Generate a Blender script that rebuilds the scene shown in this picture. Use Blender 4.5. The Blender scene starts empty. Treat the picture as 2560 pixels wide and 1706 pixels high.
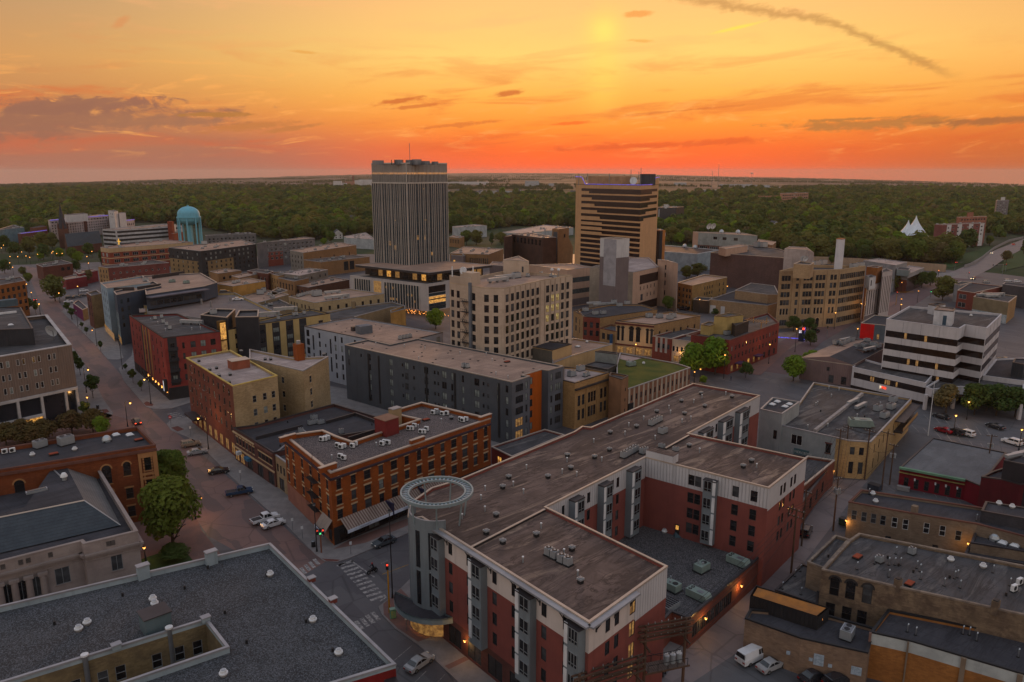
import bpy,math,random
from mathutils import Vector,Matrix
random.seed(11)
rad = math.radians
sc = bpy.context.scene
col = sc.collection
# ------------------------------------------------------------------ camera
FPX,PITCH,CAMH = 1896.0,rad(12.6),68.0      # focal length in photo pixels, tilt below the horizon, metres above the street
cam_d = bpy.data.cameras.new('camera'); cam = bpy.data.objects.new('camera',cam_d); col.objects.link(cam)
cam_d.sensor_width = 36; cam_d.lens = 36*FPX/2560; cam_d.clip_start = 1; cam_d.clip_end = 60000
cam.location = (0,0,CAMH); cam.rotation_euler = (rad(90)-PITCH,0,0); sc.camera = cam
# ------------------------------------------------------------------ exposure
sc.view_settings.view_transform = 'Standard'; sc.view_settings.look = 'None'
sc.view_settings.gamma = 1; sc.view_settings.exposure = 0.14; sc.view_settings.use_curve_mapping = False
sc.cycles.use_denoising = True; sc.cycles.max_bounces = 5; sc.cycles.diffuse_bounces = 3; sc.cycles.glossy_bounces = 2
sc.cycles.volume_bounces = 0; sc.cycles.sample_clamp_indirect = 3; sc.cycles.caustics_reflective = False
# ------------------------------------------------------------------ sky
def lin(c): return tuple(((v/255)/12.92 if v/255 <= .04045 else ((v/255+.055)/1.055)**2.4) for v in c)
world = bpy.data.worlds.new('World'); sc.world = world; world.use_nodes = True
nt = world.node_tree; nt.nodes.clear()
class NB:
    """small helper to chain shader nodes"""
    def __init__(s,nt): s.nt = nt
    def n(s,t,**k):
        o = s.nt.nodes.new(t)
        for a,v in k.items(): setattr(o,a,v)
        return o
    def put(s,sock,v):
        if isinstance(v,bpy.types.NodeSocket): s.nt.links.new(v,sock)
        else: sock.default_value = v
    def m(s,op,a,b=0.0,c=0.0,clamp=False):
        o = s.n('ShaderNodeMath',operation=op,use_clamp=clamp)
        s.put(o.inputs[0],a); s.put(o.inputs[1],b); s.put(o.inputs[2],c); return o.outputs[0]
    def ss(s,v,lo,hi,a=0.0,b=1.0):
        o = s.n('ShaderNodeMapRange',interpolation_type='SMOOTHSTEP')
        s.put(o.inputs[0],v); o.inputs[1].default_value = lo; o.inputs[2].default_value = hi
        o.inputs[3].default_value = a; o.inputs[4].default_value = b; return o.outputs[0]
    def mix(s,f,a,b,mode='MIX'):
        o = s.n('ShaderNodeMix',data_type='RGBA',blend_type=mode)
        for k,v in ((0,f),(6,a),(7,b)):
            if not isinstance(v,bpy.types.NodeSocket) and k and len(v) == 3: v = tuple(v)+(1,)
            s.put(o.inputs[k],v)
        return o.outputs[2]
    def ramp(s,f,stops,mode='LINEAR'):
        o = s.n('ShaderNodeValToRGB'); r = o.color_ramp; r.interpolation = mode
        while len(r.elements) < len(stops): r.elements.new(.5)
        for e,(p,c) in zip(r.elements,stops): e.position = p; e.color = tuple(c)+(1,) if len(c) == 3 else c
        s.put(o.inputs[0],f); return o.outputs[0]
    def noise(s,vec,scale,detail=3,rough=.55,dist=0.0):
        o = s.n('ShaderNodeTexNoise')
        if vec is not None: s.put(o.inputs['Vector'],vec)
        o.inputs['Scale'].default_value = scale; o.inputs['Detail'].default_value = detail
        o.inputs['Roughness'].default_value = rough; o.inputs['Distortion'].default_value = dist
        return o.outputs['Fac']
    def xyz(s,x,y,z=0.0):
        o = s.n('ShaderNodeCombineXYZ'); s.put(o.inputs[0],x); s.put(o.inputs[1],y); s.put(o.inputs[2],z); return o.outputs[0]
def build_sky():
    b = NB(nt)
    tc = b.n('ShaderNodeTexCoord'); sp = b.n('ShaderNodeSeparateXYZ'); nt.links.new(tc.outputs['Generated'],sp.inputs[0])
    x,y,z = sp.outputs
    deg = 180/math.pi
    el = b.m('MULTIPLY',b.m('ARCSINE',z),deg); az = b.m('MULTIPLY',b.m('ARCTAN2',x,y),deg)
    e = b.m('DIVIDE',el,30.0,clamp=True)
    S = lambda *st: [(d/30,lin(c)) for d,c in st]
    mid = b.ramp(e,S((0,(252,94,48)),(1.6,(255,110,46)),(3.2,(255,146,54)),(5.3,(255,178,78)),(8,(255,206,112)),(11,(255,196,118)),(16,(226,176,126)),(30,(180,160,164))))
    lef = b.ramp(e,S((0,(164,106,88)),(2.0,(172,112,84)),(4,(190,128,80)),(7,(206,150,92)),(11,(186,148,108)),(18,(172,148,140)),(30,(160,150,172))))
    rig = b.ramp(e,S((0,(190,98,56)),(2.0,(205,108,50)),(4,(224,140,62)),(7,(238,168,90)),(11,(222,160,100)),(18,(184,150,132)),(30,(164,152,172))))
    back = b.ramp(e,S((0,(188,158,138)),(6,(230,202,172)),(14,(226,210,190)),(30,(204,203,206))))
    da = b.m('SUBTRACT',az,6.5); ad = b.m('ABSOLUTE',da)
    side = b.mix(b.ss(da,-6,6),lef,rig)
    c = b.mix(b.ss(b.m('MULTIPLY',ad,b.ss(el,0,5,1.5,1.0)),6,42),mid,side)
    c = b.mix(b.ss(ad,40,110),c,back)
    # glow column above the set sun
    pil = b.m('MULTIPLY',b.m('POWER',2.718,b.m('MULTIPLY',b.m('POWER',b.m('DIVIDE',da,1.3),2.0),-1.0)),b.m('MULTIPLY',b.ss(el,2.5,6.5),b.ss(el,12,10)))
    c = b.mix(b.m('MULTIPLY',pil,.28),c,lin((255,228,96)))
    pil2 = b.m('MULTIPLY',b.m('POWER',2.718,b.m('MULTIPLY',b.m('POWER',b.m('DIVIDE',da,.9),2.0),-1.0)),b.ss(b.m('ABSOLUTE',b.m('SUBTRACT',el,9.6)),1.2,0))
    c = b.mix(b.m('MULTIPLY',pil2,.32),c,lin((255,246,112)))
    # streaked cloud texture, long along the horizon
    v1 = b.xyz(b.m('MULTIPLY',az,.09),b.m('MULTIPLY',b.m('ADD',el,b.m('MULTIPLY',az,-.035)),.62),3.1)
    n1 = b.noise(v1,1.0,7,.62,.6)
    v2 = b.xyz(b.m('MULTIPLY',az,.25),b.m('MULTIPLY',b.m('ADD',el,b.m('MULTIPLY',az,-.06)),1.3),8.7)
    n2 = b.noise(v2,1.0,8,.66,.9)
    v3 = b.xyz(b.m('MULTIPLY',az,.6),b.m('MULTIPLY',b.m('ADD',el,b.m('MULTIPLY',az,-.10)),1.1),1.7)
    n3 = b.noise(v3,1.0,9,.7,.6)
    low = b.m('MULTIPLY',b.ss(el,0.2,2.2),b.ss(el,10,5))
    c = b.mix(b.m('MULTIPLY',b.m('MULTIPLY',b.ss(n1,.47,.66),low),.46),c,lin((214,92,48)))
    c = b.mix(b.m('MULTIPLY',b.m('MULTIPLY',b.ss(n2,.53,.72),low),.5),c,lin((255,176,92)))
    c = b.mix(b.m('MULTIPLY',b.m('MULTIPLY',b.ss(n1,.5,.75),b.ss(el,6,12)),.4),c,lin((255,178,120)))
    def ell(a0,e0,ra,re,rot,amt,soft=.55):
        """mask of one cloud: an ellipse in azimuth and elevation frayed by the noise"""
        ca,sa = math.cos(rad(rot)),math.sin(rad(rot))
        p = b.m('SUBTRACT',az,a0); q = b.m('SUBTRACT',el,e0)
        u = b.m('DIVIDE',b.m('ADD',b.m('MULTIPLY',p,ca),b.m('MULTIPLY',q,sa)),ra)
        w = b.m('DIVIDE',b.m('ADD',b.m('MULTIPLY',p,-sa),b.m('MULTIPLY',q,ca)),re)
        d = b.m('SQRT',b.m('ADD',b.m('POWER',b.m('ABSOLUTE',u),2.0),b.m('POWER',b.m('ABSOLUTE',w),2.0)))
        d = b.m('ADD',d,b.m('ADD',b.m('MULTIPLY',b.m('SUBTRACT',n3,.5),amt*1.5),b.m('MULTIPLY',b.m('SUBTRACT',n2,.5),amt)))
        return b.ss(d,1.0,1.0-soft)
    mauve = lin((150,103,82)); tan = lin((190,120,66)); dk = lin((206,108,52)); brown = lin((176,118,62))
    for a0,e0,ra,re,rot,amt,cc,f,soft in (
            (-33,2.9,15,1.25,5,1.5,mauve,.85,.7),(-29,4.1,6.5,.62,4,1.6,mauve,.9,.5),(-24,3.3,6,.55,2,1.7,(.36,.16,.085),.8,.6),
            (-20.5,3.75,3.0,.2,2,1.3,brown,.9,.6),(-18.6,3.0,4.2,.35,6,1.7,tan,.8,.7),(-15.4,3.0,3.0,.2,9,1.4,tan,.8,.6),
            (-25,1.8,8,.5,3,1.6,lin((176,112,82)),.6,.8),(-8.2,4.9,2.3,.26,10,1.5,dk,.85,.7),(-7.5,4.5,2.6,.16,6,1.5,dk,.7,.7),(-0.3,5.5,1.3,.24,8,1.3,dk,.85,.7),
            (-4,3.3,4,.2,5,1.6,dk,.6,.7),(4.2,3.4,2.4,.18,3,1.4,lin((250,110,44)),.8,.8),(12,4.2,6,.14,4,1.4,dk,.55,.8),
            (25,3.05,7.5,.5,1,1.7,brown,.8,.7),(23,3.4,4,.16,1,1.4,brown,.8,.6),(31.5,3.1,4.5,.26,2,1.5,lin((168,104,60)),.85,.7),
            (11.5,1.9,10,.32,2,1.7,lin((222,92,44)),.7,.8),(8.8,10.6,1.4,.26,2,1.2,lin((238,150,72)),.7,.6),
            (8.9,8.9,1.0,.15,-3,1.3,lin((236,170,84)),.7,.6),(-14.6,8.0,1.2,.13,-3,1.0,lin((226,158,76)),.7,.7),(-25.8,9.2,.9,.3,35,1.0,lin((214,140,86)),.6,.7),(-32,4.9,.4,.22,40,.8,lin((206,128,76)),.7,.7)):
        c = b.mix(b.m('MULTIPLY',ell(a0,e0,ra,re,rot,amt,soft),f),c,cc)
    # the long dark plume sweeping down to the right
    pts = [(5,12.3),(9,11.9),(13.2,11.3),(17.2,10.5),(20.6,9.8),(23.5,8.6),(26,7.3),(29,5.9)]
    cur = b.n('ShaderNodeFloatCurve'); cv = cur.mapping.curves[0]
    while len(cv.points) < len(pts): cv.points.new(.5,.5)
    for p,(a,q) in zip(cv.points,pts): p.location = ((a-5)/24,q/13)
    cur.mapping.update()
    b.put(cur.inputs['Value'],b.m('DIVIDE',b.m('SUBTRACT',az,5.0),24.0,clamp=True))
    dv = b.m('SUBTRACT',el,b.m('MULTIPLY',cur.outputs[0],13.0))
    dn = b.m('ADD',dv,b.m('ADD',b.m('MULTIPLY',b.m('SUBTRACT',n3,.5),1.3),b.m('MULTIPLY',b.m('SUBTRACT',n2,.5),.9)))
    plume = b.m('MULTIPLY',b.ss(b.m('ABSOLUTE',dn),.5,.0),b.m('MULTIPLY',b.ss(az,4,15),b.ss(az,30,27)))
    c = b.mix(b.m('MULTIPLY',plume,.55),c,lin((168,116,66)))
    flare = b.m('MULTIPLY',b.ss(b.m('ABSOLUTE',b.m('SUBTRACT',dv,-1.2)),.3,.0),b.m('MULTIPLY',b.ss(az,14,17),b.ss(az,21,18)))
    # pale bright wisp under the plume
    fl = ell(15.6,9.5,3.0,.17,10,1.0,.9)
    c = b.mix(b.m('MULTIPLY',fl,.75),c,lin((255,222,84)))
    # the dome overhead and below the horizon
    c = b.mix(b.ss(el,20,60),c,lin((178,188,202)))
    c = b.mix(b.ss(el,-1.8,-4),c,lin((70,58,62)))
    bg = b.n('ShaderNodeBackground'); nt.links.new(c,bg.inputs[0]); bg.inputs[1].default_value = 1.0
    out = b.n('ShaderNodeOutputWorld'); nt.links.new(bg.outputs[0],out.inputs[0])
build_sky()
world.cycles.sampling_method = 'MANUAL'; world.cycles.sample_map_resolution = 1024
# the afterglow of the sun, a hair above the horizon straight ahead
sd = bpy.data.lights.new('sun','SUN'); sd.energy = 1.2; sd.color = (1,.46,.16); sd.angle = rad(8.0)
sun = bpy.data.objects.new('sun',sd); col.objects.link(sun)
_sa,_se = rad(6.5),rad(4.5)
sun.rotation_euler = Vector((math.sin(_sa)*math.cos(_se),math.cos(_sa)*math.cos(_se),math.sin(_se))).to_track_quat('Z','Y').to_euler()
# ------------------------------------------------------------------ survey: a photo point on a level surface -> metres
def t(c,r,x,y): return (c*640+x/3.6475,(380,720,1050,1276)[r]+y/3.6475)
def ray(p):
    x = (p[0]-1280)/FPX; y = -(p[1]-853)/FPX
    return Vector((x,math.cos(PITCH)+y*math.sin(PITCH),-math.sin(PITCH)+y*math.cos(PITCH)))
def P(p,z=0.0):
    if len(p) == 3: return Vector((p[0],p[1]))            # already metres
    d = ray(p); s = (z-CAMH)/d.z; return Vector((d.x*s,d.y*s))
def V(px,Y,z=0.0):
    """point seen in column px at forward distance Y, height z"""
    f = Y*math.cos(PITCH)-(z-CAMH)*math.sin(PITCH)
    return ((px-1280)/FPX*f,Y,0)
# ------------------------------------------------------------------ materials
_M = {}
def _new(name):
    m = bpy.data.materials.new(name); m.use_nodes = True
    b = NB(m.node_tree); bs = m.node_tree.nodes['Principled BSDF']; return m,b,bs
def sat(c,k=1.3):
    g = .3*c[0]+.55*c[1]+.15*c[2]; return tuple(min(.85,max(.004,(g+(v-g)*k)*1.04)) for v in c)
def mat(name,c,c2=None,rough=.85,scale=.25,kind='noise',metal=0.0,spec=.3,detail=5,fine=0.0,fs=6.0,emit=None,es=1.0,alpha=None,bump=0.0):
    """plain surface whose own colour wanders between c and c2"""
    if name in _M: return _M[name]
    c2 = c2 or tuple(v*.72 for v in c); m,b,bs = _new(name)
    if kind in ('brick','block','noise') and metal == 0: c,c2 = sat(c),sat(c2)
    tc = b.n('ShaderNodeTexCoord'); ob = tc.outputs['Object']
    n = b.noise(ob,scale,detail,.62,.3)
    f = b.ss(n,.33,.67)
    cc = b.mix(f,c,c2)
    if fine:
        g = b.noise(ob,fs,2,.7); cc = b.mix(b.m('MULTIPLY',b.ss(g,.3,.7),fine),cc,tuple(v*.35 for v in c))
    if kind == 'brick' or kind == 'block':
        uv = tc.outputs['UV']; br = b.n('ShaderNodeTexBrick')
        b.put(br.inputs['Vector'],uv); br.inputs['Scale'].default_value = 1.0
        br.inputs['Brick Width'].default_value = .56 if kind == 'brick' else 1.5; br.inputs['Row Height'].default_value = .2 if kind == 'brick' else .6
        br.inputs['Mortar Size'].default_value = .012; br.inputs['Color1'].default_value = (1,1,1,1); br.inputs['Color2'].default_value = (.62,.6,.58,1) if kind == 'brick' else (.86,.85,.84,1); br.inputs['Mortar'].default_value = (.8,.8,.8,1)
        cc = b.mix(.75,cc,b.mix(1.0,cc,br.outputs['Color'],'MULTIPLY'))
        st = b.noise(b.xyz(b.m('MULTIPLY',b.n('ShaderNodeSeparateXYZ').outputs[0],1),0),1) if False else b.noise(ob,.09,4,.6)
        cc = b.mix(b.m('MULTIPLY',b.ss(st,.45,.75),.45),cc,tuple(v*.5 for v in c))
    if kind in ('brick','block','ribs','noise') and metal == 0 and not fine:
        mv = b.n('ShaderNodeMapping'); mv.inputs['Scale'].default_value = (.8,.8,.07); b.put(mv.inputs[0],ob); ws = b.noise(mv.outputs[0],1,6,.7)
        cc = b.mix(b.m('MULTIPLY',b.ss(ws,.48,.72),.38),cc,tuple(v*.45 for v in c))
    if kind == 'ribs':
        sx = b.n('ShaderNodeSeparateXYZ'); b.put(sx.inputs[0],tc.outputs['UV'])
        w = b.m('PINGPONG',sx.outputs[0],.3); r = b.ss(w,.02,.09)
        bp = b.n('ShaderNodeBump'); bp.inputs['Strength'].default_value = 1.0; bp.inputs['Distance'].default_value = .12; b.put(bp.inputs['Height'],r)
        m.node_tree.links.new(bp.outputs[0],bs.inputs['Normal'])
    if kind == 'slate':
        sx = b.n('ShaderNodeSeparateXYZ'); b.put(sx.inputs[0],ob)
        w = b.m('PINGPONG',sx.outputs[2],.14)
        cc = b.mix(b.m('MULTIPLY',b.ss(w,.0,.06,1,0),.5),cc,tuple(v*.4 for v in c))
    if bump:
        bp = b.n('ShaderNodeBump'); bp.inputs['Strength'].default_value = .6; bp.inputs['Distance'].default_value = bump
        b.put(bp.inputs['Height'],b.noise(ob,fs,3,.7)); m.node_tree.links.new(bp.outputs[0],bs.inputs['Normal'])
    b.put(bs.inputs['Base Color'],cc)
    bs.inputs['Roughness'].default_value = rough; bs.inputs['Metallic'].default_value = metal; bs.inputs['Specular IOR Level'].default_value = spec
    if emit: bs.inputs['Emission Color'].default_value = tuple(emit)+(1,); bs.inputs['Emission Strength'].default_value = es
    _M[name] = m; return m
def roofmat(name,c,c2,seam=3.0,stain=.5,pale=None):
    """flat membrane roof: seams, dried puddles, foot-worn dust tracks"""
    if name in _M: return _M[name]
    m,b,bs = _new(name); tc = b.n('ShaderNodeTexCoord'); ob = tc.outputs['Object']
    mp = b.n('ShaderNodeMapping',vector_type='TEXTURE'); mp.inputs['Rotation'].default_value = (0,0,rad(48)); b.put(mp.inputs[0],ob); rot = mp.outputs[0]
    n1 = b.noise(ob,.06,5,.6,.8); n2 = b.noise(rot,.35,6,.65,1.2); n3 = b.noise(ob,4,3,.7)
    cc = b.mix(b.ss(n1,.42,.58),c,c2)
    mp2 = b.n('ShaderNodeMapping',vector_type='TEXTURE'); mp2.inputs['Rotation'].default_value = (0,0,rad(48)); mp2.inputs['Scale'].default_value = (22,3.6,1); b.put(mp2.inputs[0],ob)
    n4 = b.noise(mp2.outputs[0],1,6,.6,.9)
    mp3 = b.n('ShaderNodeMapping',vector_type='TEXTURE'); mp3.inputs['Rotation'].default_value = (0,0,rad(41)); mp3.inputs['Scale'].default_value = (17,2.6,1); mp3.inputs['Location'].default_value = (7,3,0); b.put(mp3.inputs[0],ob); n5 = b.noise(mp3.outputs[0],1,7,.66,1.4)
    cc = b.mix(b.m('MULTIPLY',b.ss(n4,.47,.6),stain*.75),cc,tuple(v*.34 for v in c))
    if pale: cc = b.mix(b.m('MULTIPLY',b.ss(n5,.53,.64),.8),cc,pale)
    rdg = b.m('ABSOLUTE',b.m('SUBTRACT',n5,.5)); cc = b.mix(b.m('MULTIPLY',b.ss(rdg,.03,.0),stain),cc,tuple(v*.25 for v in c))
    rd2 = b.m('ABSOLUTE',b.m('SUBTRACT',n4,.47)); cc = b.mix(b.m('MULTIPLY',b.m('MULTIPLY',b.ss(rd2,.035,.0),b.ss(n1,.4,.6)),stain*.9),cc,tuple(v*.28 for v in c))
    cc = b.mix(b.m('MULTIPLY',b.ss(n2,.5,.75),stain*.6),cc,tuple(v*.5 for v in c2))
    sx = b.n('ShaderNodeSeparateXYZ'); b.put(sx.inputs[0],rot)
    vp = b.n('ShaderNodeTexVoronoi'); vp.distance = 'CHEBYCHEV'; b.put(vp.inputs['Vector'],rot); vp.inputs['Scale'].default_value = .28; gp = b.n('ShaderNodeSeparateColor'); b.put(gp.inputs[0],vp.outputs['Color'])
    cc = b.mix(b.ss(gp.outputs[0],.1,.9,0,.4),cc,tuple(v*.55 for v in c))
    if seam:
        w = b.ss(b.m('PINGPONG',sx.outputs[0],seam/2),.0,.13,1,0)
        w2 = b.ss(b.m('PINGPONG',b.m('ADD',sx.outputs[1],b.m('MULTIPLY',b.noise(ob,.1,1),2)),seam*2),.0,.13,1,0)
        cc = b.mix(b.m('MULTIPLY',b.m('MAXIMUM',w,w2),.45),cc,tuple(v*.4 for v in c))
    cc = b.mix(b.m('MULTIPLY',b.ss(n3,.3,.7),.25),cc,tuple(v*.5 for v in c))
    b.put(bs.inputs['Base Color'],cc); bs.inputs['Roughness'].default_value = .75; bs.inputs['Specular IOR Level'].default_value = .16
    bp = b.n('ShaderNodeBump'); bp.inputs['Strength'].default_value = .3; bp.inputs['Distance'].default_value = .06; b.put(bp.inputs['Height'],b.noise(ob,1.5,4)); m.node_tree.links.new(bp.outputs[0],bs.inputs['Normal'])
    _M[name] = m; return m
def gravelmat(name,c,c2):
    if name in _M: return _M[name]
    m,b,bs = _new(name); ob = b.n('ShaderNodeTexCoord').outputs['Object']
    vo = b.n('ShaderNodeTexVoronoi'); b.put(vo.inputs['Vector'],ob); vo.inputs['Scale'].default_value = 9.0
    g = b.n('ShaderNodeSeparateColor'); b.put(g.inputs[0],vo.outputs['Color'])
    cc = b.mix(b.ss(b.noise(ob,.12,6,.65,.8),.42,.58),c,c2)
    cc = b.mix(b.ss(g.outputs[0],.45,.95),cc,tuple(min(1,v*2.1) for v in c)); cc = b.mix(b.ss(g.outputs[1],.55,.9),cc,tuple(v*.25 for v in c))
    b.put(bs.inputs['Base Color'],cc); bs.inputs['Roughness'].default_value = .9
    bp = b.n('ShaderNodeBump'); bp.inputs['Strength'].default_value = .7; bp.inputs['Distance'].default_value = .08; b.put(bp.inputs['Height'],g.outputs[2]); m.node_tree.links.new(bp.outputs[0],bs.inputs['Normal'])
    _M[name] = m; return m
def streetmat(name,c,c2,patch):
    if name in _M: return _M[name]
    m,b,bs = _new(name); ob = b.n('ShaderNodeTexCoord').outputs['Object']
    n1 = b.noise(ob,.07,5,.6,.6); n2 = b.noise(ob,.5,6,.65)
    cc = b.mix(b.ss(n1,.3,.7),c,c2)
    cc = b.mix(b.m('MULTIPLY',b.ss(n2,.45,.8),.5),cc,tuple(v*.55 for v in c))
    mp = b.n('ShaderNodeMapping',vector_type='TEXTURE'); mp.inputs['Rotation'].default_value = (0,0,rad(128)); mp.inputs['Scale'].default_value = (14,4,1); b.put(mp.inputs[0],ob)
    vo = b.n('ShaderNodeTexVoronoi'); b.put(vo.inputs['Vector'],mp.outputs[0]); vo.distance = 'CHEBYCHEV'; vo.inputs['Scale'].default_value = 1.6
    g = b.n('ShaderNodeSeparateColor'); b.put(g.inputs[0],vo.outputs['Color'])
    cc = b.mix(b.m('MULTIPLY',b.ss(g.outputs[0],.72,.8),.55),cc,patch)
    v2 = b.n('ShaderNodeTexVoronoi'); v2.feature = 'DISTANCE_TO_EDGE'; b.put(v2.inputs['Vector'],b.mix(.35,ob,b.n('ShaderNodeTexNoise').outputs['Color'])) ; v2.inputs['Scale'].default_value = .16
    cc = b.mix(b.m('MULTIPLY',b.ss(v2.outputs['Distance'],.02,.0),.55),cc,tuple(v*.3 for v in c))
    b.put(bs.inputs['Base Color'],cc); bs.inputs['Roughness'].default_value = .6; bs.inputs['Specular IOR Level'].default_value = .45
    _M[name] = m; return m
def glassmat(name,c,rough=.12,spec=.6):
    if name in _M: return _M[name]
    m,b,bs = _new(name); ob = b.n('ShaderNodeTexCoord').outputs['Object']
    info = b.n('ShaderNodeObjectInfo')
    cc = b.mix(b.ss(b.noise(ob,.8,2),.3,.7),c,tuple(v*.5 for v in c))
    cc = b.mix(b.m('MULTIPLY',info.outputs['Random'],.5),cc,tuple(v*.3 for v in c))
    b.put(bs.inputs['Base Color'],cc); bs.inputs['Roughness'].default_value = rough; bs.inputs['Specular IOR Level'].default_value = spec
    _M[name] = m; return m
def glowmat(name,c,s,base=(.3,.2,.1)):
    if name in _M: return _M[name]
    m,b,bs = _new(name); ob = b.n('ShaderNodeTexCoord').outputs['Object']
    f = b.noise(ob,1.3,3,.6)
    b.put(bs.inputs['Emission Color'],b.mix(b.ss(b.m('ADD',b.m('MULTIPLY',f,.6),b.m('MULTIPLY',b.noise(ob,4.5,2),.4)),.38,.62),c,(c[0]*.16,c[1]*.1,c[2]*.08)))
    bs.inputs['Base Color'].default_value = tuple(base)+(1,); bs.inputs['Emission Strength'].default_value = s; bs.inputs['Roughness'].default_value = .2
    _M[name] = m; return m
L3 = lambda r,g,b_: lin((r,g,b_))
G_DARK = glassmat('window_glass_dark',(.022,.022,.026)); G_PALE = glassmat('window_blind_pale',(.26,.30,.29),.35); G_BROWN = glassmat('bronze_glass',(.022,.013,.012),.15)
G_TEAL = glassmat('blue_glass',(.05,.075,.085),.08,.8); G_GREY = glassmat('window_grey',(.075,.08,.09),.25)
G_LIT = glowmat('window_lit',(1,.48,.09),.75); G_LIT2 = glowmat('window_lit_soft',(1,.5,.12),.22); G_LIT3 = glowmat('window_lit_pale',(.9,.72,.25),.36)
BLACK = mat('black_metal',(.018,.018,.02),rough=.5); GREYM = mat('grey_metal',(.22,.23,.25),(.15,.16,.18),rough=.42,metal=.5); WHITEM = mat('white_paint_metal',(.62,.63,.64),(.5,.5,.52),rough=.45)
PALEM = mat('galvanised',(.42,.45,.48),(.3,.33,.36),rough=.38,metal=.6); COPW = mat('pale_coping',(.50,.41,.34),(.4,.33,.28),rough=.5,metal=.5); COPD = mat('dark_coping',(.05,.045,.05),rough=.4,metal=.3)
COPG = mat('grey_coping',(.34,.34,.36),(.24,.24,.26),rough=.4,metal=.4); FRW = mat('frame_white',(.6,.6,.6),rough=.5); FRD = mat('frame_dark',(.03,.028,.03),rough=.5); FRG = mat('frame_grey',(.2,.21,.22),rough=.5)
STONE = mat('sandstone_trim',(.46,.36,.27),(.36,.28,.21),rough=.8); CONC = mat('concrete',(.24,.23,.23),(.17,.165,.165),scale=.4,fine=.2)
GRN = mat('equipment_green',(.20,.24,.22),(.15,.18,.17),rough=.5); TYRE = mat('tyre_rubber',(.015,.015,.016),rough=.8); WOODP = mat('weathered_pole',(.09,.055,.04),(.05,.035,.028),rough=.9)
# ------------------------------------------------------------------ mesh builder
class MB:
    def __init__(s): s.v = []; s.f = []; s.mi = []; s.uv = []; s.mats = []
    def _m(s,m):
        if m not in s.mats: s.mats.append(m)
        return s.mats.index(m)
    def face(s,pts,m,uv=None):
        i = len(s.v); s.v += [tuple(p) for p in pts]; s.f.append(tuple(range(i,i+len(pts)))); s.mi.append(s._m(m))
        s.uv += uv if uv else [(0,0)]*len(pts)
    def hexa(s,a,m):
        """8 corners: bottom ring of four, then top ring"""
        for q in ((0,3,2,1),(4,5,6,7),(0,1,5,4),(1,2,6,5),(2,3,7,6),(3,0,4,7)): s.face([a[k] for k in q],m)
    def box(s,c,d,m,rz=0.0,top=None):
        """box centred at c (x,y) standing on c.z, size d; top = scale of the upper face"""
        ca,sa = math.cos(rz),math.sin(rz); k = top or (1,1); r = []
        for z,(kx,ky) in ((0,(1,1)),(d[2],k)):
            for sx,sy in ((-1,-1),(1,-1),(1,1),(-1,1)):
                x,y = sx*d[0]/2*kx,sy*d[1]/2*ky; r.append((c[0]+x*ca-y*sa,c[1]+x*sa+y*ca,c[2]+z))
        s.hexa(r,m)
    def cyl(s,c,r,h,m,n=10,r2=None,cap=True):
        r2 = r if r2 is None else r2
        A = [(c[0]+r*math.cos(6.2832*i/n),c[1]+r*math.sin(6.2832*i/n),c[2]) for i in range(n)]
        B = [(c[0]+r2*math.cos(6.2832*i/n),c[1]+r2*math.sin(6.2832*i/n),c[2]+h) for i in range(n)]
        for i in range(n): s.face([A[i],A[(i+1) % n],B[(i+1) % n],B[i]],m)
        if cap: s.face(B,m); s.face(A[::-1],m)
    def tube(s,a,b,r,m,n=6,r2=None):
        a,b = Vector(a),Vector(b); d = (b-a).normalized(); u = d.orthogonal().normalized(); w = d.cross(u); r2 = r if r2 is None else r2
        A = [a+(u*math.cos(6.2832*i/n)+w*math.sin(6.2832*i/n))*r for i in range(n)]
        B = [b+(u*math.cos(6.2832*i/n)+w*math.sin(6.2832*i/n))*r2 for i in range(n)]
        for i in range(n): s.face([A[i],A[(i+1) % n],B[(i+1) % n],B[i]],m)
        s.face(B,m); s.face(A[::-1],m)
    def lathe(s,prof,m,c=(0,0,0),n=20):
        R_ = [[(c[0]+r*math.cos(6.2832*i/n),c[1]+r*math.sin(6.2832*i/n),c[2]+z) for i in range(n)] for r,z in prof]
        for A,B in zip(R_,R_[1:]):
            for i in range(n): s.face([A[i],A[(i+1) % n],B[(i+1) % n],B[i]],m)
    def mesh(s,name,o=(0,0,0),smooth=False):
        me = bpy.data.meshes.new(name)
        me.from_pydata([(x-o[0],y-o[1],z-o[2]) for x,y,z in s.v],[],s.f)
        for m in s.mats: me.materials.append(m)
        me.polygons.foreach_set('material_index',s.mi)
        ul = me.uv_layers.new(name='uv'); ul.data.foreach_set('uv',[q for p in s.uv for q in p])
        if smooth: me.polygons.foreach_set('use_smooth',[True]*len(s.f))
        me.update(); return me
    def obj(s,name,parent=None,o=None,smooth=False):
        if o is None: o = parent.matrix_basis.translation if parent else (0,0,0)
        ob = bpy.data.objects.new(name,s.mesh(name,o,smooth)); col.objects.link(ob)
        if parent: ob.parent = parent
        else: ob.location = o
        return ob
def tag(o,label,cat,group=None,kind=None):
    o['label'] = label; o['category'] = cat
    if group: o['group'] = group
    if kind: o['kind'] = kind
    return o
def empty(name,loc,label,cat,group=None,rz=0.0):
    o = bpy.data.objects.new(name,None); col.objects.link(o); o.location = loc; o.rotation_euler = (0,0,rz); o.empty_display_size = .5
    return tag(o,label,cat,group)
def inst(name,me,parent,loc=(0,0,0),rz=0.0,label=None):
    o = bpy.data.objects.new(name,me); col.objects.link(o); o.parent = parent; o.location = loc; o.rotation_euler = (0,0,rz)
    if label: o['label'] = label
    return o
def copy_tree(o,parent=None):
    c = o.copy(); col.objects.link(c); c.parent = parent
    for ch in o.children: copy_tree(ch,c)
    return c
def struct(o): o['kind'] = 'structure'; return o
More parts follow.
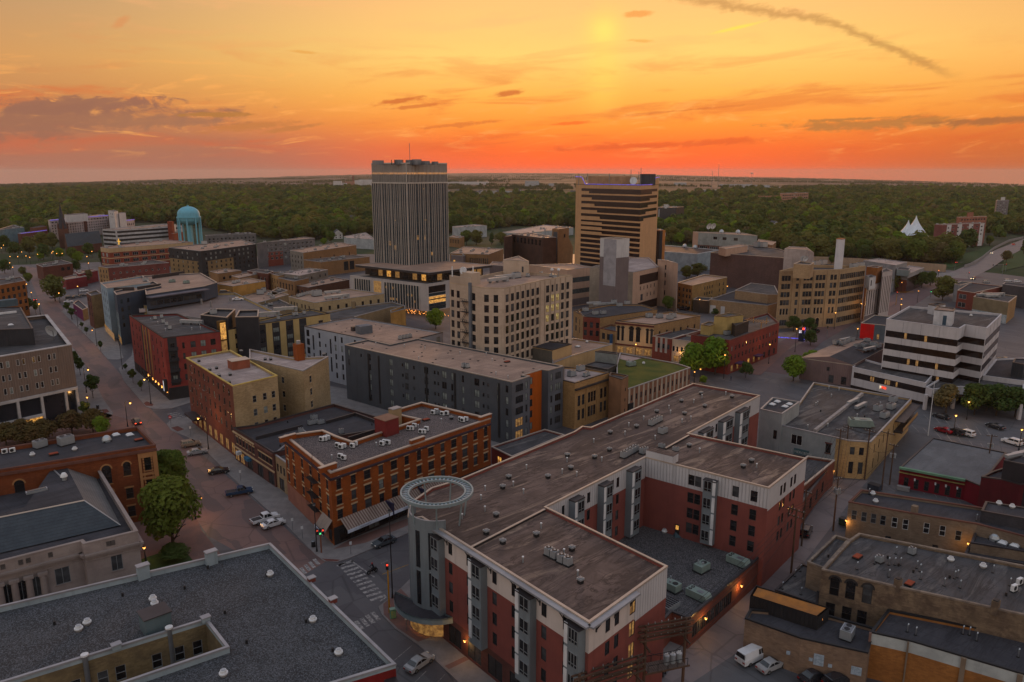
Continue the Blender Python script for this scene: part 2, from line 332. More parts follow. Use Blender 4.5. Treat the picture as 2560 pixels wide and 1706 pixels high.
# ------------------------------------------------------------------ windows
_W = {}
def win_mesh(w,h,st,fm,trim,pm):
    k = (round(w,2),round(h,2),st,fm.name,trim.name if trim else '',pm.name)
    if k in _W: return _W[k]
    f = MB(); p = MB(); q = .07; y0,y1 = .03,.13
    def bar(x0,x1,z0,z1,m=fm,ya=y0,yb=y1): f.hexa([(x0,ya,z0),(x1,ya,z0),(x1,yb,z0),(x0,yb,z0),(x0,ya,z1),(x1,ya,z1),(x1,yb,z1),(x0,yb,z1)],m)
    bar(-w/2,-w/2+q,-h/2,h/2); bar(w/2-q,w/2,-h/2,h/2); bar(-w/2+q,w/2-q,-h/2,-h/2+q); bar(-w/2+q,w/2-q,h/2-q,h/2)
    if 's' in st: bar(-w/2+q,w/2-q,-.03,.03)
    if 'd' in st: bar(-.04,.04,-h/2+q,h/2-q)
    if 't' in st:
        for x in (-w/6,w/6): bar(x-.04,x+.04,-h/2+q,h/2-q)
    if 'r' in st:
        n = max(2,round(w/1.6))
        for i in range(1,n): x = -w/2+w*i/n; bar(x-.03,x+.03,-h/2+q,h/2-q)
    if 'l' in st: bar(-w/2+q,w/2-q,-h/2+h*.25,-h/2+h*.25+.06)
    if trim:
        if 'a' not in st: bar(-w/2-.2,w/2+.2,h/2+.01,h/2+.33,trim,-.06,.02)
        bar(-w/2-.15,w/2+.15,-h/2-.2,-h/2-.01,trim,-.09,.02)
    if 'a' in st:
        n = 8; ri,ro = w/2+.02,w/2+.3
        for i in range(n):
            a,b_ = math.pi*i/n,math.pi*(i+1)/n
            pt = lambda r,t_,y: (r*math.cos(t_),y,h/2-.02+r*math.sin(t_))
            f.hexa([pt(ri,a,-.07),pt(ro,a,-.07),pt(ro,a,-.01),pt(ri,a,-.01),pt(ri,b_,-.07),pt(ro,b_,-.07),pt(ro,b_,-.01),pt(ri,b_,-.01)],trim or fm)
        p.face([(w/2*math.cos(math.pi*i/n),-.03,h/2+w/2*math.sin(math.pi*i/n)) for i in range(n+1)],pm)
    x,z = w/2-q+.01,h/2-q+.01
    p.face([(-x,.09,-z),(x,.09,-z),(x,.09,z),(-x,.09,z)],pm)
    if 'o' in st: f.face([(-x,.09,-z),(x,.09,-z),(x,.09,z),(-x,.09,z)],pm); r = (f.mesh('window'),None)
    else: r = (f.mesh('window'),p.mesh('pane'))
    _W[k] = r; return r
PANES = {'n': [(G_DARK,8),(G_PALE,1),(G_GREY,3)],'p': [(G_PALE,6),(G_DARK,4),(G_GREY,2)],'d': [(G_DARK,9),(G_GREY,2)],'b': [(G_BROWN,1)],'t': [(G_TEAL,1)],
         'l': [(G_LIT,3),(G_LIT2,4),(G_DARK,5)],'L': [(G_LIT,1)],'m': [(G_LIT2,1)],'y': [(G_LIT3,3),(G_DARK,1)],'g': [(G_GREY,3),(G_DARK,2),(G_TEAL,1)]}
def pick(k):
    a = PANES[k]; return random.choices([m for m,_ in a],[w for _,w in a])[0]
# ------------------------------------------------------------------ buildings
def inset(pts,d):
    n = len(pts); out = []
    for i in range(n):
        a,b,c = pts[i-1],pts[i],pts[(i+1) % n]
        u = (b-a).normalized(); w = (c-b).normalized(); nu = Vector((-u.y,u.x)); nw = Vector((-w.y,w.x))
        k = 1+nu.dot(nw); k = max(k,.25)
        out.append(b+(nu+nw)*(d/k))
    return out
class B:
    """one building: an Empty at its base that carries walls, roof, coping and windows"""
    def __init__(s,name,label,cat='building',group=None): s.name = name; s.label = label; s.cat = cat; s.group = group; s.root = None; s.vols = []
    def vol(s,pts,h,wall,roof,z0=0.0,par=.9,cop=None,wins=(),bands=(),hz=None,cw=.32,coph=.09,recess=.16,nowalls=()):
        """one volume. pts: photo points on its roof line (three give a parallelogram), counter-clockwise from above.
        wins: (wall, kind, ...) ; bands: (wall or None, u0, u1, z0, z1, material)"""
        hz = h if hz is None else hz
        W = [P(p,hz) for p in pts]
        if len(W) == 3: W.append(W[0]+W[2]-W[1])
        if s.root is None:
            c = sum(W,Vector((0,0)))/len(W); s.root = empty(s.name,(c.x,c.y,0),s.label,s.cat,s.group); s.o = Vector((c.x,c.y,0))
        k = len(W); wm = MB(); wl = []
        for i in range(k):
            if i in nowalls: continue
            a,b_ = W[i],W[(i+1) % k]; d = b_-a; Lw = d.length; ux = d/Lw; inn = Vector((-ux.y,ux.x)); ang = math.atan2(ux.y,ux.x)
            holes = []
            for w in wins:
                if w[0] != i: continue
                if w[1] == 'g':          # grid: n, u0, u1, rows, w, h, style, panes
                    _,_,n,u0,u1,rows,ww,hh,st,pk = w[:10]; us = [u0+(u1-u0)*(j+.5)/n for j in range(n)]
                else:                    # list of u
                    _,_,us,rows,ww,hh,st,pk = w[:8]
                x_ = tuple(w[10 if w[1] == 'g' else 8:]); fm,trim = (x_+(FRD,None)[len(x_):])[:2]
                for u in us:
                    for v in rows: holes.append((u*Lw-ww/2,u*Lw+ww/2,v-hh/2,v+hh/2,st,pk,fm,trim))
            holes = [q for q in holes if q[0] > .05 and q[1] < Lw-.05 and q[2] > z0-.001 and q[3] < h-.02]
            ok = []
            for q in holes:
                if all(q[1] <= r[0]+.01 or q[0] >= r[1]-.01 or q[3] <= r[2]+.01 or q[2] >= r[3]-.01 for r in ok): ok.append(q)
            holes = ok
            bd = [(0 if u0 <= 1e-6 else u0*Lw,Lw if u1 >= 1-1e-6 else u1*Lw,max(z0,v0),min(h,v1),m) for (wi,u0,u1,v0,v1,m) in bands if wi is None or wi == i]
            U = sorted({round(x,4) for q in holes for x in q[:2]} | {round(x,4) for q in bd for x in q[:2]} | {0.0,round(Lw,4)})
            Z = sorted({round(x,4) for q in holes for x in q[2:4]} | {round(x,4) for q in bd for x in q[2:4]} | {z0,h})
            pt = lambda u,z,dd=0.0: (a.x+ux.x*u+inn.x*dd,a.y+ux.y*u+inn.y*dd,z)
            for zi in range(len(Z)-1):
                zc = (Z[zi]+Z[zi+1])/2; run = None
                if Z[zi+1]-Z[zi] < 1e-4: continue
                for ui in range(len(U)-1):
                    uc = (U[ui]+U[ui+1])/2
                    hole = any(q[0] < uc < q[1] and q[2] < zc < q[3] for q in holes)
                    mm = wall
                    for q in bd:
                        if q[0] <= uc <= q[1] and q[2] <= zc <= q[3]: mm = q[4]
                    if hole: mm = None
                    if run and run[2] is mm: run[1] = U[ui+1]
                    else:
                        if run and run[2]: wl.append((i,run,Z[zi],Z[zi+1])); wm.face([pt(run[0],Z[zi]),pt(run[1],Z[zi]),pt(run[1],Z[zi+1]),pt(run[0],Z[zi+1])],run[2],[(run[0],Z[zi]),(run[1],Z[zi]),(run[1],Z[zi+1]),(run[0],Z[zi+1])])
                        run = [U[ui],U[ui+1],mm]
                if run and run[2]: wm.face([pt(run[0],Z[zi]),pt(run[1],Z[zi]),pt(run[1],Z[zi+1]),pt(run[0],Z[zi+1])],run[2],[(run[0],Z[zi]),(run[1],Z[zi]),(run[1],Z[zi+1]),(run[0],Z[zi+1])])
            for (u0,u1,v0,v1,st,pk,fm,trim) in holes:
                r = recess
                for (A,C) in (((u0,v0),(u1,v0)),((u1,v0),(u1,v1)),((u1,v1),(u0,v1)),((u0,v1),(u0,v0))):
                    wm.face([pt(A[0],A[1]),pt(A[0],A[1],r),pt(C[0],C[1],r),pt(C[0],C[1])],wall)
                fme,pme = win_mesh(u1-u0,v1-v0,st,fm,trim,pick(pk))
                uc,vc = (u0+u1)/2,(v0+v1)/2; q = pt(uc,vc)
                wo = inst('window',fme,s.root,(q[0]-s.o.x,q[1]-s.o.y,q[2]),ang)
                if pme: inst('pane',pme,wo)
        rz = h-par
        I = inset(W,.3 if par > 0 else -.06)
        if par > 0:
            for i in range(k):
                a,b_ = I[i],I[(i+1) % k]; wm.face([(b_.x,b_.y,rz-.1),(a.x,a.y,rz-.1),(a.x,a.y,h-.02),(b_.x,b_.y,h-.02)],cop if False else wall)
        if wm.f: wm.obj('wall',s.root,s.o)
        rm = MB(); rm.face([(p.x,p.y,rz) for p in I],roof); rm.obj('roof',s.root,s.o)
        if cop and par > 0:
            cm = MB(); O = inset(W,-.05); J = inset(W,cw)
            for i in range(k):
                j = (i+1) % k; a,b_,c,d = O[i],O[j],J[j],J[i]
                cm.face([(a.x,a.y,h+coph),(b_.x,b_.y,h+coph),(c.x,c.y,h+coph),(d.x,d.y,h+coph)],cop)
                cm.face([(a.x,a.y,h-.15),(b_.x,b_.y,h-.15),(b_.x,b_.y,h+coph),(a.x,a.y,h+coph)],cop)
                cm.face([(c.x,c.y,h-.15),(d.x,d.y,h-.15),(d.x,d.y,h+coph),(c.x,c.y,h+coph)],cop)
            cm.obj('coping',s.root,s.o)
        v = dict(W=W,h=h,rz=rz,I=I,z0=z0); s.vols.append(v); return v
    def wp(s,vi,wall,u,z,out=0.0):
        W = s.vols[vi]['W']; a,b_ = W[wall],W[(wall+1) % len(W)]; ux = (b_-a).normalized(); n = Vector((ux.y,-ux.x))
        p = a+(b_-a)*u+n*out; return Vector((p.x,p.y,z))
    def wbox(s,m,vi,wall,u0,u1,z0,z1,d0,d1,mt):
        """box on a wall: u as a fraction of its length, d outwards"""
        q = [s.wp(vi,wall,u,z,d) for z in (z0,z1) for (u,d) in ((u0,d1),(u1,d1),(u1,d0),(u0,d0))]; m.hexa(q,mt)
    def wang(s,vi,wall):
        W = s.vols[vi]['W']; d = W[(wall+1) % len(W)]-W[wall]; return math.atan2(d.y,d.x)
    def part(s,m,name,smooth=False): return m.obj(name,s.root,s.o,smooth)
    def cornice(s,vi,walls,z,hh,d,mt,name='cornice'):
        m = MB()
        for w in walls: s.wbox(m,vi,w,0,1,z,z+hh,-.02,d,mt); s.wbox(m,vi,w,0,1,z-hh*.6,z-.01,-.02,d*.5,mt)
        return s.part(m,name)
    # rooftop fittings that are built into the roof
    def vents(s,vi,n=0,at=(),kind='pipe',seed=1):
        rz = s.vols[vi]['rz']; rs = random.Random(seed); I = s.vols[vi]['I']
        pos = [P(p,rz) for p in at]
        xs = [p.x for p in I]; ys = [p.y for p in I]; tries = 0
        while len(pos) < n+len(at) and tries < 400:
            tries += 1; q = Vector((rs.uniform(min(xs),max(xs)),rs.uniform(min(ys),max(ys))))
            if inside(q,inset(I,1.0)): pos.append(q)
        for q in pos: inst('roof_vent',vent_mesh(kind),s.root,(q.x-s.o.x,q.y-s.o.y,rz),rs.uniform(0,1) if kind == 'pipe' else .73)
def inside(p,poly):
    c = False
    for a,b in zip(poly,poly[1:]+poly[:1]):
        if (a.y > p.y) != (b.y > p.y) and p.x < (b.x-a.x)*(p.y-a.y)/(b.y-a.y)+a.x: c = not c
    return c
_V = {}
def vent_mesh(k):
    if k in _V: return _V[k]
    m = MB()
    if k == 'pipe': m.cyl((0,0,0),.11,.75,PALEM,6); m.cyl((0,0,.75),.16,.14,WHITEM,6)
    elif k == 'goose': m.cyl((0,0,0),.07,1.1,GREYM,6); m.tube((0,0,1.05),(.18,0,1.2),.075,PALEM); m.tube((.18,0,1.2),(.26,0,1.02),.08,PALEM); m.cyl((0,0,0),.22,.12,BLACK,6)
    elif k == 'box': m.box((0,0,0),(.6,.6,.5),BLACK); m.box((0,0,.5),(.74,.74,.26),PALEM); m.box((0,0,.76),(.5,.5,.08),GREYM)
    elif k == 'cap': m.cyl((0,0,0),.36,.3,CONC,10); m.cyl((0,0,.3),.5,.16,WHITEM,12); m.cyl((0,0,.46),.36,.3,WHITEM,12,.33); m.cyl((0,0,.76),.24,.07,PALEM,10)
    elif k == 'stub': m.cyl((0,0,0),.16,.5,BLACK,6)
    elif k == 'hatch': m.box((0,0,0),(1.6,1.0,.3),BLACK); m.box((0,0,.3),(1.5,.9,.12),mat('rust',(.22,.06,.04)))
    elif k == 'sky': m.box((0,0,0),(1.5,1.5,.25),GREYM); m.box((0,0,.25),(1.3,1.3,.3),WHITEM,top=(.6,.6))
    elif k == 'unit': m.box((0,0,0),(1.9,1.4,.25),BLACK); m.box((0,0,.25),(1.8,1.3,.95),PALEM); m.cyl((0,0,1.2),.5,.06,BLACK,10)
    elif k == 'dot': m.cyl((0,0,0),.3,.12,BLACK,8)
    _V[k] = m.mesh('roof_vent'); return _V[k]
# ------------------------------------------------------------------ air conditioners and other loose rooftop plant
_A = {}
def ac_protos(k):
    if k in _A: return _A[k]
    r = []
    def add(nm,m): r.append((nm,m.mesh(nm)))
    if k == 'cond':
        m = MB(); m.box((0,0,.2),(.95,.95,1.0),PALEM,top=(.94,.94)); add('body',m)
        m = MB(); m.cyl((0,0,1.2),.38,.05,BLACK,12); m.cyl((0,0,1.25),.14,.03,PALEM,8); add('fan_grille',m)
        m = MB(); m.box((0,0,0),(1.15,1.15,.19),BLACK); add('stand',m)
    elif k == 'split':
        m = MB(); m.box((0,0,.15),(1.0,.42,.85),WHITEM); add('body',m)
        m = MB(); m.tube((-.1,-.2,.58),(-.1,-.235,.58),.33,BLACK,12); add('fan_grille',m)
        m = MB(); m.box((0,0,0),(1.1,.6,.14),BLACK); add('stand',m)
    elif k == 'rtu':
        m = MB(); m.box((0,0,.25),(4.4,2.2,1.5),GRN); add('body',m)
        m = MB()
        for z0 in (0,): m.hexa([(2.205,-1.05,.45),(3.0,-1.05,.45),(3.0,1.05,.45),(2.205,1.05,.45),(2.205,-1.05,1.7),(2.45,-1.05,1.7),(2.45,1.05,1.7),(2.205,1.05,1.7)],GRN)
        add('intake_hood',m)
        for y in (-.5,.5): m = MB(); m.cyl((-1.5,y,1.751),.4,.08,BLACK,12); m.cyl((-1.5,y,1.832),.15,.03,GRN,8); add('fan_grille',m)
        m = MB(); m.box((.7,0,1.751),(1.3,.9,.06),GREYM); add('access_panel',m)
        m = MB(); m.box((0,0,0),(4.2,2.0,.245),BLACK); add('curb',m)
    elif k == 'rtu2':
        m = MB(); m.box((0,0,.2),(2.4,1.6,1.1),GRN); add('body',m)
        m = MB(); m.cyl((.55,0,1.301),.45,.07,BLACK,12); add('fan_grille',m)
        m = MB(); m.tube((-.6,.3,1.301),(-.6,.3,2.0),.12,PALEM,8); m.tube((-.2,-.3,1.301),(-.2,-.3,1.7),.18,PALEM,8); add('flue',m)
        m = MB(); m.box((0,0,0),(2.7,1.9,.195),BLACK); add('curb',m)
    elif k == 'block':
        m = MB(); m.box((0,0,.2),(2.2,1.5,1.3),PALEM); add('body',m)
        m = MB(); m.box((0,0,1.501),(1.9,1.2,.12),GREYM); add('top_panel',m)
        for x in (-.5,.5): m = MB(); m.cyl((x,0,1.622),.38,.06,BLACK,10); add('fan_grille',m)
        m = MB(); m.box((0,0,0),(2.3,1.6,.195),BLACK); add('curb',m)
    elif k == 'duct':
        m = MB(); m.box((0,0,.5),(6.0,.9,.8),PALEM); m.box((3.2,0,.0),(.9,.9,1.3),PALEM); add('duct',m)
        m = MB()
        for x in (-2.4,0,2.2): m.box((x,0,0),(.2,1.0,.49),GREYM)
        add('support',m)
    elif k == 'dish':
        m = MB(); pr = [(0,0),(.5,.06),(1.0,.25),(1.3,.45),(1.27,.47),(.98,.29),(.48,.1),(0,.04)]; m.lathe(pr,WHITEM,n=18)
        m.v = [(x,-z*.94-y*.34,y*.94-z*.34+2.0) for x,y,z in m.v]; add('reflector',m)
        m = MB(); m.cyl((0,.1,0),.12,1.9,GREYM,8); m.tube((0,0,1.8),(0,-1.1,2.3),.05,GREYM); add('mast',m)
    elif k == 'dome':
        m = MB(); m.lathe([(.9,0),(.9,.4),(.7,.9),(.4,1.2),(0,1.3)],PALEM,n=14); add('hood',m)
        m = MB(); m.box((0,0,-.001),(1.5,1.5,.2),BLACK); add('curb',m)
    elif k == 'shed':
        m = MB(); m.box((0,0,0),(3,3,2.4),GREYM); add('body',m); m = MB(); m.box((0,0,2.401),(3.2,3.2,.15),BLACK); add('cap',m)
    _A[k] = r; return r
NM = dict(cond='condenser',split='air_conditioner',rtu='rooftop_unit',rtu2='rooftop_unit',block='rooftop_unit',duct='air_duct',dish='satellite_dish',dome='exhaust_hood',shed='roof_shed')
CATN = dict(cond='condenser',split='air conditioner',rtu='rooftop unit',rtu2='rooftop unit',block='rooftop unit',duct='air duct',dish='satellite dish',dome='exhaust hood',shed='roof shed')
def ac(k,bld,vi,pos,label,rz=.73,group=None,sc_=1.0):
    z = bld.vols[vi]['rz'] if bld else vi
    for n,p in enumerate(pos):
        q = P(p,z); lb = label if isinstance(label,str) else label[n]; o = empty(NM[k],(q.x,q.y,z),lb,CATN[k],group or (None if len(pos) == 1 or lb != label else lb+' (set)'),rz)
        o.scale = (sc_,)*3
        for nm,me in ac_protos(k): inst(nm,me,o)
def text(s,size,loc,rz,m,parent,tilt=90,name='lettering',ext=.02):
    cu = bpy.data.curves.new(name,'FONT'); cu.body = s; cu.size = size; cu.align_x = 'CENTER'; cu.align_y = 'CENTER'; cu.extrude = ext; cu.resolution_u = 2; cu.materials.append(m)
    o = bpy.data.objects.new(name,cu); col.objects.link(o); me = bpy.data.meshes.new_from_object(o); bpy.data.objects.remove(o); o = bpy.data.objects.new(name,me); col.objects.link(o); o.parent = parent; o.location = loc; o.rotation_euler = (rad(tilt),0,rz); return o
# ================================================================== GROUND
def hillz(x,y): return -.06-3.0e-6*x*x+.0017*max(0.0,y-1500)
def terrain():
    m,b,bs = _new('plain'); ob = b.n('ShaderNodeTexCoord').outputs['Object']
    mp = b.n('ShaderNodeMapping'); mp.inputs['Scale'].default_value = (.0006,.0022,1); b.put(mp.inputs[0],ob)
    vo = b.n('ShaderNodeTexVoronoi'); vo.distance = 'CHEBYCHEV'; b.put(vo.inputs['Vector'],mp.outputs[0]); vo.inputs['Scale'].default_value = 1.3
    g = b.n('ShaderNodeSeparateColor'); b.put(g.inputs[0],vo.outputs['Color'])
    f = b.mix(g.outputs[0],(.10,.068,.055),(.062,.046,.038)); f = b.mix(b.ss(g.outputs[1],.6,.7),f,(.05,.045,.032)); f = b.mix(b.ss(g.outputs[2],.8,.85),f,(.15,.105,.085))
    near = b.mix(b.ss(b.noise(ob,.02,4),.4,.6),(.035,.05,.022),(.06,.06,.04))
    sx = b.n('ShaderNodeSeparateXYZ'); b.put(sx.inputs[0],ob)
    b.put(bs.inputs['Base Color'],b.mix(b.ss(sx.outputs[1],2200,3600),near,f)); bs.inputs['Roughness'].default_value = .95; bs.inputs['Specular IOR Level'].default_value = .1
    ys = [-60,0,200,500,900,1500,2300,3500,5000,7000,10000,14000,20000]
    me = bpy.data.meshes.new('terrain'); v = []; fc = []; nx = 33
    for y in ys:
        w = 500+abs(y)*.95
        for i in range(nx): x = -w+2*w*i/(nx-1); v.append((x,y,hillz(x,y)))
    for j in range(len(ys)-1):
        for i in range(nx-1): a = j*nx+i; fc.append((a,a+1,a+nx+1,a+nx))
    me.from_pydata(v,[],fc); me.materials.append(m); o = bpy.data.objects.new('terrain',me); col.objects.link(o); struct(o)
terrain()
A_RED = streetmat('red_street',(.165,.085,.072),(.108,.066,.064),(.05,.038,.04)); A_GREY = streetmat('asphalt',(.075,.07,.078),(.055,.05,.058),(.1,.095,.1))
A_LOT = streetmat('lot_asphalt',(.085,.085,.095),(.065,.065,.073),(.05,.05,.055)); A_ALLEY = streetmat('alley_concrete',(.17,.135,.135),(.12,.1,.105),(.09,.075,.08))
WALK = mat('sidewalk',(.20,.185,.185),(.15,.14,.14),scale=.5,fine=.15); WALKR = mat('brick_walk',(.16,.095,.085),(.12,.08,.075),scale=.5,fine=.2); KERB = mat('kerb_stone',(.2,.17,.17)); LAWN = mat('lawn_green',(.035,.06,.018),(.02,.04,.012),scale=.8,fine=.4)
REDK = mat('red_mulch',(.11,.045,.04)); PAINT = mat('road_paint',(.36,.34,.33),(.09,.085,.09),scale=2.2,detail=8); PAINTY = mat('road_paint_yellow',(.4,.24,.06),(.2,.12,.05),scale=1.2)
def sheet(name,pts,z,m,zz=None):
    b = MB(); b.face([tuple(P(p,z))+(z,) for p in pts],m); return struct(b.obj(name,None,(0,0,0)))
def slab(name,pts,h,m,z0=-.02):
    W = [P(p,h) for p in pts]; ar = sum(a.x*b_.y-b_.x*a.y for a,b_ in zip(W,W[1:]+W[:1]))
    if ar < 0: W.reverse()
    b = MB(); b.face([(p.x,p.y,h) for p in W],m); k = len(W)
    for i in range(k): a,c = W[i],W[(i+1) % k]; b.face([(a.x,a.y,z0),(c.x,c.y,z0),(c.x,c.y,h),(a.x,a.y,h)],KERB)
    return struct(b.obj(name,None,(0,0,0)))
sheet('road',[(-170,30,0),(340,30,0),(420,300,0),(330,520,0),(120,640,0),(-160,640,0),(-380,560,0),(-380,300,0)],0,A_GREY)
sheet('street',[t(0,0,230,1040),t(0,0,330,1060),t(0,1,590,210),t(0,1,850,500),t(0,1,1330,1060),t(0,1,1500,1230),t(0,2,2080,520),t(1,2,480,1175),t(1,2,640,1290),t(1,2,300,1500),t(0,3,2200,400),t(0,2,1900,1060),t(0,2,1640,700),t(0,2,1300,250),t(0,1,1020,1160),t(0,1,880,900),t(0,1,740,650),t(0,1,430,300)],.004,A_RED)
sheet('alley',[t(2,3,1200,1800),t(2,3,2100,1800),t(3,2,120,1500),t(3,2,330,1300),t(3,2,740,760),t(3,2,1060,560),t(3,2,620,540),t(3,2,250,1050),t(2,3,1700,1080)],.004,A_ALLEY)
slab('sidewalk',[t(0,1,1520,1240),t(0,1,1565,1195),t(0,1,1690,1180),t(1,1,400,850),t(1,1,2200,1150),t(2,1,0,1500),t(1,2,1700,880),t(1,2,1390,1030),t(1,2,1080,1165),t(1,2,850,1260),t(1,2,740,1295),t(1,2,620,1285),t(1,2,540,1225),t(1,2,230,915),t(1,2,100,815),t(0,2,2334,725),t(0,2,2080,490),t(0,2,1830,230),t(0,2,1700,150),t(0,2,1560,95)],.12,WALK)
slab('sidewalk',[t(1,3,1390,640),t(1,3,1320,710),t(1,3,1220,800),t(1,3,1150,850),t(1,3,1115,880),t(1,3,1150,955),t(1,3,1270,1080),t(1,3,1480,1225),t(1,3,1850,1568),t(1,3,2100,1800),t(2,3,600,1900),t(2,3,1380,1480),t(2,3,1640,1180),t(3,2,100,950),t(2,1,1700,1200),t(1,2,2000,800)],.12,WALK)
sheet('pavement',[t(1,3,1320,715),t(1,3,1160,855),t(1,3,1165,950),t(1,3,1290,1075),t(1,3,1480,1200),t(1,3,1660,1130),t(1,3,1500,900)],.124,WALKR)
sheet('pavement',[t(1,3,1720,1420),t(1,3,1760,1450),t(1,3,1945,1360),t(1,3,1900,1335)],.124,WALKR)
sheet('pavement',[t(1,2,700,1180),t(1,2,860,1090),t(1,2,1380,900),t(1,2,1390,960),t(1,2,1000,1120),t(1,2,860,1150)],.124,WALKR)
slab('sidewalk',[t(0,1,560,215),t(0,1,690,340),t(0,1,850,500),t(0,1,985,655),t(0,1,1075,655),t(0,1,1130,640),t(0,1,1000,300),t(0,1,790,150),t(0,0,640,1400)],.12,WALK)
slab('sidewalk',[t(0,1,1080,735),t(0,1,1130,850),t(0,1,1310,1060),t(0,1,1330,1085),t(0,1,1400,1105),t(0,1,1560,1100),t(0,1,1760,1040),t(1,1,600,600),t(1,0,300,1300),t(0,0,1300,1300),t(0,1,1200,620)],.12,WALK)
slab('sidewalk',[t(0,1,420,250),t(0,1,740,640),t(0,1,880,890),t(0,1,940,1010),t(0,1,1030,1140),t(0,1,1020,1170),t(0,1,960,1195),t(0,1,850,1215),t(0,1,-300,1460),t(0,1,-300,700),t(0,1,200,300)],.12,WALK)
slab('sidewalk',[t(0,2,1290,30),t(0,2,1400,250),t(0,2,1720,720),t(0,2,1840,1010),t(0,2,2010,1220),t(0,2,2300,1500),t(0,3,-300,1200),t(0,2,-300,60),t(0,2,900,-80)],.12,WALKR)
sheet('lawn',[t(0,2,1290,1270),t(0,2,1450,1215),t(0,2,1680,1180),t(0,2,1780,1310),t(0,2,1780,1460),t(0,2,1200,1460)],.16,LAWN)
for pts in ((t(0,1,1310,1050),t(0,1,1340,1035),t(0,1,1400,1060),t(0,1,1390,1078),t(0,1,1330,1075)),(t(0,1,925,1110),t(0,1,975,1105),t(0,1,1000,1130),t(0,1,950,1145)),(t(0,1,1560,1275),t(0,1,1620,1260),t(0,1,1680,1290),t(0,1,1620,1310)),(t(1,2,600,1265),t(1,2,770,1275),t(1,2,740,1290),t(1,2,640,1285))):
    sheet('planting_bed',pts,.128,REDK)
def stripes(pairs,z=.009,m=PAINT,name='road_marking'):
    for q in pairs: sheet(name,q,z,m)
# zebra bars over the cross street, the two crossings at the near corner
a0,a1 = P(t(1,2,800,1290)),P(t(1,3,1130,820)); dr = (a1-a0).normalized(); nr = Vector((dr.y,-dr.x))
for i in range(11):
    c = a0+(a1-a0)*(i+.6)/11.2; w = .32; ln = 1.35
    q = [c-dr*w-nr*ln,c+dr*w-nr*ln,c+dr*w+nr*ln,c-dr*w+nr*ln]; sheet('road_marking',[(p.x,p.y,0) for p in q],.009,PAINT)
a0,a1 = P(t(1,3,920,1060)),P(t(1,3,1100,960))
for i in range(4):
    c = a0+(a1-a0)*(i+.4)/3.6; q = [c+dr*1.3-nr*.33,c+dr*1.3+nr*.33,c-dr*1.3+nr*.33,c-dr*1.3-nr*.33]; sheet('road_marking',[(p.x,p.y,0) for p in q],.009,PAINT)
for i in range(4):
    c = P(t(1,2,430+40*i,1375-27*i)); q = [c+dr*1.2-nr*.3,c+dr*1.2+nr*.3,c-dr*1.2+nr*.3,c-dr*1.2-nr*.3]; sheet('road_marking',[(p.x,p.y,0) for p in q],.009,PAINT)
for i in range(4):
    c = P(t(0,1,1640-22*i,1180-12*i)); q = [c+dr*.3-nr*1.3,c+dr*.3+nr*1.3,c-dr*.3+nr*1.3,c-dr*.3-nr*1.3]; sheet('road_marking',[(p.x,p.y,0) for p in q],.009,PAINT)
def line(a,b_,w,m=PAINT,z=.009):
    a,b_ = P(a),P(b_); d = (b_-a).normalized(); n = Vector((-d.y,d.x))*w/2
    sheet('road_marking',[(p.x,p.y,0) for p in (a-n,b_-n,b_+n,a+n)],z,m)
line(t(1,2,860,1280),t(1,2,1080,1435),.3); line(t(1,2,740,1335),t(1,2,815,1300),.5); line(t(1,2,1140,1310),t(1,2,1230,1270),.12)
line(t(1,2,1150,1410),t(1,2,1390,1320),.12,PAINTY); line(t(1,3,1190,790),t(1,3,1130,830),.3)
for a,c in (((1260,1370),(1420,1235)),((1360,1460),(1400,1430)),((1450,1568),(1550,1470)),((1600,1630),(1720,1500))): line(t(1,3,*a),t(1,3,*c),.1)
for i in range(7): line(t(3,1,1310+105*i,1250+28*i),t(3,1,1375+105*i,1310+36*i),.12)
for i in range(7): line(t(3,1,1420+95*i,1155+22*i),t(3,1,1470+95*i,1205+28*i),.12)
for i in range(4): line(t(3,2,1390+110*i,625+25*i),t(3,2,1430+110*i,680+28*i),.1)
sheet('parking_lot',[t(3,1,1100,1560),t(3,1,1310,1090),t(3,1,2334,1300),t(3,1,2600,1350),t(3,2,2600,300),t(3,2,1500,160),t(3,2,1200,420),t(3,2,1000,640),t(3,2,2300,760),t(3,2,2100,860),t(3,2,850,620)],.005,A_LOT)
sheet('parking_lot',[t(2,3,1650,1568),t(2,3,2050,1300),t(3,3,0,1330),t(3,3,900,1568),t(3,3,900,1800),t(2,3,1500,1800)],.009,A_LOT)
# ================================================================== NEAR BUILDINGS
BRK_O = mat('orange_brick',(.25,.082,.036),(.19,.06,.028),kind='brick'); BRK_Y = mat('yellow_brick',(.37,.29,.195),(.3,.23,.15),kind='brick'); BRK_R = mat('dark_red_brick',(.16,.06,.045),(.12,.045,.036),kind='brick')
BRK_P = mat('purple_brick',(.105,.05,.045),(.08,.04,.038),kind='brick'); BRK_T = mat('tan_brick',(.21,.165,.13),(.15,.115,.09),kind='brick'); PINK = mat('pink_stucco',(.27,.14,.11),(.22,.11,.09))
WHITEP = mat('pale_blue_paint',(.27,.315,.345),(.2,.235,.26),scale=.15); R_BROWN = roofmat('brown_membrane',(.165,.112,.096),(.098,.068,.062),3,.95,(.32,.225,.17)); R_DARK = roofmat('dark_membrane',(.06,.058,.068),(.045,.043,.052),2.5,.5)
R_GREY = roofmat('grey_membrane',(.092,.088,.094),(.062,.060,.067),2.5,.8,(.16,.145,.138)); R_TAN = roofmat('tan_membrane',(.40,.265,.205),(.32,.215,.17),2.2,.35); R_PALE = roofmat('pale_membrane',(.44,.35,.33),(.33,.26,.25),3,.5)
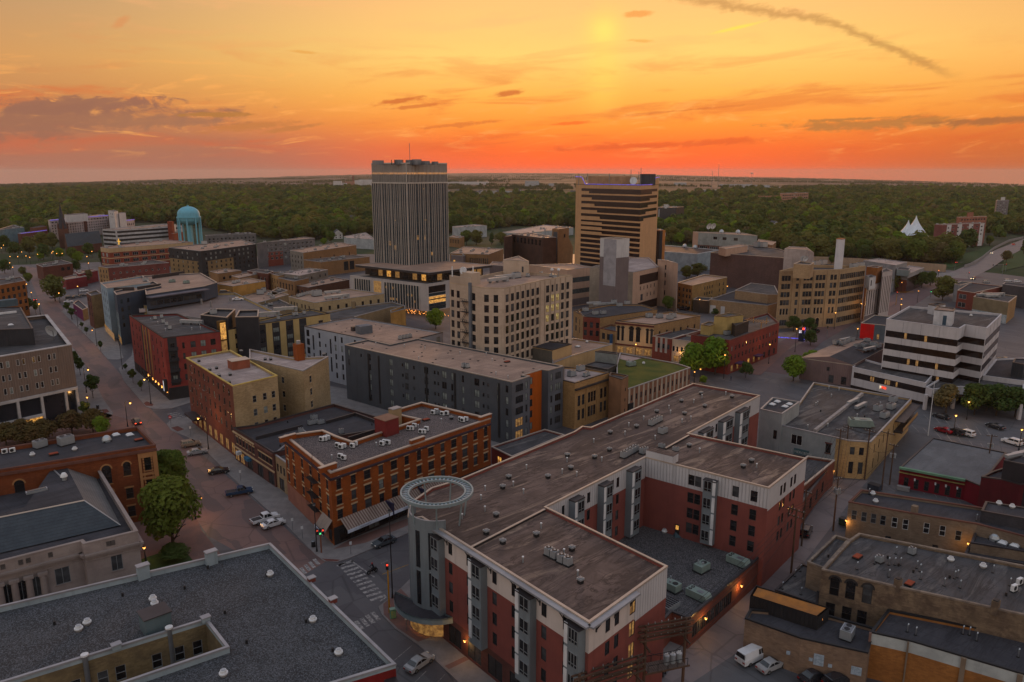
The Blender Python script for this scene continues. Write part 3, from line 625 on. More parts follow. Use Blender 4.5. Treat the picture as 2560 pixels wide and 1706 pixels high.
GRV = gravelmat('ballast_gravel',(.047,.051,.060),(.026,.029,.036)); GRVB = gravelmat('brown_gravel',(.10,.077,.075),(.072,.056,.058)); GRVC = gravelmat('court_gravel',(.065,.06,.064),(.05,.046,.052))
SID_W = mat('white_ribbed_siding',(.46,.45,.47),(.42,.41,.43),kind='ribs',rough=.6); SID_WP = mat('white_panel',(.5,.45,.43),(.45,.41,.39)); SID_G = mat('grey_panel',(.16,.18,.195),(.14,.155,.17),rough=.5); STUC_R = mat('red_stucco',(.17,.062,.054),(.14,.052,.047)); STUC_O = mat('orange_red_stucco',(.24,.075,.05))
CRT = mat('court_brick_shaded',(.19,.15,.095),(.12,.095,.065),kind='brick',scale=.5)  # yellow brick darkened: the light court's shade is put into its colour
# ---- gravel-roofed block in the near corner, with its light court
b = B('commercial_block','wide gravel roofed block with pale parapet and yellow brick light court','building')
b.vol([t(1,3,1275,1405),t(1,3,130,300),t(0,3,-600,1012),t(0,3,-200,1640),t(0,3,1870,1000),t(0,3,2060,1245),t(0,3,900,1640),t(0,3,1834,1946)],14,WHITEP,GRV,par=.75,cop=COPG,
      bands=[(3,0,1,0,13.4,CRT),(4,0,1,0,13.4,CRT),(5,0,1,0,13.4,CRT),(7,0,1,0,13.5,mat('deep_red_paint',(.14,.02,.02)))],
      wins=[(3,'l',[.38,.50,.58,.75,.86,.95],[10.6,7.2],1.1,1.9,'s','d',FRG),(4,'g',1,.2,.8,[10.6],1,1.8,'s','d')])
b.vents(0,at=[t(0,3,1395,825),t(0,3,1412,868),t(0,3,720,1100),t(0,3,797,1042),t(0,3,2040,1510),t(1,3,130,600),t(1,3,520,1018),t(1,3,755,1318)],kind='cap')
b.vents(0,at=[t(0,3,1120,785),t(0,3,1685,720),t(0,3,498,1045),t(0,3,2052,945),t(0,3,2250,1215),t(1,3,98,600),t(1,3,457,1025),t(1,3,700,1290),t(0,3,1898,535),t(0,3,1630,1440)],kind='stub')
m = MB(); q = P(t(0,3,1425,1080),13.25); m.box((q.x,q.y,13.24),(3.0,2.6,2.3),mat('teal_shed',(.09,.12,.135)),rad(42)); m.box((q.x,q.y,15.54),(3.3,2.9,.12),COPD,rad(42)); b.part(m,'stair_house')
for px in ((1930,470),(1310,600)): m = MB(); q = P(t(0,3,*px),13.6); m.box((q.x,q.y,13.2),(1.5,.9,2.0),WHITEP,rad(42)); m.box((q.x,q.y,15.2),(1.7,1.1,.15),COPG,rad(42)); b.part(m,'parapet_pier')
for px,r_ in (((790,1330),.28),((1555,1080),.3)):
    q = P(t(0,3,*px),14.0); m = MB(); m.cyl((q.x,q.y-.35,3),r_,11.3,GREYM,10); m.cyl((q.x,q.y-.35,14.3),r_*1.5,.2,WHITEM,10); b.part(m,'flue')
for px in ((1060,1235),(1875,985),(505,625),(700,815)):
    c_ = 1 if px in ((505,625),(700,815)) else 0; q = P(t(c_,3,*px),14.3); m = MB(); m.box((q.x,q.y,13.9),(.9,.7,.6),mat('brick_pier',(.12,.04,.035)) if c_ else WHITEP,rad(42)); m.box((q.x,q.y,14.5),(1.1,.9,.1),COPG,rad(42)); b.part(m,'pier_cap')
m = MB(); b.wbox(m,0,7,.93,.995,12.3,12.5,0,1.3,COPD); b.part(m,'awning')
# ---- the orange brick corner block
b = B('brick_hotel','orange brick four storey corner block with striped shop awnings','building')
TRIM = mat('cream_trim',(.42,.32,.22),(.36,.27,.18))
b.vol([t(1,1,255,1345),t(1,2,680,485),t(1,1,2140,1190),t(1,1,1510,1042),t(1,1,1215,1128),t(1,1,1330,1165),t(1,1,1480,1198),t(1,1,880,1400),t(1,1,740,1352),t(1,1,610,1295)],14.5,BRK_O,GRVB,par=.95,cop=COPW,cw=.5,
      wins=[(1,'l',[.5/13,6.5/13,12.5/13],[11.75],1.05,1.9,'sa','n',FRD,TRIM),(1,'l',[(j+.5)/13 for j in (1,3,5,8,11)],[11.75,8.75,5.9],1.1,1.85,'s','n',FRD,TRIM),(1,'l',[(j+.5)/13 for j in (2,4,7,9,10)],[11.75,8.75,5.9],1.5,1.85,'s','n',FRD,TRIM),(1,'l',[.5/13,6.5/13,12.5/13],[8.75,5.9],1.2,1.85,'s','n',FRD,TRIM),
            (0,'l',[.06,.2,.4,.58,.76,.92],[11.6,8.6,5.7],1.0,1.9,'s','n',FRD,TRIM),(1,'g',12,.02,.98,[1.6],2.6,2.4,'r','n'),(0,'l',[.93],[1.6],1.6,2.4,'d','n')],
      bands=[(0,0,.9,0,4.1,PINK),(1,0,1,0,3.6,mat('shopfront_dark',(.03,.028,.03)))])
b.cornice(0,[0,1],13.15,.3,.38,mat('dark_cornice',(.045,.03,.04)))
m = MB(); NVY = mat('navy_cloth',(.02,.02,.05)); ST1 = mat('awning_brown',(.13,.09,.078)); ST2 = mat('awning_cream',(.28,.235,.21)); VAL = mat('valance_white',(.62,.66,.74))
for (ua,ub) in ((.035,.285),(.295,.485),(.495,.70)):
    n = int((ub-ua)*42/.28)
    for i in range(n):
        u0,u1 = ua+(ub-ua)*i/n,ua+(ub-ua)*(i+1)/n; w0,w1 = b.wp(0,1,u0,5.0,.05),b.wp(0,1,u1,5.0,.05); x0,x1 = b.wp(0,1,u0,3.35,2.3),b.wp(0,1,u1,3.35,2.3)
        m.face([x0,x1,w1,w0],ST1 if i % 2 else ST2)
        m.face([x0-Vector((0,0,.06)),w0-Vector((0,0,.06)),w1-Vector((0,0,.06)),x1-Vector((0,0,.06))],ST1)
b.part(m,'awning')
m = MB(); b.wbox(m,0,1,.035,.70,2.75,3.38,2.28,2.34,VAL); b.part(m,'valance'); m = MB()
for u in (.29,.49): b.wbox(m,0,1,u-.004,u+.004,2.7,5.05,.02,2.37,NVY)
b.part(m,'awning_strap')
ang = b.wang(0,1); INK = mat('sign_ink',(.03,.035,.09)); INKG = mat('sign_ink_grey',(.33,.36,.42))
for u,s_,mm in ((.13,"WIMMER'S",INKG),(.39,'DIAMONDS',INKG),(.62,'The Edge',INK)): q = b.wp(0,1,u,3.06,2.36)-b.o; text(s_,.55,q,ang,mm,b.root)
m = MB(); w = [b.wp(0,0,u,z,d) for u,z,d in ((.80,2.7,1.8),(.985,2.7,1.8),(.985,5.0,.05),(.80,5.0,.05))]; m.face(w,ST2); m.face([p-Vector((0,0,.08)) for p in w[::-1]],NVY); b.part(m,'corner_awning')
m = MB(); b.wbox(m,0,0,.80,.985,2.3,3.15,1.82,1.88,NVY)
for ua,ub in ((.805,.89),(.895,.98)): b.wbox(m,0,0,ua,ub,2.38,3.07,1.885,1.91,VAL)
b.part(m,'corner_sign')
for u,s_ in ((.8475,"WIMMER'S"),(.9375,'DIAMONDS')): q = b.wp(0,0,u,2.72,1.93)-b.o; text(s_,.34,q,b.wang(0,0),INK,b.root)
m = MB(); q = P(t(1,1,1195,1310),14); m.box((q.x,q.y,13.5),(3.6,3.6,3.6),mat('red_stair_house',(.17,.02,.02),kind='ribs'),rad(48)); m.box((q.x,q.y,17.1),(3.9,3.9,.12),mat('rusty_cap',(.2,.12,.09)),rad(48)); b.part(m,'stair_house')
m = MB(); q = P(t(1,1,1270,1180),14.5); m.box((q.x,q.y,12),(2.4,1.6,4.6),BRK_Y,rad(48)); m.box((q.x,q.y,16.6),(2.6,1.8,.15),COPG,rad(48)); b.part(m,'chimney')
for px,dx in ((t(1,2,655,440),1),(t(1,1,2090,1185),1),(t(1,1,1470,1395),1),(t(1,1,290,1370),1)):
    m = MB(); q = P(px,14.8); m.box((q.x,q.y,14.3),(3.6,.6,1.0),BRK_O,rad(48)); m.box((q.x,q.y,15.3),(3.8,.8,.12),COPW,rad(48)); b.part(m,'parapet_block')
m = MB()           # fire escape on the street wall
for z in (4.6,7.4,10.4):
    b.wbox(m,0,0,.58,.75,z,z+.07,.05,1.1,BLACK)
    for u in (.58,.62,.66,.70,.748): b.wbox(m,0,0,u,u+.003,z,z+1,1.05,1.1,BLACK)
    b.wbox(m,0,0,.58,.75,z+.95,z+1.0,1.05,1.1,BLACK)
for z,f in ((4.6,0),(7.4,1)): a_,c_ = b.wp(0,0,.6 if f else .72,z,.7),b.wp(0,0,.72 if f else .6,z+2.9,.7); m.tube(a_,c_,.08,BLACK,4)
m.tube(b.wp(0,0,.67,10.4,.6),b.wp(0,0,.67,16,.25),.05,BLACK,4); b.part(m,'fire_escape')
HOTEL = b
hp = [(600,1400),(630,1395),(655,1385),(745,1455),(775,1470),(800,1460),(880,1460),(905,1440),(1150,1440),(1175,1425),(1205,1430),(1395,1300),(1420,1300),(1445,1275),(1505,1330),(1530,1330),(1555,1305),(1615,1155),(1645,1140),(1700,1165),(1740,1160),(1865,1215),(1885,1225),(1915,1215),(770,1555),(800,1570)]
ac('split',b,0,[t(1,1,*p) for p in hp],'small white air conditioner on the gravel roof above the orange brick walls',rad(-20),'air conditioners on the orange brick block')
ac('block',b,0,[t(1,1,1660,1150),t(1,1,650,1375)],['grey box condenser by the back wing chimney of the orange brick block','grey box condenser near the street parapet of the orange brick block'],rad(48),'box condensers on the orange brick block',.55)
b.vents(0,at=[t(1,1,920,1425),t(1,1,1098,1445),t(1,1,692,1560),t(1,1,1735,1110),t(1,1,1690,1225),t(1,1,1480,1280)],kind='pipe')
b.vents(0,at=[t(1,1,1782,1200)],kind='box'); b.vents(0,at=[t(1,1,1550,1210)],kind='hatch')
# ---- low shop row between the brick corner block and the painted hotel
b = B('shop_row','low purple brick shop row with dark roof and lit shop window','building')
b.vol([t(0,1,2125,1275),t(1,2,160,300),t(1,1,740,1352),t(1,1,1110,1290),t(1,1,1200,1205),t(1,1,710,1058),t(1,1,0,1250)],8.2,BRK_P,R_DARK,par=.7,cop=COPD,
      wins=[(0,'g',6,.05,.55,[5.6],1.0,1.7,'s','n',FRD,TRIM),(0,'g',4,.62,.96,[5.6],1.5,1.5,'t','d',FRD,TRIM),(0,'g',4,.02,.3,[1.6],2.2,2.6,'r','m'),(0,'g',5,.33,.97,[1.6],2.9,2.8,'r','n')])
m = MB(); b.wbox(m,0,0,.0,.55,7.2,7.5,0,.3,TRIM); b.wbox(m,0,0,.57,.99,7.4,7.9,0,.35,mat('brown_cornice',(.12,.06,.05))); b.wbox(m,0,0,.0,1,3.5,3.8,0,.25,TRIM); b.part(m,'cornice')
m = MB(); b.wbox(m,0,0,.16,.20,2.7,3.5,.1,1.2,mat('sign_white',(.6,.62,.66))); b.part(m,'shop_sign')
m = MB(); b.wbox(m,0,0,.34,.44,2.6,3.3,.05,1.0,mat('blue_awning',(.05,.12,.2))); b.part(m,'awning')
q = [b.vols[0]['W'][1],b.vols[0]['W'][2]]
for pa,pb in ((t(1,1,640,1215),t(1,1,905,1140)),(t(1,1,0,1360),t(1,1,420,1252)),(t(1,1,905,1140),t(1,1,1110,1215)),(t(1,1,840,1365),t(1,1,1085,1290))):
    a_,c_ = P(pa,8.2),P(pb,8.2); m = MB(); d = (c_-a_).normalized(); n = Vector((-d.y,d.x))*.2; m.hexa([(p.x,p.y,z) for z in (7.45,8.3) for p in (a_-n,c_-n,c_+n,a_+n)],COPD); b.part(m,'fire_wall')
ac('block',b,0,[t(1,1,530,1195),t(1,1,590,1240)],['grey box unit on the shop row roof, farther from the red stair house','grey box unit on the shop row roof, nearer the red stair house'],.7,'units on the dark shop row roof',.7)
ac('cond',b,0,[t(1,1,x,y) for x,y in ((495,1250),(520,1245),(545,1238),(410,1320),(780,1330))],'small round topped condenser on the dark roof of the low shop row',.7,'condensers on the dark shop row roof')
b.vents(0,8,kind='stub',seed=4)
b = B('shop_house','narrow cream brick shop beside the orange brick block','building')
b.vol([t(1,2,163,312),t(1,2,280,395),t(1,1,560,1400),t(1,1,430,1290)],7.6,mat('cream_brick',(.33,.26,.18),(.27,.2,.14),kind='brick'),R_GREY,par=.6,cop=COPG,wins=[(0,'l',[.25,.5,.75],[5.0],.9,1.8,'s','d'),(0,'l',[.5],[1.6],2.6,2.8,'r','g')])
# ---- painted hotel: red street wall, yellow side wall
b = B('old_hotel','tall block with dark red street wall and yellow brick side','building')
b.vol([t(0,1,1695,638),t(0,1,2120,895),t(1,1,195,800),t(0,1,2100,568)],18.5,BRK_Y,R_PALE,par=.55,cop=mat('yellow_coping',(.5,.38,.17)),
      bands=[(0,0,1,0,18.4,BRK_R)],wins=[(0,'g',9,.03,.97,[16.2,13.2,10.2,7.2],1.0,1.7,'s','n',FRD,None),(0,'g',8,.03,.97,[2.0],2.2,2.8,'r','m'),(1,'l',[.45,.68,.88],[14,10.6,7.2],1.0,1.7,'s','n',FRG,None)])
b.vol([t(1,1,-60,645),t(1,1,430,758),t(1,1,660,625),t(1,1,338,640),t(1,1,-60,560)],18.4,BRK_Y,R_PALE,par=.55,cop=COPG,wins=[(1,'l',[.25],[15.2,11.8,8.4,5.0],1.1,1.8,'s','d',FRG,TRIM),(0,'l',[.62],[14.6,10.8,7.0],1.0,1.7,'s','d',FRG,TRIM)])
m = MB(); q = P(t(1,1,395,640),18.4); m.box((q.x,q.y,14),(2.2,2.2,8.4),BRK_O,rad(45)); m.cyl((q.x,q.y,22.4),.6,.9,PALEM,8); b.part(m,'chimney')
m = MB(); q = P(t(0,1,2180,720),18.2); m.box((q.x,q.y,17.6),(4.6,3.4,2.6),mat('red_hut',(.22,.085,.06)),rad(40)); m.box((q.x,q.y,20.2),(4.9,3.7,.12),COPW,rad(40)); b.part(m,'stair_house')
b.vents(0,at=[t(0,1,x,y) for x,y in ((1815,675),(1915,755),(1975,740),(2000,810),(2090,870),(2100,800),(2200,590))],kind='box'); b.vents(1,at=[t(1,1,135,660),t(1,1,85,800 - 140),t(1,1,620,620)],kind='box')
m = MB(); b.wbox(m,0,0,.08,.30,3.6,4.1,0,2.6,COPD); b.part(m,'entrance_canopy')
m = MB(); rs = random.Random(3)
for i in range(55):
    u,z = rs.uniform(.04,.96),rs.uniform(5,17.6); p_ = b.wp(0,0,u,z,.12); n_ = b.wp(0,0,u,z,.16); m.tube(p_,n_,rs.choice((.08,.1,.22)),PALEM,8)
o_ = b.part(m,'wall_disc'); o_['kind'] = 'stuff'
# ---- dark red courtyard apartments (the big roof)
b = B('apartment_block','long brown roofed apartment block with red and grey walls round a courtyard','apartment block')
APT = [t(1,2,1385,880),t(1,2,1440,900),t(1,2,1510,890),t(2,3,705,1028),t(2,3,1418,512),t(2,2,312,796),t(2,2,1220,340),t(3,2,10,622),t(3,2,352,352),t(2,1,1610,1328),t(2,1,2263,982),t(2,1,1650,872),t(2,1,720,1272),t(2,1,640,1262),t(2,1,570,1310),t(1,2,1850,545),t(1,2,1600,620),t(1,2,1400,760)]
zb = 13.4
rows = [15.6,12.5,9.5,6.5]
b.vol(APT,17.7,STUC_R,R_BROWN,par=.45,cop=COPW,cw=.3,
      bands=[(0,0,1,0,17.7,SID_G),(1,0,1,0,17.7,SID_G),(2,0,1,13.7,17.7,SID_WP),(3,0,.55,13.7,17.7,SID_WP),(3,.55,1,13.2,17.7,SID_W),(4,0,1,13.7,17.7,SID_W),(5,0,1,13.7,17.7,SID_W),(6,0,1,14.0,17.7,SID_W),(7,0,1,13.6,17.7,SID_W),(9,0,1,13.7,17.7,SID_W),(5,0,.2,0,13.7,SID_W),(2,0,1,0,4.4,mat('brick_base',(.11,.05,.045),kind='brick'))],
      wins=[(1,'l',[.5],[14,9.5,5.5],.9,3.2,'s','d'),(2,'l',[.055,.21,.335,.50,.615,.78,.89],rows,.95,1.8,'p','d',FRD,None),(2,'g',7,.03,.97,[2.0],3.2,3.0,'r','n'),(3,'l',[.22,.33],rows,.95,1.8,'p','d',FRD,None),(3,'l',[.53],rows,1.3,2.0,'d','m',FRD,None),
            (5,'l',[.33,.39,.63,.69],rows,.85,1.8,'p','d',FRD,None),(5,'l',[.15,.94],rows,.7,1.8,'p','d'),(6,'l',[.40,.455,.755,.895],rows[:1]+[12.3,9.4,6.6],1.15,1.9,'s','d',FRD,None),(7,'l',[.33,.42,.6,.7],[15.4,12.6,9.8,7],.95,1.8,'p','d',FRD,None),
            (9,'l',[.3,.36,.5,.56,.78,.84],rows[:3],.85,1.8,'p','d',FRD,None)])
def bay(wall,u0,u1,z0,z1,dep,n,side):
    """projecting grey window bay: three tall glazed bands of windows and a pale louvre strip"""
    m = MB(); b.wbox(m,0,wall,u0,u1,z0,z1,-.1,dep,SID_G); b.part(m,'bay')
    m = MB(); b.wbox(m,0,wall,u0-.001,u1+.001,z1+.002,z1+.2,-.05,dep+.06,COPD); b.part(m,'bay_roof')
    Lw = (b.vols[0]['W'][(wall+1) % len(APT)]-b.vols[0]['W'][wall]).length; a_ = b.wang(0,wall)
    us = (u0+(u1-u0)*.76,u1) if side > 0 else (u0,u0+(u1-u0)*.24)
    m = MB(); zz = [z for z in rows if z0 < z < z1]
    for z in zz: b.wbox(m,0,wall,us[0],us[1],z-1.35,z+1.35,dep+.002,dep+.05,WHITEM)
    b.part(m,'louvre_panel')
    um = (u0+(u1-u0)*.38) if side > 0 else (u0+(u1-u0)*.62); ww = (u1-u0)*Lw*.62
    for z in zz:
        q = b.wp(0,wall,um,z+.1,dep+.12)-b.o; fme,pme = win_mesh(ww,1.9,'tl' if n == 3 else 'dl',FRG,None,G_DARK); o = inst('window',fme,b.root,q,a_); inst('pane',pme,o)
for u0,u1,n in ((.09,.17,2),(.375,.455,2),(.66,.74,2),(.915,.985,3)): bay(2,u0,u1,4.3,16.7,1.1,n,-1)
for u0,u1 in ((.2,.29),(.48,.57),(.78,.88)): bay(5,u0,u1,4.6,16.9,1.3,2,-1)
bay(6,.515,.615,5.0,16.6,1.0,2,1)
for u0,u1 in ((.12,.25),(.38,.52),(.62,.76)): bay(9,u0,u1,4.6,16.8,1.2,2,-1)
m = MB()          # eave brackets
for u in (.03,.19,.34,.48,.62,.76,.88,.975):
    for (d0,d1,z0,z1) in ((0,.12,15.9,17.3),(0,.75,17.2,17.35)): b.wbox(m,0,2,u-.002,u+.002,z0,z1,d0,d1,COPD)
    a_,c_ = b.wp(0,2,u,16.2,.08),b.wp(0,2,u,17.25,.7); m.tube(a_,c_,.07,COPD,4)
for u in (.08,.30,.5):
    b.wbox(m,0,3,u-.006,u+.006,15.9,17.3,0,.12,COPD); a_,c_ = b.wp(0,3,u,16.2,.08),b.wp(0,3,u,17.25,.7); m.tube(a_,c_,.07,COPD,4)
b.part(m,'eave_bracket')
m = MB(); b.wbox(m,0,2,0,1.01,17.35,17.6,.0,.85,COPG); b.wbox(m,0,3,-.02,.55,17.35,17.6,.0,.85,COPG); b.part(m,'eave')
m = MB()          # raised stair wall at the inner corner, and raised roof edge between wings
q0,q1 = P(t(2,2,1225,300),19.2),P(t(2,2,1480,390),19.2)
b.wbox(m,0,6,.0,.24,17.6,19.0,-2.0,.03,SID_W); b.wbox(m,0,6,.002,.238,19.01,19.05,-1.95,.0,R_BROWN); b.part(m,'stair_head')
m = MB()
for pa,pb in ((t(1,2,1945,1170),t(2,2,300,815)),(t(2,2,1400,258),t(2,2,1612,140))):
    a_,c_ = P(pa,17.6),P(pb,17.6); d = (c_-a_).normalized(); n = Vector((-d.y,d.x))*.15; m.hexa([(p.x,p.y,z) for z in (17.1,17.6) for p in (a_-n,c_-n,c_+n,a_+n)],COPD); m.hexa([(p.x,p.y,z) for z in (17.605,17.68) for p in (a_-n*1.2,c_-n*1.2,c_+n*1.2,a_+n*1.2)],COPW)
b.part(m,'roof_curb')
# round corner with its ring canopy
ctr = P(t(1,2,1650,655),21.6); m = MB(); rgm = mat('ring_steel',(.25,.31,.33),(.2,.25,.27),rough=.4,metal=.3)
rI,rO = 4.2,5.3; n = 64
for i in range(n):
    a0,a1 = 6.2832*i/n,6.2832*(i+1)/n; pt = lambda r,a,z: (ctr.x+r*math.cos(a),ctr.y+r*math.sin(a),z)
    for r_,hh in ((rI,.3),(rO,.45)): m.hexa([pt(r_-.12,a0,21.4),pt(r_+.12,a0,21.4),pt(r_+.12,a1,21.4),pt(r_-.12,a1,21.4),pt(r_-.12,a0,21.4+hh),pt(r_+.12,a0,21.4+hh),pt(r_+.12,a1,21.4+hh),pt(r_-.12,a1,21.4+hh)],rgm)
b.part(m,'ring_rail'); sl = MB()
sl.hexa([(rI+.12,-.13,0),(rO-.12,-.13,0),(rO-.12,.13,0),(rI+.12,.13,0),(rI+.12,-.13,.09),(rO-.12,-.13,.09),(rO-.12,.13,.09),(rI+.12,.13,.09)],mat('ring_slat_pale',(.30,.35,.38),rough=.4)); sm = sl.mesh('slat')
for i in range(48): inst('slat',sm,b.root,(ctr.x-b.o.x,ctr.y-b.o.y,21.5),6.2832*i/48)
m = MB()
for i in range(7):
    a = .3+6.2832*i/7; p0 = Vector((ctr.x+4.1*math.cos(a),ctr.y+4.1*math.sin(a),17.2)); p1 = Vector((ctr.x+4.7*math.cos(a),ctr.y+4.7*math.sin(a),21.4)); m.tube(p0,p1,.13,rgm,6)
b.part(m,'ring_post')
m = MB(); seg = 14      # curved parapet drum under the ring, open to the roof
aa,ab = rad(150),rad(292)
for i in range(seg):
    a0,a1 = aa+(ab-aa)*i/seg,aa+(ab-aa)*(i+1)/seg; pt = lambda r,a,z: (ctr.x+r*math.cos(a),ctr.y+r*math.sin(a),z)
    m.face([pt(4.25,a0,4.2),pt(4.25,a1,4.2),pt(4.25,a1,18.9),pt(4.25,a0,18.9)],SID_G); m.face([pt(4.0,a1,16.9),pt(4.0,a0,16.9),pt(4.0,a0,18.9),pt(4.0,a1,18.9)],SID_G); m.face([pt(4.0,a0,18.9),pt(4.25,a0,18.9),pt(4.25,a1,18.9),pt(4.0,a1,18.9)],COPG)
b.part(m,'corner_drum')
m = MB()
for a in (rad(232),rad(262)):
    for z0,z1 in ((5.2,10.6),(11.2,17)):
        m.hexa([(ctr.x+r*math.cos(a+s_),ctr.y+r*math.sin(a+s_),z) for z in (z0,z1) for r,s_ in ((4.24,-.09),(4.31,-.09),(4.31,.09),(4.24,.09))],G_DARK)
b.part(m,'drum_window')
m = MB(); ring = [(ctr.x+6.9*math.cos(a),ctr.y+6.9*math.sin(a)) for a in [rad(175+13*i) for i in range(10)]]; k = len(ring)
m.face([(x,y,4.6) for x,y in ring],R_DARK); m.face([(x,y,3.9) for x,y in ring[::-1]],SID_G)
for i in range(k): a_,c_ = ring[i],ring[(i+1) % k]; m.face([a_+(3.9,),c_+(3.9,),c_+(4.9,),a_+(4.9,)],rgm); m.face([c_+(4.6,),a_+(4.6,),a_+(4.9,),c_+(4.9,)],rgm)
b.part(m,'entrance_canopy')
m = MB(); g5 = [(ctr.x+4.6*math.cos(rad(200+16*i)),ctr.y+4.6*math.sin(rad(200+16*i))) for i in range(8)]
for a_,c_ in zip(g5,g5[1:]): m.face([a_+(.5,),c_+(.5,),c_+(3.6,),a_+(3.6,)],G_LIT2)
b.part(m,'lobby_glass')
b.vents(0,at=[t(1,2,x,y) for x,y in ((2250,630),(2305,540),(2190,885),(2100,1045),(2250,1132))]+[t(2,2,x,y) for x,y in ((328,535),(536,455),(753,355),(888,288),(505,338),(895,130),(1135,75),(1615,250),(2183,390),(2108,440),(222,1065),(546,1195),(624,1490))]+[t(2,1,x,y) for x,y in ((1723,975),(1545,1045),(1758,1092),(2005,1005),(1320,1142),(1573,1160))],kind='box')
b.vents(0,at=[t(2,2,x,y) for x,y in ((132,450),(745,210),(105,675),(458,490),(590,515),(502,385),(818,380),(1030,140),(266,990),(474,1230),(600,1425),(100,1300),(1710,298),(2230,440),(12,605),(1305,180),(1065,62),(1550,28))]+[t(1,2,x,y) for x,y in ((2090,645),(2052,730),(2088,835),(1880,905))]+[t(2,1,x,y) for x,y in ((1732,1005),(1657,1050),(1430,1105),(1445,1150),(1630,1205),(1200,1205),(1948,978))],kind='pipe')
G_AP = 'condensers on the long brown apartment roof'; LB = 'grey round topped condenser in the rows on the long brown apartment roof'
ac('cond',b,0,[t(2,2,x,y) for x,y in ((335,1235),(388,1262),(452,1300),(510,1325))]+[t(2,2,1018+27*i,345-15*i) for i in range(5)]+[t(2,2,1190+22*i,310-8*i) for i in range(2)]+[t(2,1,x,y) for x,y in ((1270,1255),(1295,1240),(1320,1228),(1345,1215))],LB,rad(45),G_AP)
ac('block',b,0,[t(2,1,1375,1325)],'grey box unit with duct beside condenser row on the brown apartment roof',rad(45),None,.8)
ac('block',b,0,[t(2,1,1365,1455),t(2,1,1493,1485)],['low metal vent box behind the raised stair head above the courtyard','low metal vent box on top of the raised stair head above the courtyard'],rad(-45),'vent boxes above the courtyard',.5)
# one-storey courtyard deck of the apartments
b.vol([t(2,3,1375,1010),t(2,3,1455,925),t(2,3,1615,985),t(2,2,2240,1270),t(3,2,610,372),t(2,1,1700,1390),t(2,2,300,900)],5.0,BRK_R,GRVC,par=.7,cop=COPD,wins=[(2,'g',9,.05,.6,[2.2],1.4,2.2,'d','d'),(3,'g',5,.5,.95,[2.2],1.6,2.4,'d','d')])
ac('rtu',b,1,[t(2,2,2050,1315)],'large green grey rooftop unit by the red courtyard wall',rad(-48),None,.74); ac('rtu',b,1,[t(2,3,1690,800)],'large green grey rooftop unit in the middle of the gravel courtyard edge',rad(-48),None,.74)
ac('rtu2',b,1,[t(2,2,1730,1375)],'small rooftop unit with flues on the courtyard gravel',rad(40)); ac('rtu2',b,1,[t(2,3,1460,725)],'small rooftop unit half hidden by the corrugated apartment wall',rad(-48))
m = MB(); q = P(t(2,3,1435,880),4.5); m.box((q.x,q.y,4.3),(3,1.7,.9),PALEM,rad(42))
for i in range(6): m.box((q.x+(i-2.5)*.36,q.y+(i-2.5)*.33,5.21),(.2,1.7,.14),COPD,rad(42))
b.part(m,'louvre_vent')
m = MB(); q = P(t(2,2,1515,1030),4.4); m.box((q.x,q.y,4.3),(2.2,3.4,.9),mat('teal_bulkhead',(.06,.085,.1)),rad(5),top=(.7,.5)); b.part(m,'stair_bulkhead')
m = MB(); b.wbox(m,0,6,.283,.322,4.4,6.6,.01,.06,BLACK); b.part(m,'door'); m = MB(); b.wbox(m,0,6,.29,.315,5.6,6.4,.065,.09,G_LIT); b.part(m,'door_light')
b.vents(1,at=[t(2,2,1390,1030)],kind='cap')
APTB = b
# ---- alley annex past the apartments
b = B('alley_annex','low brown brick annex with lit lamps along the alley','building')
b.vol([t(3,2,330,600),t(3,2,610,368),t(3,2,360,330),t(3,2,120,500)],6,BRK_R,R_GREY,par=.6,cop=COPW,wins=[(0,'l',[.3,.62],[2.2],1.6,2.6,'d','d')])
# ---- limestone post office
LIME = mat('limestone',(.31,.265,.25),(.24,.20,.19),kind='block',scale=.3); SLATE = mat('slate',(.05,.062,.075),(.036,.046,.058),kind='slate',scale=.5,fine=.3,fs=3)
b = B('limestone_hall','classical pale limestone hall with blue slate hipped roof','public building')
b.vol([t(0,2,-420,1400),t(0,2,735,1110),t(0,2,760,1135),t(0,2,1258,1015),t(0,2,885,412),t(0,2,150,545),t(0,2,-500,700)],12,LIME,R_DARK,par=1.5,cop=LIME,cw=.5,
      wins=[(2,'l',[.55],[7.6],1.6,2.6,'d','g',FRG,LIME),(2,'l',[.55],[4.0],1.5,1.5,'t','d',FRG,LIME),(0,'l',[.815],[7.2],2.0,2.7,'d','d',FRG,LIME),(0,'l',[.815],[3.0],2.0,2.2,'d','g',FRG,LIME),(0,'l',[.365,.48,.595],[6.6],1.7,3.2,'d','g',FRG,None),(0,'l',[.365,.48,.595],[2.4],1.7,2.4,'d','g',FRG,None)])
m = MB()
for w,u0,u1 in ((0,0,1),(1,0,1),(2,0,1.02),(3,-.02,1)):
    b.wbox(m,0,w,u0,u1,9.9,10.25,0,.55,LIME); b.wbox(m,0,w,u0,u1,9.5,9.88,0,.3,LIME); b.wbox(m,0,w,u0,u1,8.9,9.05,0,.12,LIME)
b.part(m,'cornice')
m = MB(); BALM = mat('dark_baluster',(.06,.055,.055))  # dark colour of the thin bars set in rows along the parapet
for w,lst in ((0,[.30,.36,.50,.56,.74]),(2,[.44,.52])):
    for u in lst:
        for i in range(7): uu = u+(i-3)*.0055*(1 if w == 0 else 2.2); b.wbox(m,0,w,uu-.0016*(1 if w == 0 else 2),uu+.0016*(1 if w == 0 else 2),10.7,11.5,.005,.05,BALM)
b.part(m,'baluster')
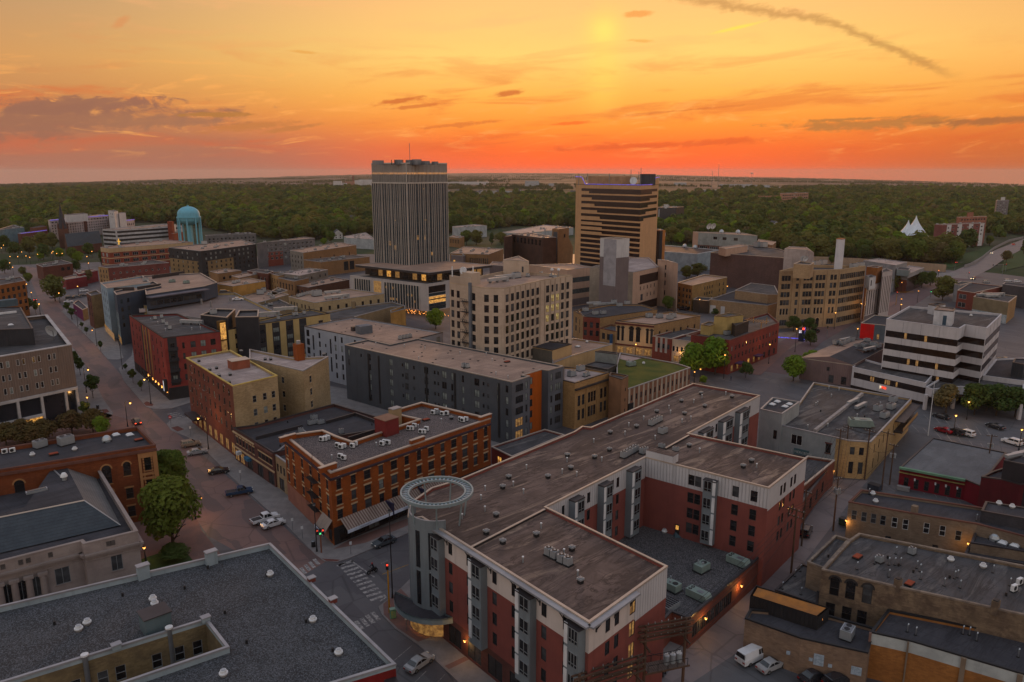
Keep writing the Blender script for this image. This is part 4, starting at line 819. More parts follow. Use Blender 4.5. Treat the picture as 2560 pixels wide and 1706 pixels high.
for u in (.31,.425,.54,.655):
    m = MB(); q = b.wp(0,0,u,0,.35); m.cyl((q.x,q.y,.8),.55,7.6,LIME,14,.46); m.box((q.x,q.y,8.4),(1.3,1.0,.45),LIME,b.wang(0,0)); m.box((q.x,q.y,0),(1.4,1.4,.8),LIME,b.wang(0,0)); b.part(m,'column',False)
def up(p,z): q = P(p,z); return (q.x,q.y,z)
m = MB(); ra,rb,rc = up(t(0,2,768,735),13.6),up(t(0,2,600,412),13.6),up(t(0,2,475,440),13.6); rd = up(t(0,2,-600,1010),13.6)
e1,e2 = up(t(0,2,1100,960),10.7),up(t(0,2,850,480),10.7); e0 = up(t(0,2,-500,1330),10.7); e3 = up(t(0,2,225,610),10.7); rr = up(t(0,2,230,790),13.6)
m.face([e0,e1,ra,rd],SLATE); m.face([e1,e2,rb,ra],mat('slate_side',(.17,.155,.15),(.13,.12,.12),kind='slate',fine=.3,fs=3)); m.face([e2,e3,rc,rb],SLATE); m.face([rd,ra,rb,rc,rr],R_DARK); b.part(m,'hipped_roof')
m = MB(); m.tube(rd,ra,.16,COPW,5); m.tube(ra,e1,.1,COPG,5); m.tube(rc,(ra[0]*.3+rc[0]*.7,ra[1]*.3+rc[1]*.7,13.7),.14,COPG,5); b.part(m,'ridge')
m = MB(); q = P(t(0,2,588,550),13.6); m.cyl((q.x,q.y,13.5),.4,.7,PALEM,10); m.lathe([(.4,.7),(.62,.8),(.5,1.2),(.3,1.5),(0,1.6)],WHITEM,(q.x,q.y,13.5),12); b.part(m,'roof_ventilator')
m = MB(); q = P(t(0,2,335,655),13.6); m.box((q.x,q.y,13.605),(3.2,1.0,.35),PALEM,rad(42)); m.box((q.x,q.y,13.96),(2.9,.7,.08),G_TEAL,rad(42)); b.part(m,'skylight')
# ---- orange-brown brick hall with the arched windows
b = B('arched_brick_hall','brown brick hall with sandstone corner bay and arched windows','building')
BRK_B = mat('brown_brick',(.17,.06,.033),(.13,.045,.026),kind='brick'); SAND = mat('sandstone',(.36,.21,.12),(.29,.165,.095),kind='block')
b.vol([t(0,2,-400,520),t(0,2,1420,228),t(0,2,1258,62),t(0,2,-400,320)],15.4,BRK_B,R_DARK,par=.8,cop=mat('brick_coping',(.12,.06,.05)),
      wins=[(0,'l',[.83],[11.2],1.3,2.2,'sa','d',FRD,SAND),(0,'l',[.83],[6.4],1.3,2.2,'s','d',FRD,SAND),(0,'l',[.83],[2.6],1.3,2.2,'s','d',FRD,SAND),(0,'l',[.945],[11.6],1.3,2.3,'sa','d',FRD,SAND),(0,'l',[.945],[7.4],1.4,2.2,'s','d',FRD,SAND),(0,'l',[.945],[3.4],1.4,2.2,'s','d',FRD,SAND),(0,'l',[.28,.72],[10.6,5.8],1.6,3,'sa','d',FRD,SAND)])
m = MB(); b.wbox(m,0,0,0,1.003,14.3,14.8,0,.45,mat('brick_coping',(.12,.06,.05))); b.part(m,'cornice')
m = MB()
for u0,u1 in ((.895,.91),(.975,1.0)): b.wbox(m,0,0,u0,u1,0,14.2,0,.35,SAND)
for z0,z1 in ((13.2,14.2),(9.55,10.0),(8.7,9.1),(5.3,5.9),(1.6,2.1)): b.wbox(m,0,0,.9105,.9745,z0,z1,0,.28,SAND)
for u in (.918,.964):
    for i in range(12): b.wbox(m,0,0,u,u+.008,6.1+i*.6,6.5+i*.6,0,.2,SAND)
b.part(m,'stone_bay')
ac('block',b,0,[t(0,2,370,250)],'tall green grey chiller on the dark roof of the arched brick hall',rad(60),None,1.0); ac('block',b,0,[t(0,2,605,225)],'long low fan unit on the dark roof of the arched brick hall',rad(52),None,1.2)
ac('dome',b,0,[t(0,2,975,195)],'round exhaust hood on the dark roof of the arched brick hall',rad(42)); ac('split',b,0,[t(0,2,45,310),t(0,2,115,300)],['white air conditioner at the frame edge of the arched brick hall roof','white air conditioner on the arched brick hall roof, nearer the tall chiller'],rad(42),'air conditioners on the arched hall')
b.vents(0,at=[t(0,2,1060,145),t(0,2,1185,145)],kind='sky'); b.vents(0,at=[t(0,2,297,330),t(0,2,683,280)],kind='cap'); b.vents(0,at=[t(0,2,1265,190),t(0,2,490,320)],kind='hatch')
# ---- brown city block with white framed ground floor
b = B('brown_office','brown panelled office block with slit windows above white framed glass base','office building')
BRNP = mat('brown_panel',(.185,.135,.11),(.15,.108,.09),kind='ribs',scale=.1); WFR = mat('white_frame_stone',(.42,.40,.40))
sl = [.16,.225,.345,.41,.545,.61,.745,.81]; sl = [(.28+.72*u) for u in (.04,.12,.25,.325,.46,.53,.67,.74)]
b.vol([t(0,1,-320,680),t(0,1,652,518),t(0,1,432,244),t(0,1,-320,330)],21,BRNP,R_GREY,par=1.2,cop=WFR,cw=.9,
      bands=[(0,0,1,0,8.3,mat('dark_glazing',(.02,.022,.028),rough=.15,spec=.6)),(1,0,1,0,8.3,mat('dark_glazing',(.02,.022,.028))),(0,0,1,8.3,8.9,WFR),(1,0,1,8.3,8.9,WFR)],
      wins=[(0,'l',sl,[18.6,15.0,11.4],.75,1.7,'p','n',FRW,None),(1,'g',8,.03,.97,[18.6,15.0,11.4],.75,1.7,'p','n',FRW,None)])
m = MB()
for u in (.18,.40,.63,.87,.985): b.wbox(m,0,0,u-.012,u+.012,0,8.9,0,.6,WFR)
b.wbox(m,0,0,0,1,8.25,8.95,.02,.62,WFR); b.wbox(m,0,0,0,.63,2.9,3.5,.02,.9,WFR); b.part(m,'white_frame')
m = MB(); b.wbox(m,0,0,.40,.62,.3,2.7,.02,.06,G_LIT); b.wbox(m,0,0,.19,.38,.3,2.7,.02,.06,G_LIT2); b.part(m,'lobby_glass')
m = MB(); q0 = up(t(0,1,-350,500),20); q1 = up(t(0,1,312,500),20); q2 = up(t(0,1,245,370),20)
b.vol([t(0,1,-350,395),t(0,1,302,372),t(0,1,190,178),t(0,1,-350,178)],24.6,mat('dark_penthouse',(.035,.035,.042),kind='ribs'),R_GREY,z0=19.8,par=.2,cop=COPD)
m = MB(); q = P(t(0,1,60,165),24.5); m.box((q.x,q.y,24.4),(6,3,2.2),mat('teal_louvre',(.08,.12,.15),kind='ribs'),rad(48)); b.part(m,'louvre_box')
m = MB(); q = P(t(0,1,50,235),24.5); m.box((q.x,q.y,24.4),(6,.6,.6),WHITEM,rad(48)); b.part(m,'skylight'); b.vents(1,at=[t(0,1,100,345)],kind='sky')
ac('dish',b,0,[t(0,1,490,470)],'large white satellite dish on the brown office roof',rad(-10),None,1.4)
# ---- maroon and black apartments on the far side of the street
b = B('red_apartments','maroon brick apartments with timber coloured bay stripes at the street corner','apartment block')
MAR = mat('maroon_panel',(.20,.052,.045),(.165,.042,.04)); BLKP = mat('black_panel',(.03,.03,.034)); TIM = mat('timber_panel',(.33,.2,.09),(.26,.155,.07)); YELP = mat('yellow_panel',(.42,.32,.18),(.36,.275,.15))
b.vol([t(0,1,1178,250),t(0,1,1490,457),t(0,1,2005,398),t(0,1,1620,235)],19.5,MAR,R_GREY,par=.55,cop=mat('dark_eave',(.035,.03,.03)),cw=.4,
      bands=[(0,.36,.40,3.6,19,BLKP),(0,.52,.55,3.6,19,BLKP),(0,.40,.43,3.6,19,TIM),(0,.49,.52,3.6,19,TIM),(0,.58,.61,3.6,19,TIM),(1,.06,.22,4.5,19.3,BLKP),(1,0,1,0,3.9,mat('shopfront_dark',(.03,.028,.03))),(0,0,1,0,3.2,mat('shopfront_dark',(.03,.028,.03)))],
      wins=[(0,'l',[.08,.2,.3,.455,.68,.8,.92],[16.9,13.7,10.5,7.3],1.0,1.9,'s','n',FRD,None),(0,'g',8,.1,.95,[1.7],2.4,2.4,'r','n'),(1,'l',[.14],[16.5,13.2,9.9,6.6],1.3,2.0,'d','p',FRD,None),(1,'l',[.33],[16.5,13.2,9.9,6.6],.7,1.9,'p','n'),(1,'l',[.5,.68,.86],[16.5,13.2,9.9,6.6],1.5,1.9,'d','p',FRD,None)])
m = MB()
for z in (5.6,8.9,12.2,15.5): b.wbox(m,0,1,.055,.225,z-.1,z+.1,.0,1.0,BLKP); b.wbox(m,0,1,.055,.225,z+.1,z+1.0,.93,.99,BLKP)
b.part(m,'balcony')
m = MB(); b.wbox(m,0,0,.955,.985,2.6,6.4,.1,1.0,BLKP); b.part(m,'blade_sign'); m = MB(); b.wbox(m,0,0,.962,.978,2.9,6.1,1.005,1.03,mat('sign_white_lit',(.7,.7,.75),emit=(.8,.85,1),es=.35)); b.part(m,'sign_letters')
m = MB()
for u in (.45,.58,.66,.74,.83,.97): b.wbox(m,0,0,u,u+.008,2.3,3.0,.05,.3,glowmat('lamp_glow',(1,.42,.08),4))
b.part(m,'wall_lamp')
ac('cond',b,0,[t(0,1,x,y) for x,y in ((1415,290),(1475,275),(1490,320),(1520,345),(1550,378))],'dark condenser on the grey roof of the maroon apartments',.5,'condensers on the maroon apartments'); ac('duct',b,0,[t(0,1,1740,335)],'long silver duct unit at the roof edge of the maroon apartments',rad(-10),None,1.2)
ac('block',b,0,[t(0,1,1300,225)],'dark box unit at the back corner of the maroon apartments',.5,None,.9); b.vents(0,at=[t(0,1,x,y) for x,y in ((1375,300),(1440,330),(1510,395),(1750,385),(1830,380))],kind='pipe')
b = B('yellow_apartments','yellow panelled apartments with black bays and glowing stair tower','apartment block')
b.vol([t(0,1,2080,382),t(1,1,0,335),t(1,1,675,232),t(1,1,495,192),t(0,1,2334,300)],17.3,YELP,R_GREY,par=.5,cop=mat('dark_eave',(.035,.03,.03)),cw=.4,
      bands=[(1,u,u+.1,4,17,BLKP) for u in (.02,.2,.38,.56)],wins=[(0,'l',[.28,.62],[14.6,11.4],1.2,1.7,'d','n',FRD,None),(0,'l',[.28,.62],[8.2,5.0],1.2,1.7,'d','n',FRD,None),(1,'l',[.07,.25,.43,.61],[14.4,11.3,8.2,5.1],2.2,1.6,'t','p',FRD,None),(1,'l',[.86],[14.4,11.3],1.8,1.7,'d','n',FRD,TRIM)])
b.vol([t(0,1,1828,245),t(0,1,2068,270),t(0,1,2145,195),t(0,1,1980,190)],21.5,BLKP,R_GREY,par=.8,cop=COPW); b.vol([t(0,1,2145,265),t(1,1,20,262),t(1,1,25,200),t(0,1,2180,205)],21.3,BLKP,R_GREY,z0=0,par=.8,cop=COPW)
m = MB(); b.wbox(m,0,0,-.28,-.06,4,20.5,-1.5,0,mat('stair_frame',(.12,.07,.03))); b.part(m,'stair_tower'); m = MB()
for z0,z1,g_ in ((14.4,19.9,G_LIT),(9.6,13.9,G_LIT2),(5,9.2,G_BROWN)): b.wbox(m,0,0,-.265,-.075,z0,z1,.01,.04,g_)
b.part(m,'stair_glass')
ac('block',b,1,[t(0,1,1945,240)],'silver unit on the black stair penthouse',.6); ac('cond',b,0,[t(1,1,x,y) for x,y in ((205,290),(345,255),(440,240),(370,250))],'small condenser on the grey roof of the yellow apartments',.6,'condensers on the yellow apartments')
ac('duct',b,0,[t(1,1,95,262),t(1,1,260,215)],'long silver duct behind the parapet of the yellow apartments',rad(20),'ducts on the yellow apartments',1.3)
b = B('navy_block','navy and pale blue panelled block beside the rooftop car park','building')
NAVY = mat('navy_panel',(.05,.06,.08),(.042,.05,.068)); LBLU = mat('pale_blue_panel',(.25,.31,.36),(.21,.265,.31))
b.vol([t(0,0,915,1193),t(0,0,975,1243),t(0,0,1370,1190),t(0,0,1300,1130)],21.5,LBLU,R_TAN,par=.7,cop=COPW,wins=[(0,'g',3,.05,.95,[18.4,15.2,12,8.8,5.6],1.2,1.7,'d','g',FRD,None)])
b.vol([t(0,0,1036,1272),t(0,0,1062,1303),t(0,0,1470,1222),t(0,0,1400,1180)],20.6,NAVY,R_TAN,par=.7,cop=COPW,bands=[(0,0,1,0,13,mat('steel_blue',(.12,.16,.19)))],wins=[(0,'g',2,.05,.95,[12,8.8,5.6],1.2,1.7,'d','g',FRD,None),(1,'g',2,.02,.3,[17.5,14.3,11,8],1.2,1.7,'d','g',FRD,None)])
b.vol([t(0,0,1330,1290),t(0,0,1330,1300),t(0,0,1860,1225),t(0,0,1980,1190),t(0,0,1830,1105),t(0,0,1300,1130)],20.2,NAVY,R_TAN,z0=14,par=.5,cop=COPW,wins=[(1,'g',8,.05,.95,[16.2],2.6,1.8,'d','d')])
m = MB(); b.wbox(m,0,0,-.1,1.3,.4,3.4,.05,.12,G_LIT2); b.wbox(m,1,0,0,1,.4,3.0,.05,.1,G_LIT2); b.part(m,'shop_glass')
m = MB(); b.wbox(m,2,1,.0,1,18.9,19.3,0,3.6,mat('grey_soffit',(.13,.12,.14))); b.part(m,'canopy')
ac('block',b,0,[t(0,0,1330,1180)],'black box unit on the tan roof of the navy block',.7); ac('rtu2',b,2,[t(0,0,1570,1190),t(0,0,1700,1200)],['silver unit on the tan roof over the car park, nearer the street','silver unit on the tan roof over the car park, farther from the street'],.7,'units over the car park')
m = MB()
for px,px2 in (((1040,1255),(1225,1248)),((1255,1245),(1465,1215)),((1390,1140),(1680,1100)),((1240,1140),(1300,1150))):
    a_,c_ = P(t(0,0,*px),20.6),P(t(0,0,*px2),20.6); d = (c_-a_).normalized(); n = Vector((-d.y,d.x))*.3; m.hexa([(p.x,p.y,z) for z in (19.7,21.3) for p in (a_-n,c_-n,c_+n,a_+n)],COPD)
b.part(m,'roof_screen')
b = B('car_park_deck','concrete parking deck with cars on its open top level','parking deck')
b.vol([t(0,0,1185,1385),t(0,0,1340,1400),t(0,0,1340,1455),t(0,1,1830,275),t(0,0,2600,1500),t(0,0,2140,1285),t(0,0,1330,1300)],14.2,YELP,mat('deck_concrete',(.17,.145,.14),(.13,.11,.11),scale=.2,fine=.2),par=.9,cop=CONC,bands=[(2,0,1,8,14.2,CONC)])
for q in ((1460,1340),(1590,1320),(1715,1290),(1840,1395),(1885,1325),(1925,1415),(2100,1370)): m = MB(); p_ = P(t(0,0,*q),13.3); m.box((p_.x,p_.y,13.2),(.6,.6,2.6),CONC); b.part(m,'post')
DECK = 13.3
b = B('tan_walkup','narrow tan brick walk up with dark balconies on the main street','building')
b.vol([t(0,0,788,1285),t(0,0,830,1310),t(0,0,925,1290),t(0,0,880,1260)],15,mat('tan_wall',(.28,.2,.12),kind='brick'),R_GREY,par=.5,cop=COPG,bands=[(0,0,1,0,15,mat('dark_red_wall',(.12,.05,.04),kind='brick'))],wins=[(0,'g',2,.05,.95,[12.4,9.2,6],1.4,1.8,'d','d',FRD,None)])
b = B('magenta_lit_shop','low shop with magenta lit wall mural and string lights','shop')
b.vol([t(0,0,665,1380),t(0,0,752,1440),t(0,0,800,1420),t(0,0,715,1350)],5.5,mat('magenta_mural',(.15,.025,.075),(.07,.02,.06),scale=1.2),R_GREY,par=.4,cop=COPW,bands=[(1,0,1,0,5.5,mat('tan_wall',(.28,.2,.12)))])
# ---- light and dark grey apartments
b = B('pale_grey_apartments','pale grey panelled apartments with tan flat roof and tall window strips','apartment block')
PGR = mat('pale_grey_panel',(.30,.315,.35),(.26,.275,.31)); DGR = mat('charcoal_panel',(.068,.074,.084),(.058,.063,.073)); OR = mat('rust_orange_panel',(.36,.105,.022),(.31,.09,.02))
r5 = [14.9,11.9,8.9,5.9,2.6]
b.vol([t(1,1,440,350),t(1,1,1025,470),t(1,1,1225,517),t(1,1,1475,463),t(1,1,1705,406),t(1,1,890,266)],17,PGR,R_TAN,par=.5,cop=COPD,cw=.3,
      wins=[(0,'l',[.055],r5,1.6,2.2,'d','n',FRD,None),(0,'l',[.14,.42],[12,5.9],.8,5.0,'s','d',FRD,None),(0,'l',[.245,.50,.60,.8],r5,.9,1.9,'p','n',FRD,None),(0,'l',[.34,.7,.9],r5[1:],.7,1.1,'p','d',FRD,None),(3,'l',[.8],r5,1.8,1.9,'d','p',FRD,None)])
m = MB(); q = P(t(1,1,985,385),17.5); m.box((q.x,q.y,16.5),(4.4,3.4,2.6),mat('grey_penthouse',(.13,.14,.16)),rad(40)); q = P(t(1,1,895,365),17.5); m.box((q.x,q.y,16.5),(1.8,1.4,1.4),COPD,rad(40)); b.part(m,'penthouse')
ac('cond',b,0,[t(1,1,1315+30*i,470-6*i) for i in range(4)],'grey condenser in the short row on the tan roof of the pale grey apartments',.7,'condensers on the pale grey apartments'); b.vents(0,16,kind='dot',seed=5)
b = B('charcoal_apartments','long charcoal apartments with rust orange stripe and tan flat roof','apartment block')
cols_w = [(.028,.8,r5[:2]),(.115,.7,r5[:1]),(.17,1.5,r5),(.235,.8,r5[:3]),(.315,1.4,r5),(.39,.7,r5[:4]),(.415,1.5,r5),(.46,.7,r5[:4]),(.535,1.6,r5),(.585,.65,r5),(.605,.65,r5[:4]),(.64,1.7,r5),(.685,.8,r5),(.745,.8,r5),(.82,1.7,r5),(.855,.65,r5),(.88,.65,r5),(.93,.8,r5[:2]),(.975,.9,r5)]
b.vol([t(1,1,808,517),t(2,1,0,857),t(2,1,165,803),t(2,1,98,797),t(2,1,272,744),t(2,1,332,752),t(2,1,466,713),t(1,1,2334,625),t(1,1,1475,463),t(1,1,1225,517),t(1,1,1025,472)],17.1,DGR,R_TAN,par=.45,cop=COPW,cw=.28,
      bands=[(1,0,1,0,17.1,mat('slate_panel',(.115,.12,.135))),(3,0,1,0,17.1,OR),(5,0,1,0,17.1,mat('slate_panel',(.115,.12,.135)))],
      wins=[(0,'l',[u],r,w_,1.9 if w_ > 1 or w_ > .75 else 1.0,'d' if w_ > 1 else 'p','p' if w_ > .75 else 'd',FRD,None) for u,w_,r in cols_w]+[(1,'l',[.4],r5[:1],3.0,1.9,'t','d'),(1,'l',[.4],r5[1:3],3.0,1.9,'t','p',FRD,None),(1,'l',[.4],[5.9,2.6],3.0,2.2,'t','l'),(1,'l',[.8],r5,.8,1.9,'p','p'),(3,'l',[.4],r5,1.6,1.9,'d','p',FRD,None),(5,'l',[.22],r5,.8,1.9,'p','p'),(5,'l',[.66],r5,2.4,1.9,'t','p',FRD,None)])
for u in (.165,.235,.535,.70,.935): m = MB(); b.wbox(m,0,0,u-.006,u+.006,1.5,16,.005,.03,BLACK); b.part(m,'dark_strip')
b.vents(0,26,kind='dot',seed=8); b.vents(0,9,kind='pipe',seed=9); ac('cond',b,0,[t(1,1,1895,725),t(1,1,1928,730)],['white condenser on the charcoal apartments roof, nearer the pale grey wing','white condenser on the charcoal apartments roof, nearer the orange stripe'],.7,'condensers on the charcoal apartments')
b.vents(0,at=[t(1,1,2290,680)],kind='hatch')
b = B('loading_annex','low flat annex in the alley behind the charcoal apartments','annex')
b.vol([t(1,1,1150,1100),t(1,1,1060,1170),t(2,1,480,1350),t(2,1,500,1310),t(2,1,0,1480),t(1,1,2150,1440)][::1] if False else [t(1,1,2145,1448),t(2,1,0,1540),t(2,1,480,1340),t(2,1,300,1290)],4.4,mat('red_base',(.16,.04,.035)),R_GREY,par=.4,cop=COPW,wins=[(0,'l',[.4],[2.0],1.6,1.8,'r','L')])
# ---- cream mechanical building + ghost sign wing
CREAM = mat('cream_wall',(.40,.32,.215),(.33,.265,.18),kind='brick'); CREAM2 = mat('cream_wall_dark',(.27,.21,.14),(.22,.17,.115),kind='brick')
b = B('cream_warehouse','cream brick warehouse with silver ducts on its roof','building')
b.vol([t(1,1,297,80),t(1,1,530,135),t(1,1,1168,52),t(1,1,850,8)],12.5,CREAM,R_TAN,par=.5,cop=COPG,wins=[(0,'l',[.1,.22,.33,.52,.65,.8],[9.6],.9,2.0,'p','n',FRD,None),(1,'g',8,.03,.97,[9.3],1.2,1.8,'p','d',FRD,None)])
ac('duct',b,0,[t(1,1,700,105),t(1,1,760,95)],['long silver duct along the front roof edge of the cream warehouse','long silver duct just behind the front one on the cream warehouse'],rad(35),'ducts on the cream warehouse',1.3); ac('duct',b,0,[t(1,1,690,55)],'ribbed silver duct bank on the cream warehouse',rad(35),None,1.2)
ac('block',b,0,[t(1,1,555,75)],'big grey cooling box on the cream warehouse',rad(45),None,1.8); ac('cond',b,0,[t(1,1,385+22*i,85-6*i) for i in range(6)],'silver condenser in the row on the cream warehouse',rad(45),'condensers on the cream warehouse',1.2)
b = B('ghost_sign_building','lower cream brick wing with faded painted wall sign','building')
b.vol([t(1,1,610,230),t(1,1,700,320),t(1,1,1225,175),t(1,1,1365,165),t(1,1,1240,128),t(1,1,900,170)],9.5,CREAM2,R_GREY,par=.5,cop=COPG,wins=[(1,'l',[.55,.68],[4.6],1.2,1.6,'p','d')])
q = b.wp(0,1,.28,6.6,.04)-b.o; text('HISTORIC UNION',1.3,q,b.wang(0,1),mat('faded_paint',(.5,.42,.3)),b.root)
b.vol([t(1,1,1225,205),t(1,1,1230,225),t(1,1,1362,190),t(1,1,1350,160)],10.2,mat('ochre_wall',(.36,.22,.1)),R_GREY,par=.8,cop=COPG)
m = MB(); q = P(t(1,1,888,165),10); m.box((q.x,q.y,8),(1.4,1.2,4.2),CREAM2,rad(42)); b.part(m,'chimney')
# ================================================================== CENTRE
b = B('glass_tower','tall dark glass tower with pale vertical fins and copper lit crown','office tower')
FIN = mat('fin_silver',(.46,.42,.385),(.39,.36,.33),rough=.5); CURT = glassmat('curtain_glass',(.036,.056,.072),.12,.4); CRN = mat('copper_crown',(.26,.22,.20),(.2,.17,.155),rough=.4)
TW = [t(1,0,1085,1010),t(1,0,1395,1043),t(1,0,1760,1000)]
b.vol(TW,62.2,CURT,R_GREY,z0=20.2,par=.1,cop=None,hz=20); W = b.vols[0]['W']
c0 = sum(W,Vector((0,0)))/4
TOPW = [(p.x+(c0.x-p.x)*.02,p.y+(c0.y-p.y)*.02,0) for p in W]
b.vol(TOPW,72.3,CRN,R_GREY,z0=62.2,par=1.0,cop=FIN,bands=[(None,0,1,62.2,66.6,CURT)])
fin_m = {}
for vi,z0,z1,nn,jit in ((0,20.2,62.2,(19,19),.3),(1,62.3,72.3,(30,30),.05)):
    for w in (0,1):
        rs = random.Random(5+w); n = nn[w]; a_ = b.wang(vi,w)
        if (z0,) not in fin_m: fm = MB(); fm.hexa([(-.11,-.3,0),(.11,-.3,0),(.11,0,0),(-.11,0,0),(-.11,-.3,z1-z0),(.11,-.3,z1-z0),(.11,0,z1-z0),(-.11,0,z1-z0)],FIN); fin_m[(z0,)] = fm.mesh('fin')
        for i in range(n+1):
            u = min(1,max(0,(i+rs.uniform(-jit,jit))/n)); q = b.wp(vi,w,u,z0,0)-b.o; inst('fin',fin_m[(z0,)],b.root,q,a_)
m = MB()
for k in range(11):
    z = 24+k*3.55
    for w in (0,1): b.wbox(m,0,w,0,1,z,z+.35,0,.1,mat('spandrel',(.05,.055,.06),rough=.3))
for w in (0,1): b.wbox(m,0,w,0,1,61.9,62.6,0,.5,FIN); b.wbox(m,1,w,0,1,71.8,72.4,0,.5,FIN)
b.part(m,'floor_band')
m = MB()
for w in (0,1): b.wbox(m,1,w,0,1,66.6,67.5,-.02,.05,glowmat('crown_glow',(1,.42,.12),.7))
b.part(m,'crown_light')
m = MB(); rs = random.Random(2)
for w,u,z in ((1,.38,59),(1,.4,43),(0,.45,30),(1,.38,33),(1,.55,24),(0,.62,43),(0,.6,28),(1,.2,33.2)): b.wbox(m,0,w,u,u+.05,z,z+(.5 if z > 40 else 2.2),.0,.04,G_LIT2)
b.part(m,'lit_window')
m = MB(); rs = random.Random(8)
for u,w_,h_ in ((.15,5,2.5),(.42,2.8,3.2),(.56,2.2,3.0),(.66,4,3.6),(.78,3,1.8),(.9,2,1.2)):
    q = V(931+u*182,396); m.box((q[0],q[1],71.4),(w_,3,h_*.45+1),GREYM,rad(42))
for u in (.33,.37,.48): q = V(931+u*182,396); m.box((q[0],q[1],71.4),(.4,.4,2.4),BLACK)
q = V(1035,396); m.tube((q[0],q[1],71),(q[0],q[1],82),.14,GREYM,5); b.part(m,'roof_plant')
# podium
b.vol([t(1,0,905,1030),t(1,0,1580,1102),t(1,0,2155,1032),t(1,0,1500,975)],20.6,COPD,R_TAN,z0=19.4,par=.15,cop=COPG)
W2 = [P(p,20.6) for p in (t(1,0,905,1030),t(1,0,1580,1102),t(1,0,2155,1032),t(1,0,1500,975))]
b.vol([(p.x,p.y,0) for p in inset(W2,3.2)],19.4,mat('podium_glass',(.03,.022,.016),rough=.15,spec=.6),R_GREY,z0=15.2,par=0,wins=[(0,'g',7,.05,.98,[17.3],3.2,3.2,'o','l',FRD,None),(1,'g',9,.02,.98,[17.3],3.2,3.2,'o','l',FRD,None)])
WCON = mat('white_concrete',(.40,.37,.36),(.34,.315,.31))
b.vol([t(1,0,857,1128),t(1,0,1563,1208),t(1,0,1762,1178),t(1,0,1300,1100)],15.8,WCON,R_GREY,z0=2.6,par=.6,cop=WCON,hz=15.8,
      bands=[(0,.06,.28,4,14.6,CURT),(0,.32,.42,3,14.6,G_LIT2),(0,.46,.9,3,14.4,CURT),(1,.05,.82,11.4,14.6,G_BROWN),(1,.05,.82,9.8,11.2,CURT),(1,.05,.82,6.3,9.6,G_LIT),(1,.05,.82,3,6.2,CURT)])
m = MB()
for u in [.06+.22*i/7 for i in range(8)]+[.46+.44*i/13 for i in range(14)]: b.wbox(m,len(b.vols)-1,0,u-.003,u+.003,3,14.6,0,.3,FIN)
for z in (4.4,7.9): b.wbox(m,len(b.vols)-1,1,.05,.82,z,z+.5,0,.2,FRD)
b.part(m,'mullion')['kind'] = 'stuff'
m = MB(); rs = random.Random(4)
for i in range(10): u = rs.uniform(.47,.86); z = rs.choice((6,9,11.5)); b.wbox(m,len(b.vols)-1,0,u,u+.02,z,z+1.2,.01,.04,G_LIT2)
b.part(m,'lit_window')
PODV = len(b.vols)-1
m = MB()
for u in (.2,.5,.8): q = b.wp(PODV,0,u,0,-2); m.cyl((q.x,q.y,0),.5,2.6,WCON,8)
b.part(m,'column')
m = MB()      # string lights in the plaza under the podium
GL = glowmat('string_bulb',(1,.35,.08),6); rs = random.Random(12)
for i in range(80):
    u = rs.uniform(.62,1.25); q = b.wp(PODV,0,u,rs.uniform(1.2,3.0),rs.uniform(.5,5)); m.box((q.x,q.y,q.z),(.17,.17,.17),GL)
o = m.obj('string_lights',None,b.o); tag(o,'warm string lights over the plaza under the glass tower','string lights',kind='stuff')
# ---- beige ten storey block with fire escape
b = B('beige_office','beige brick ten storey office block with iron fire escape','office building')
BEI = mat('beige_brick',(.47,.385,.32),(.41,.335,.275),kind='block',scale=.12)
rw = [31.3-3.18*i for i in range(9)]
b.vol([t(1,0,1765,1192),t(1,0,2060,1238),t(1,0,2265,1243),t(2,0,300,1165),t(2,0,553,1125),t(1,0,2280,1085)],34.5,BEI,R_TAN,par=.9,cop=mat('beige_coping',(.42,.33,.25)),recess=.3,
      wins=[(0,'l',[.09,.27],rw,1.4,2.2,'p','d',FRD,None),(0,'l',[.75],rw,1.5,2.2,'p','d',FRD,None),(1,'l',[.2,.62,.80],rw,1.4,2.2,'p','d',FRD,None),(2,'l',[(i+.5)/8 for i in range(7)],rw,1.55,2.3,'p','d',FRD,None),(3,'l',[.1,.25,.4],rw[:1],1.55,2.3,'p','d',FRD,None),(3,'l',[.1,.28,.46],rw[1:4],1.55,2.3,'d','y',FRD,None),(3,'l',[.1,.28,.46],rw[4:],1.55,2.3,'p','d',FRD,None),(3,'l',[.63,.82,.92],rw,1.55,2.3,'p','d',FRD,None)])
m = MB()
for i in range(9): b.wbox(m,0,2,i/8-.006,i/8+.006,2,34.2,0,.25,BEI)
for u in (.2,.36,.55,.74): b.wbox(m,0,3,u-.012,u+.012,2,34.2,0,.25,BEI)
b.part(m,'pilaster')
m = MB(); W = b.vols[0]['W']
mm = MB(); b.wbox(mm,0,0,0,.66,34.55,36.8,-.5,0,BEI); b.wbox(mm,0,0,.3,.66,34.55,38.2,-4,-.52,BEI); b.part(mm,'raised_parapet')
b.vol([t(1,0,2255,985),t(2,0,40,985),t(2,0,155,1000),t(2,0,60,950)],38.6,BEI,R_TAN,z0=33.6,par=.3,cop=COPG,wins=[(1,'l',[.5],[35.6],1,2,'p','d')])
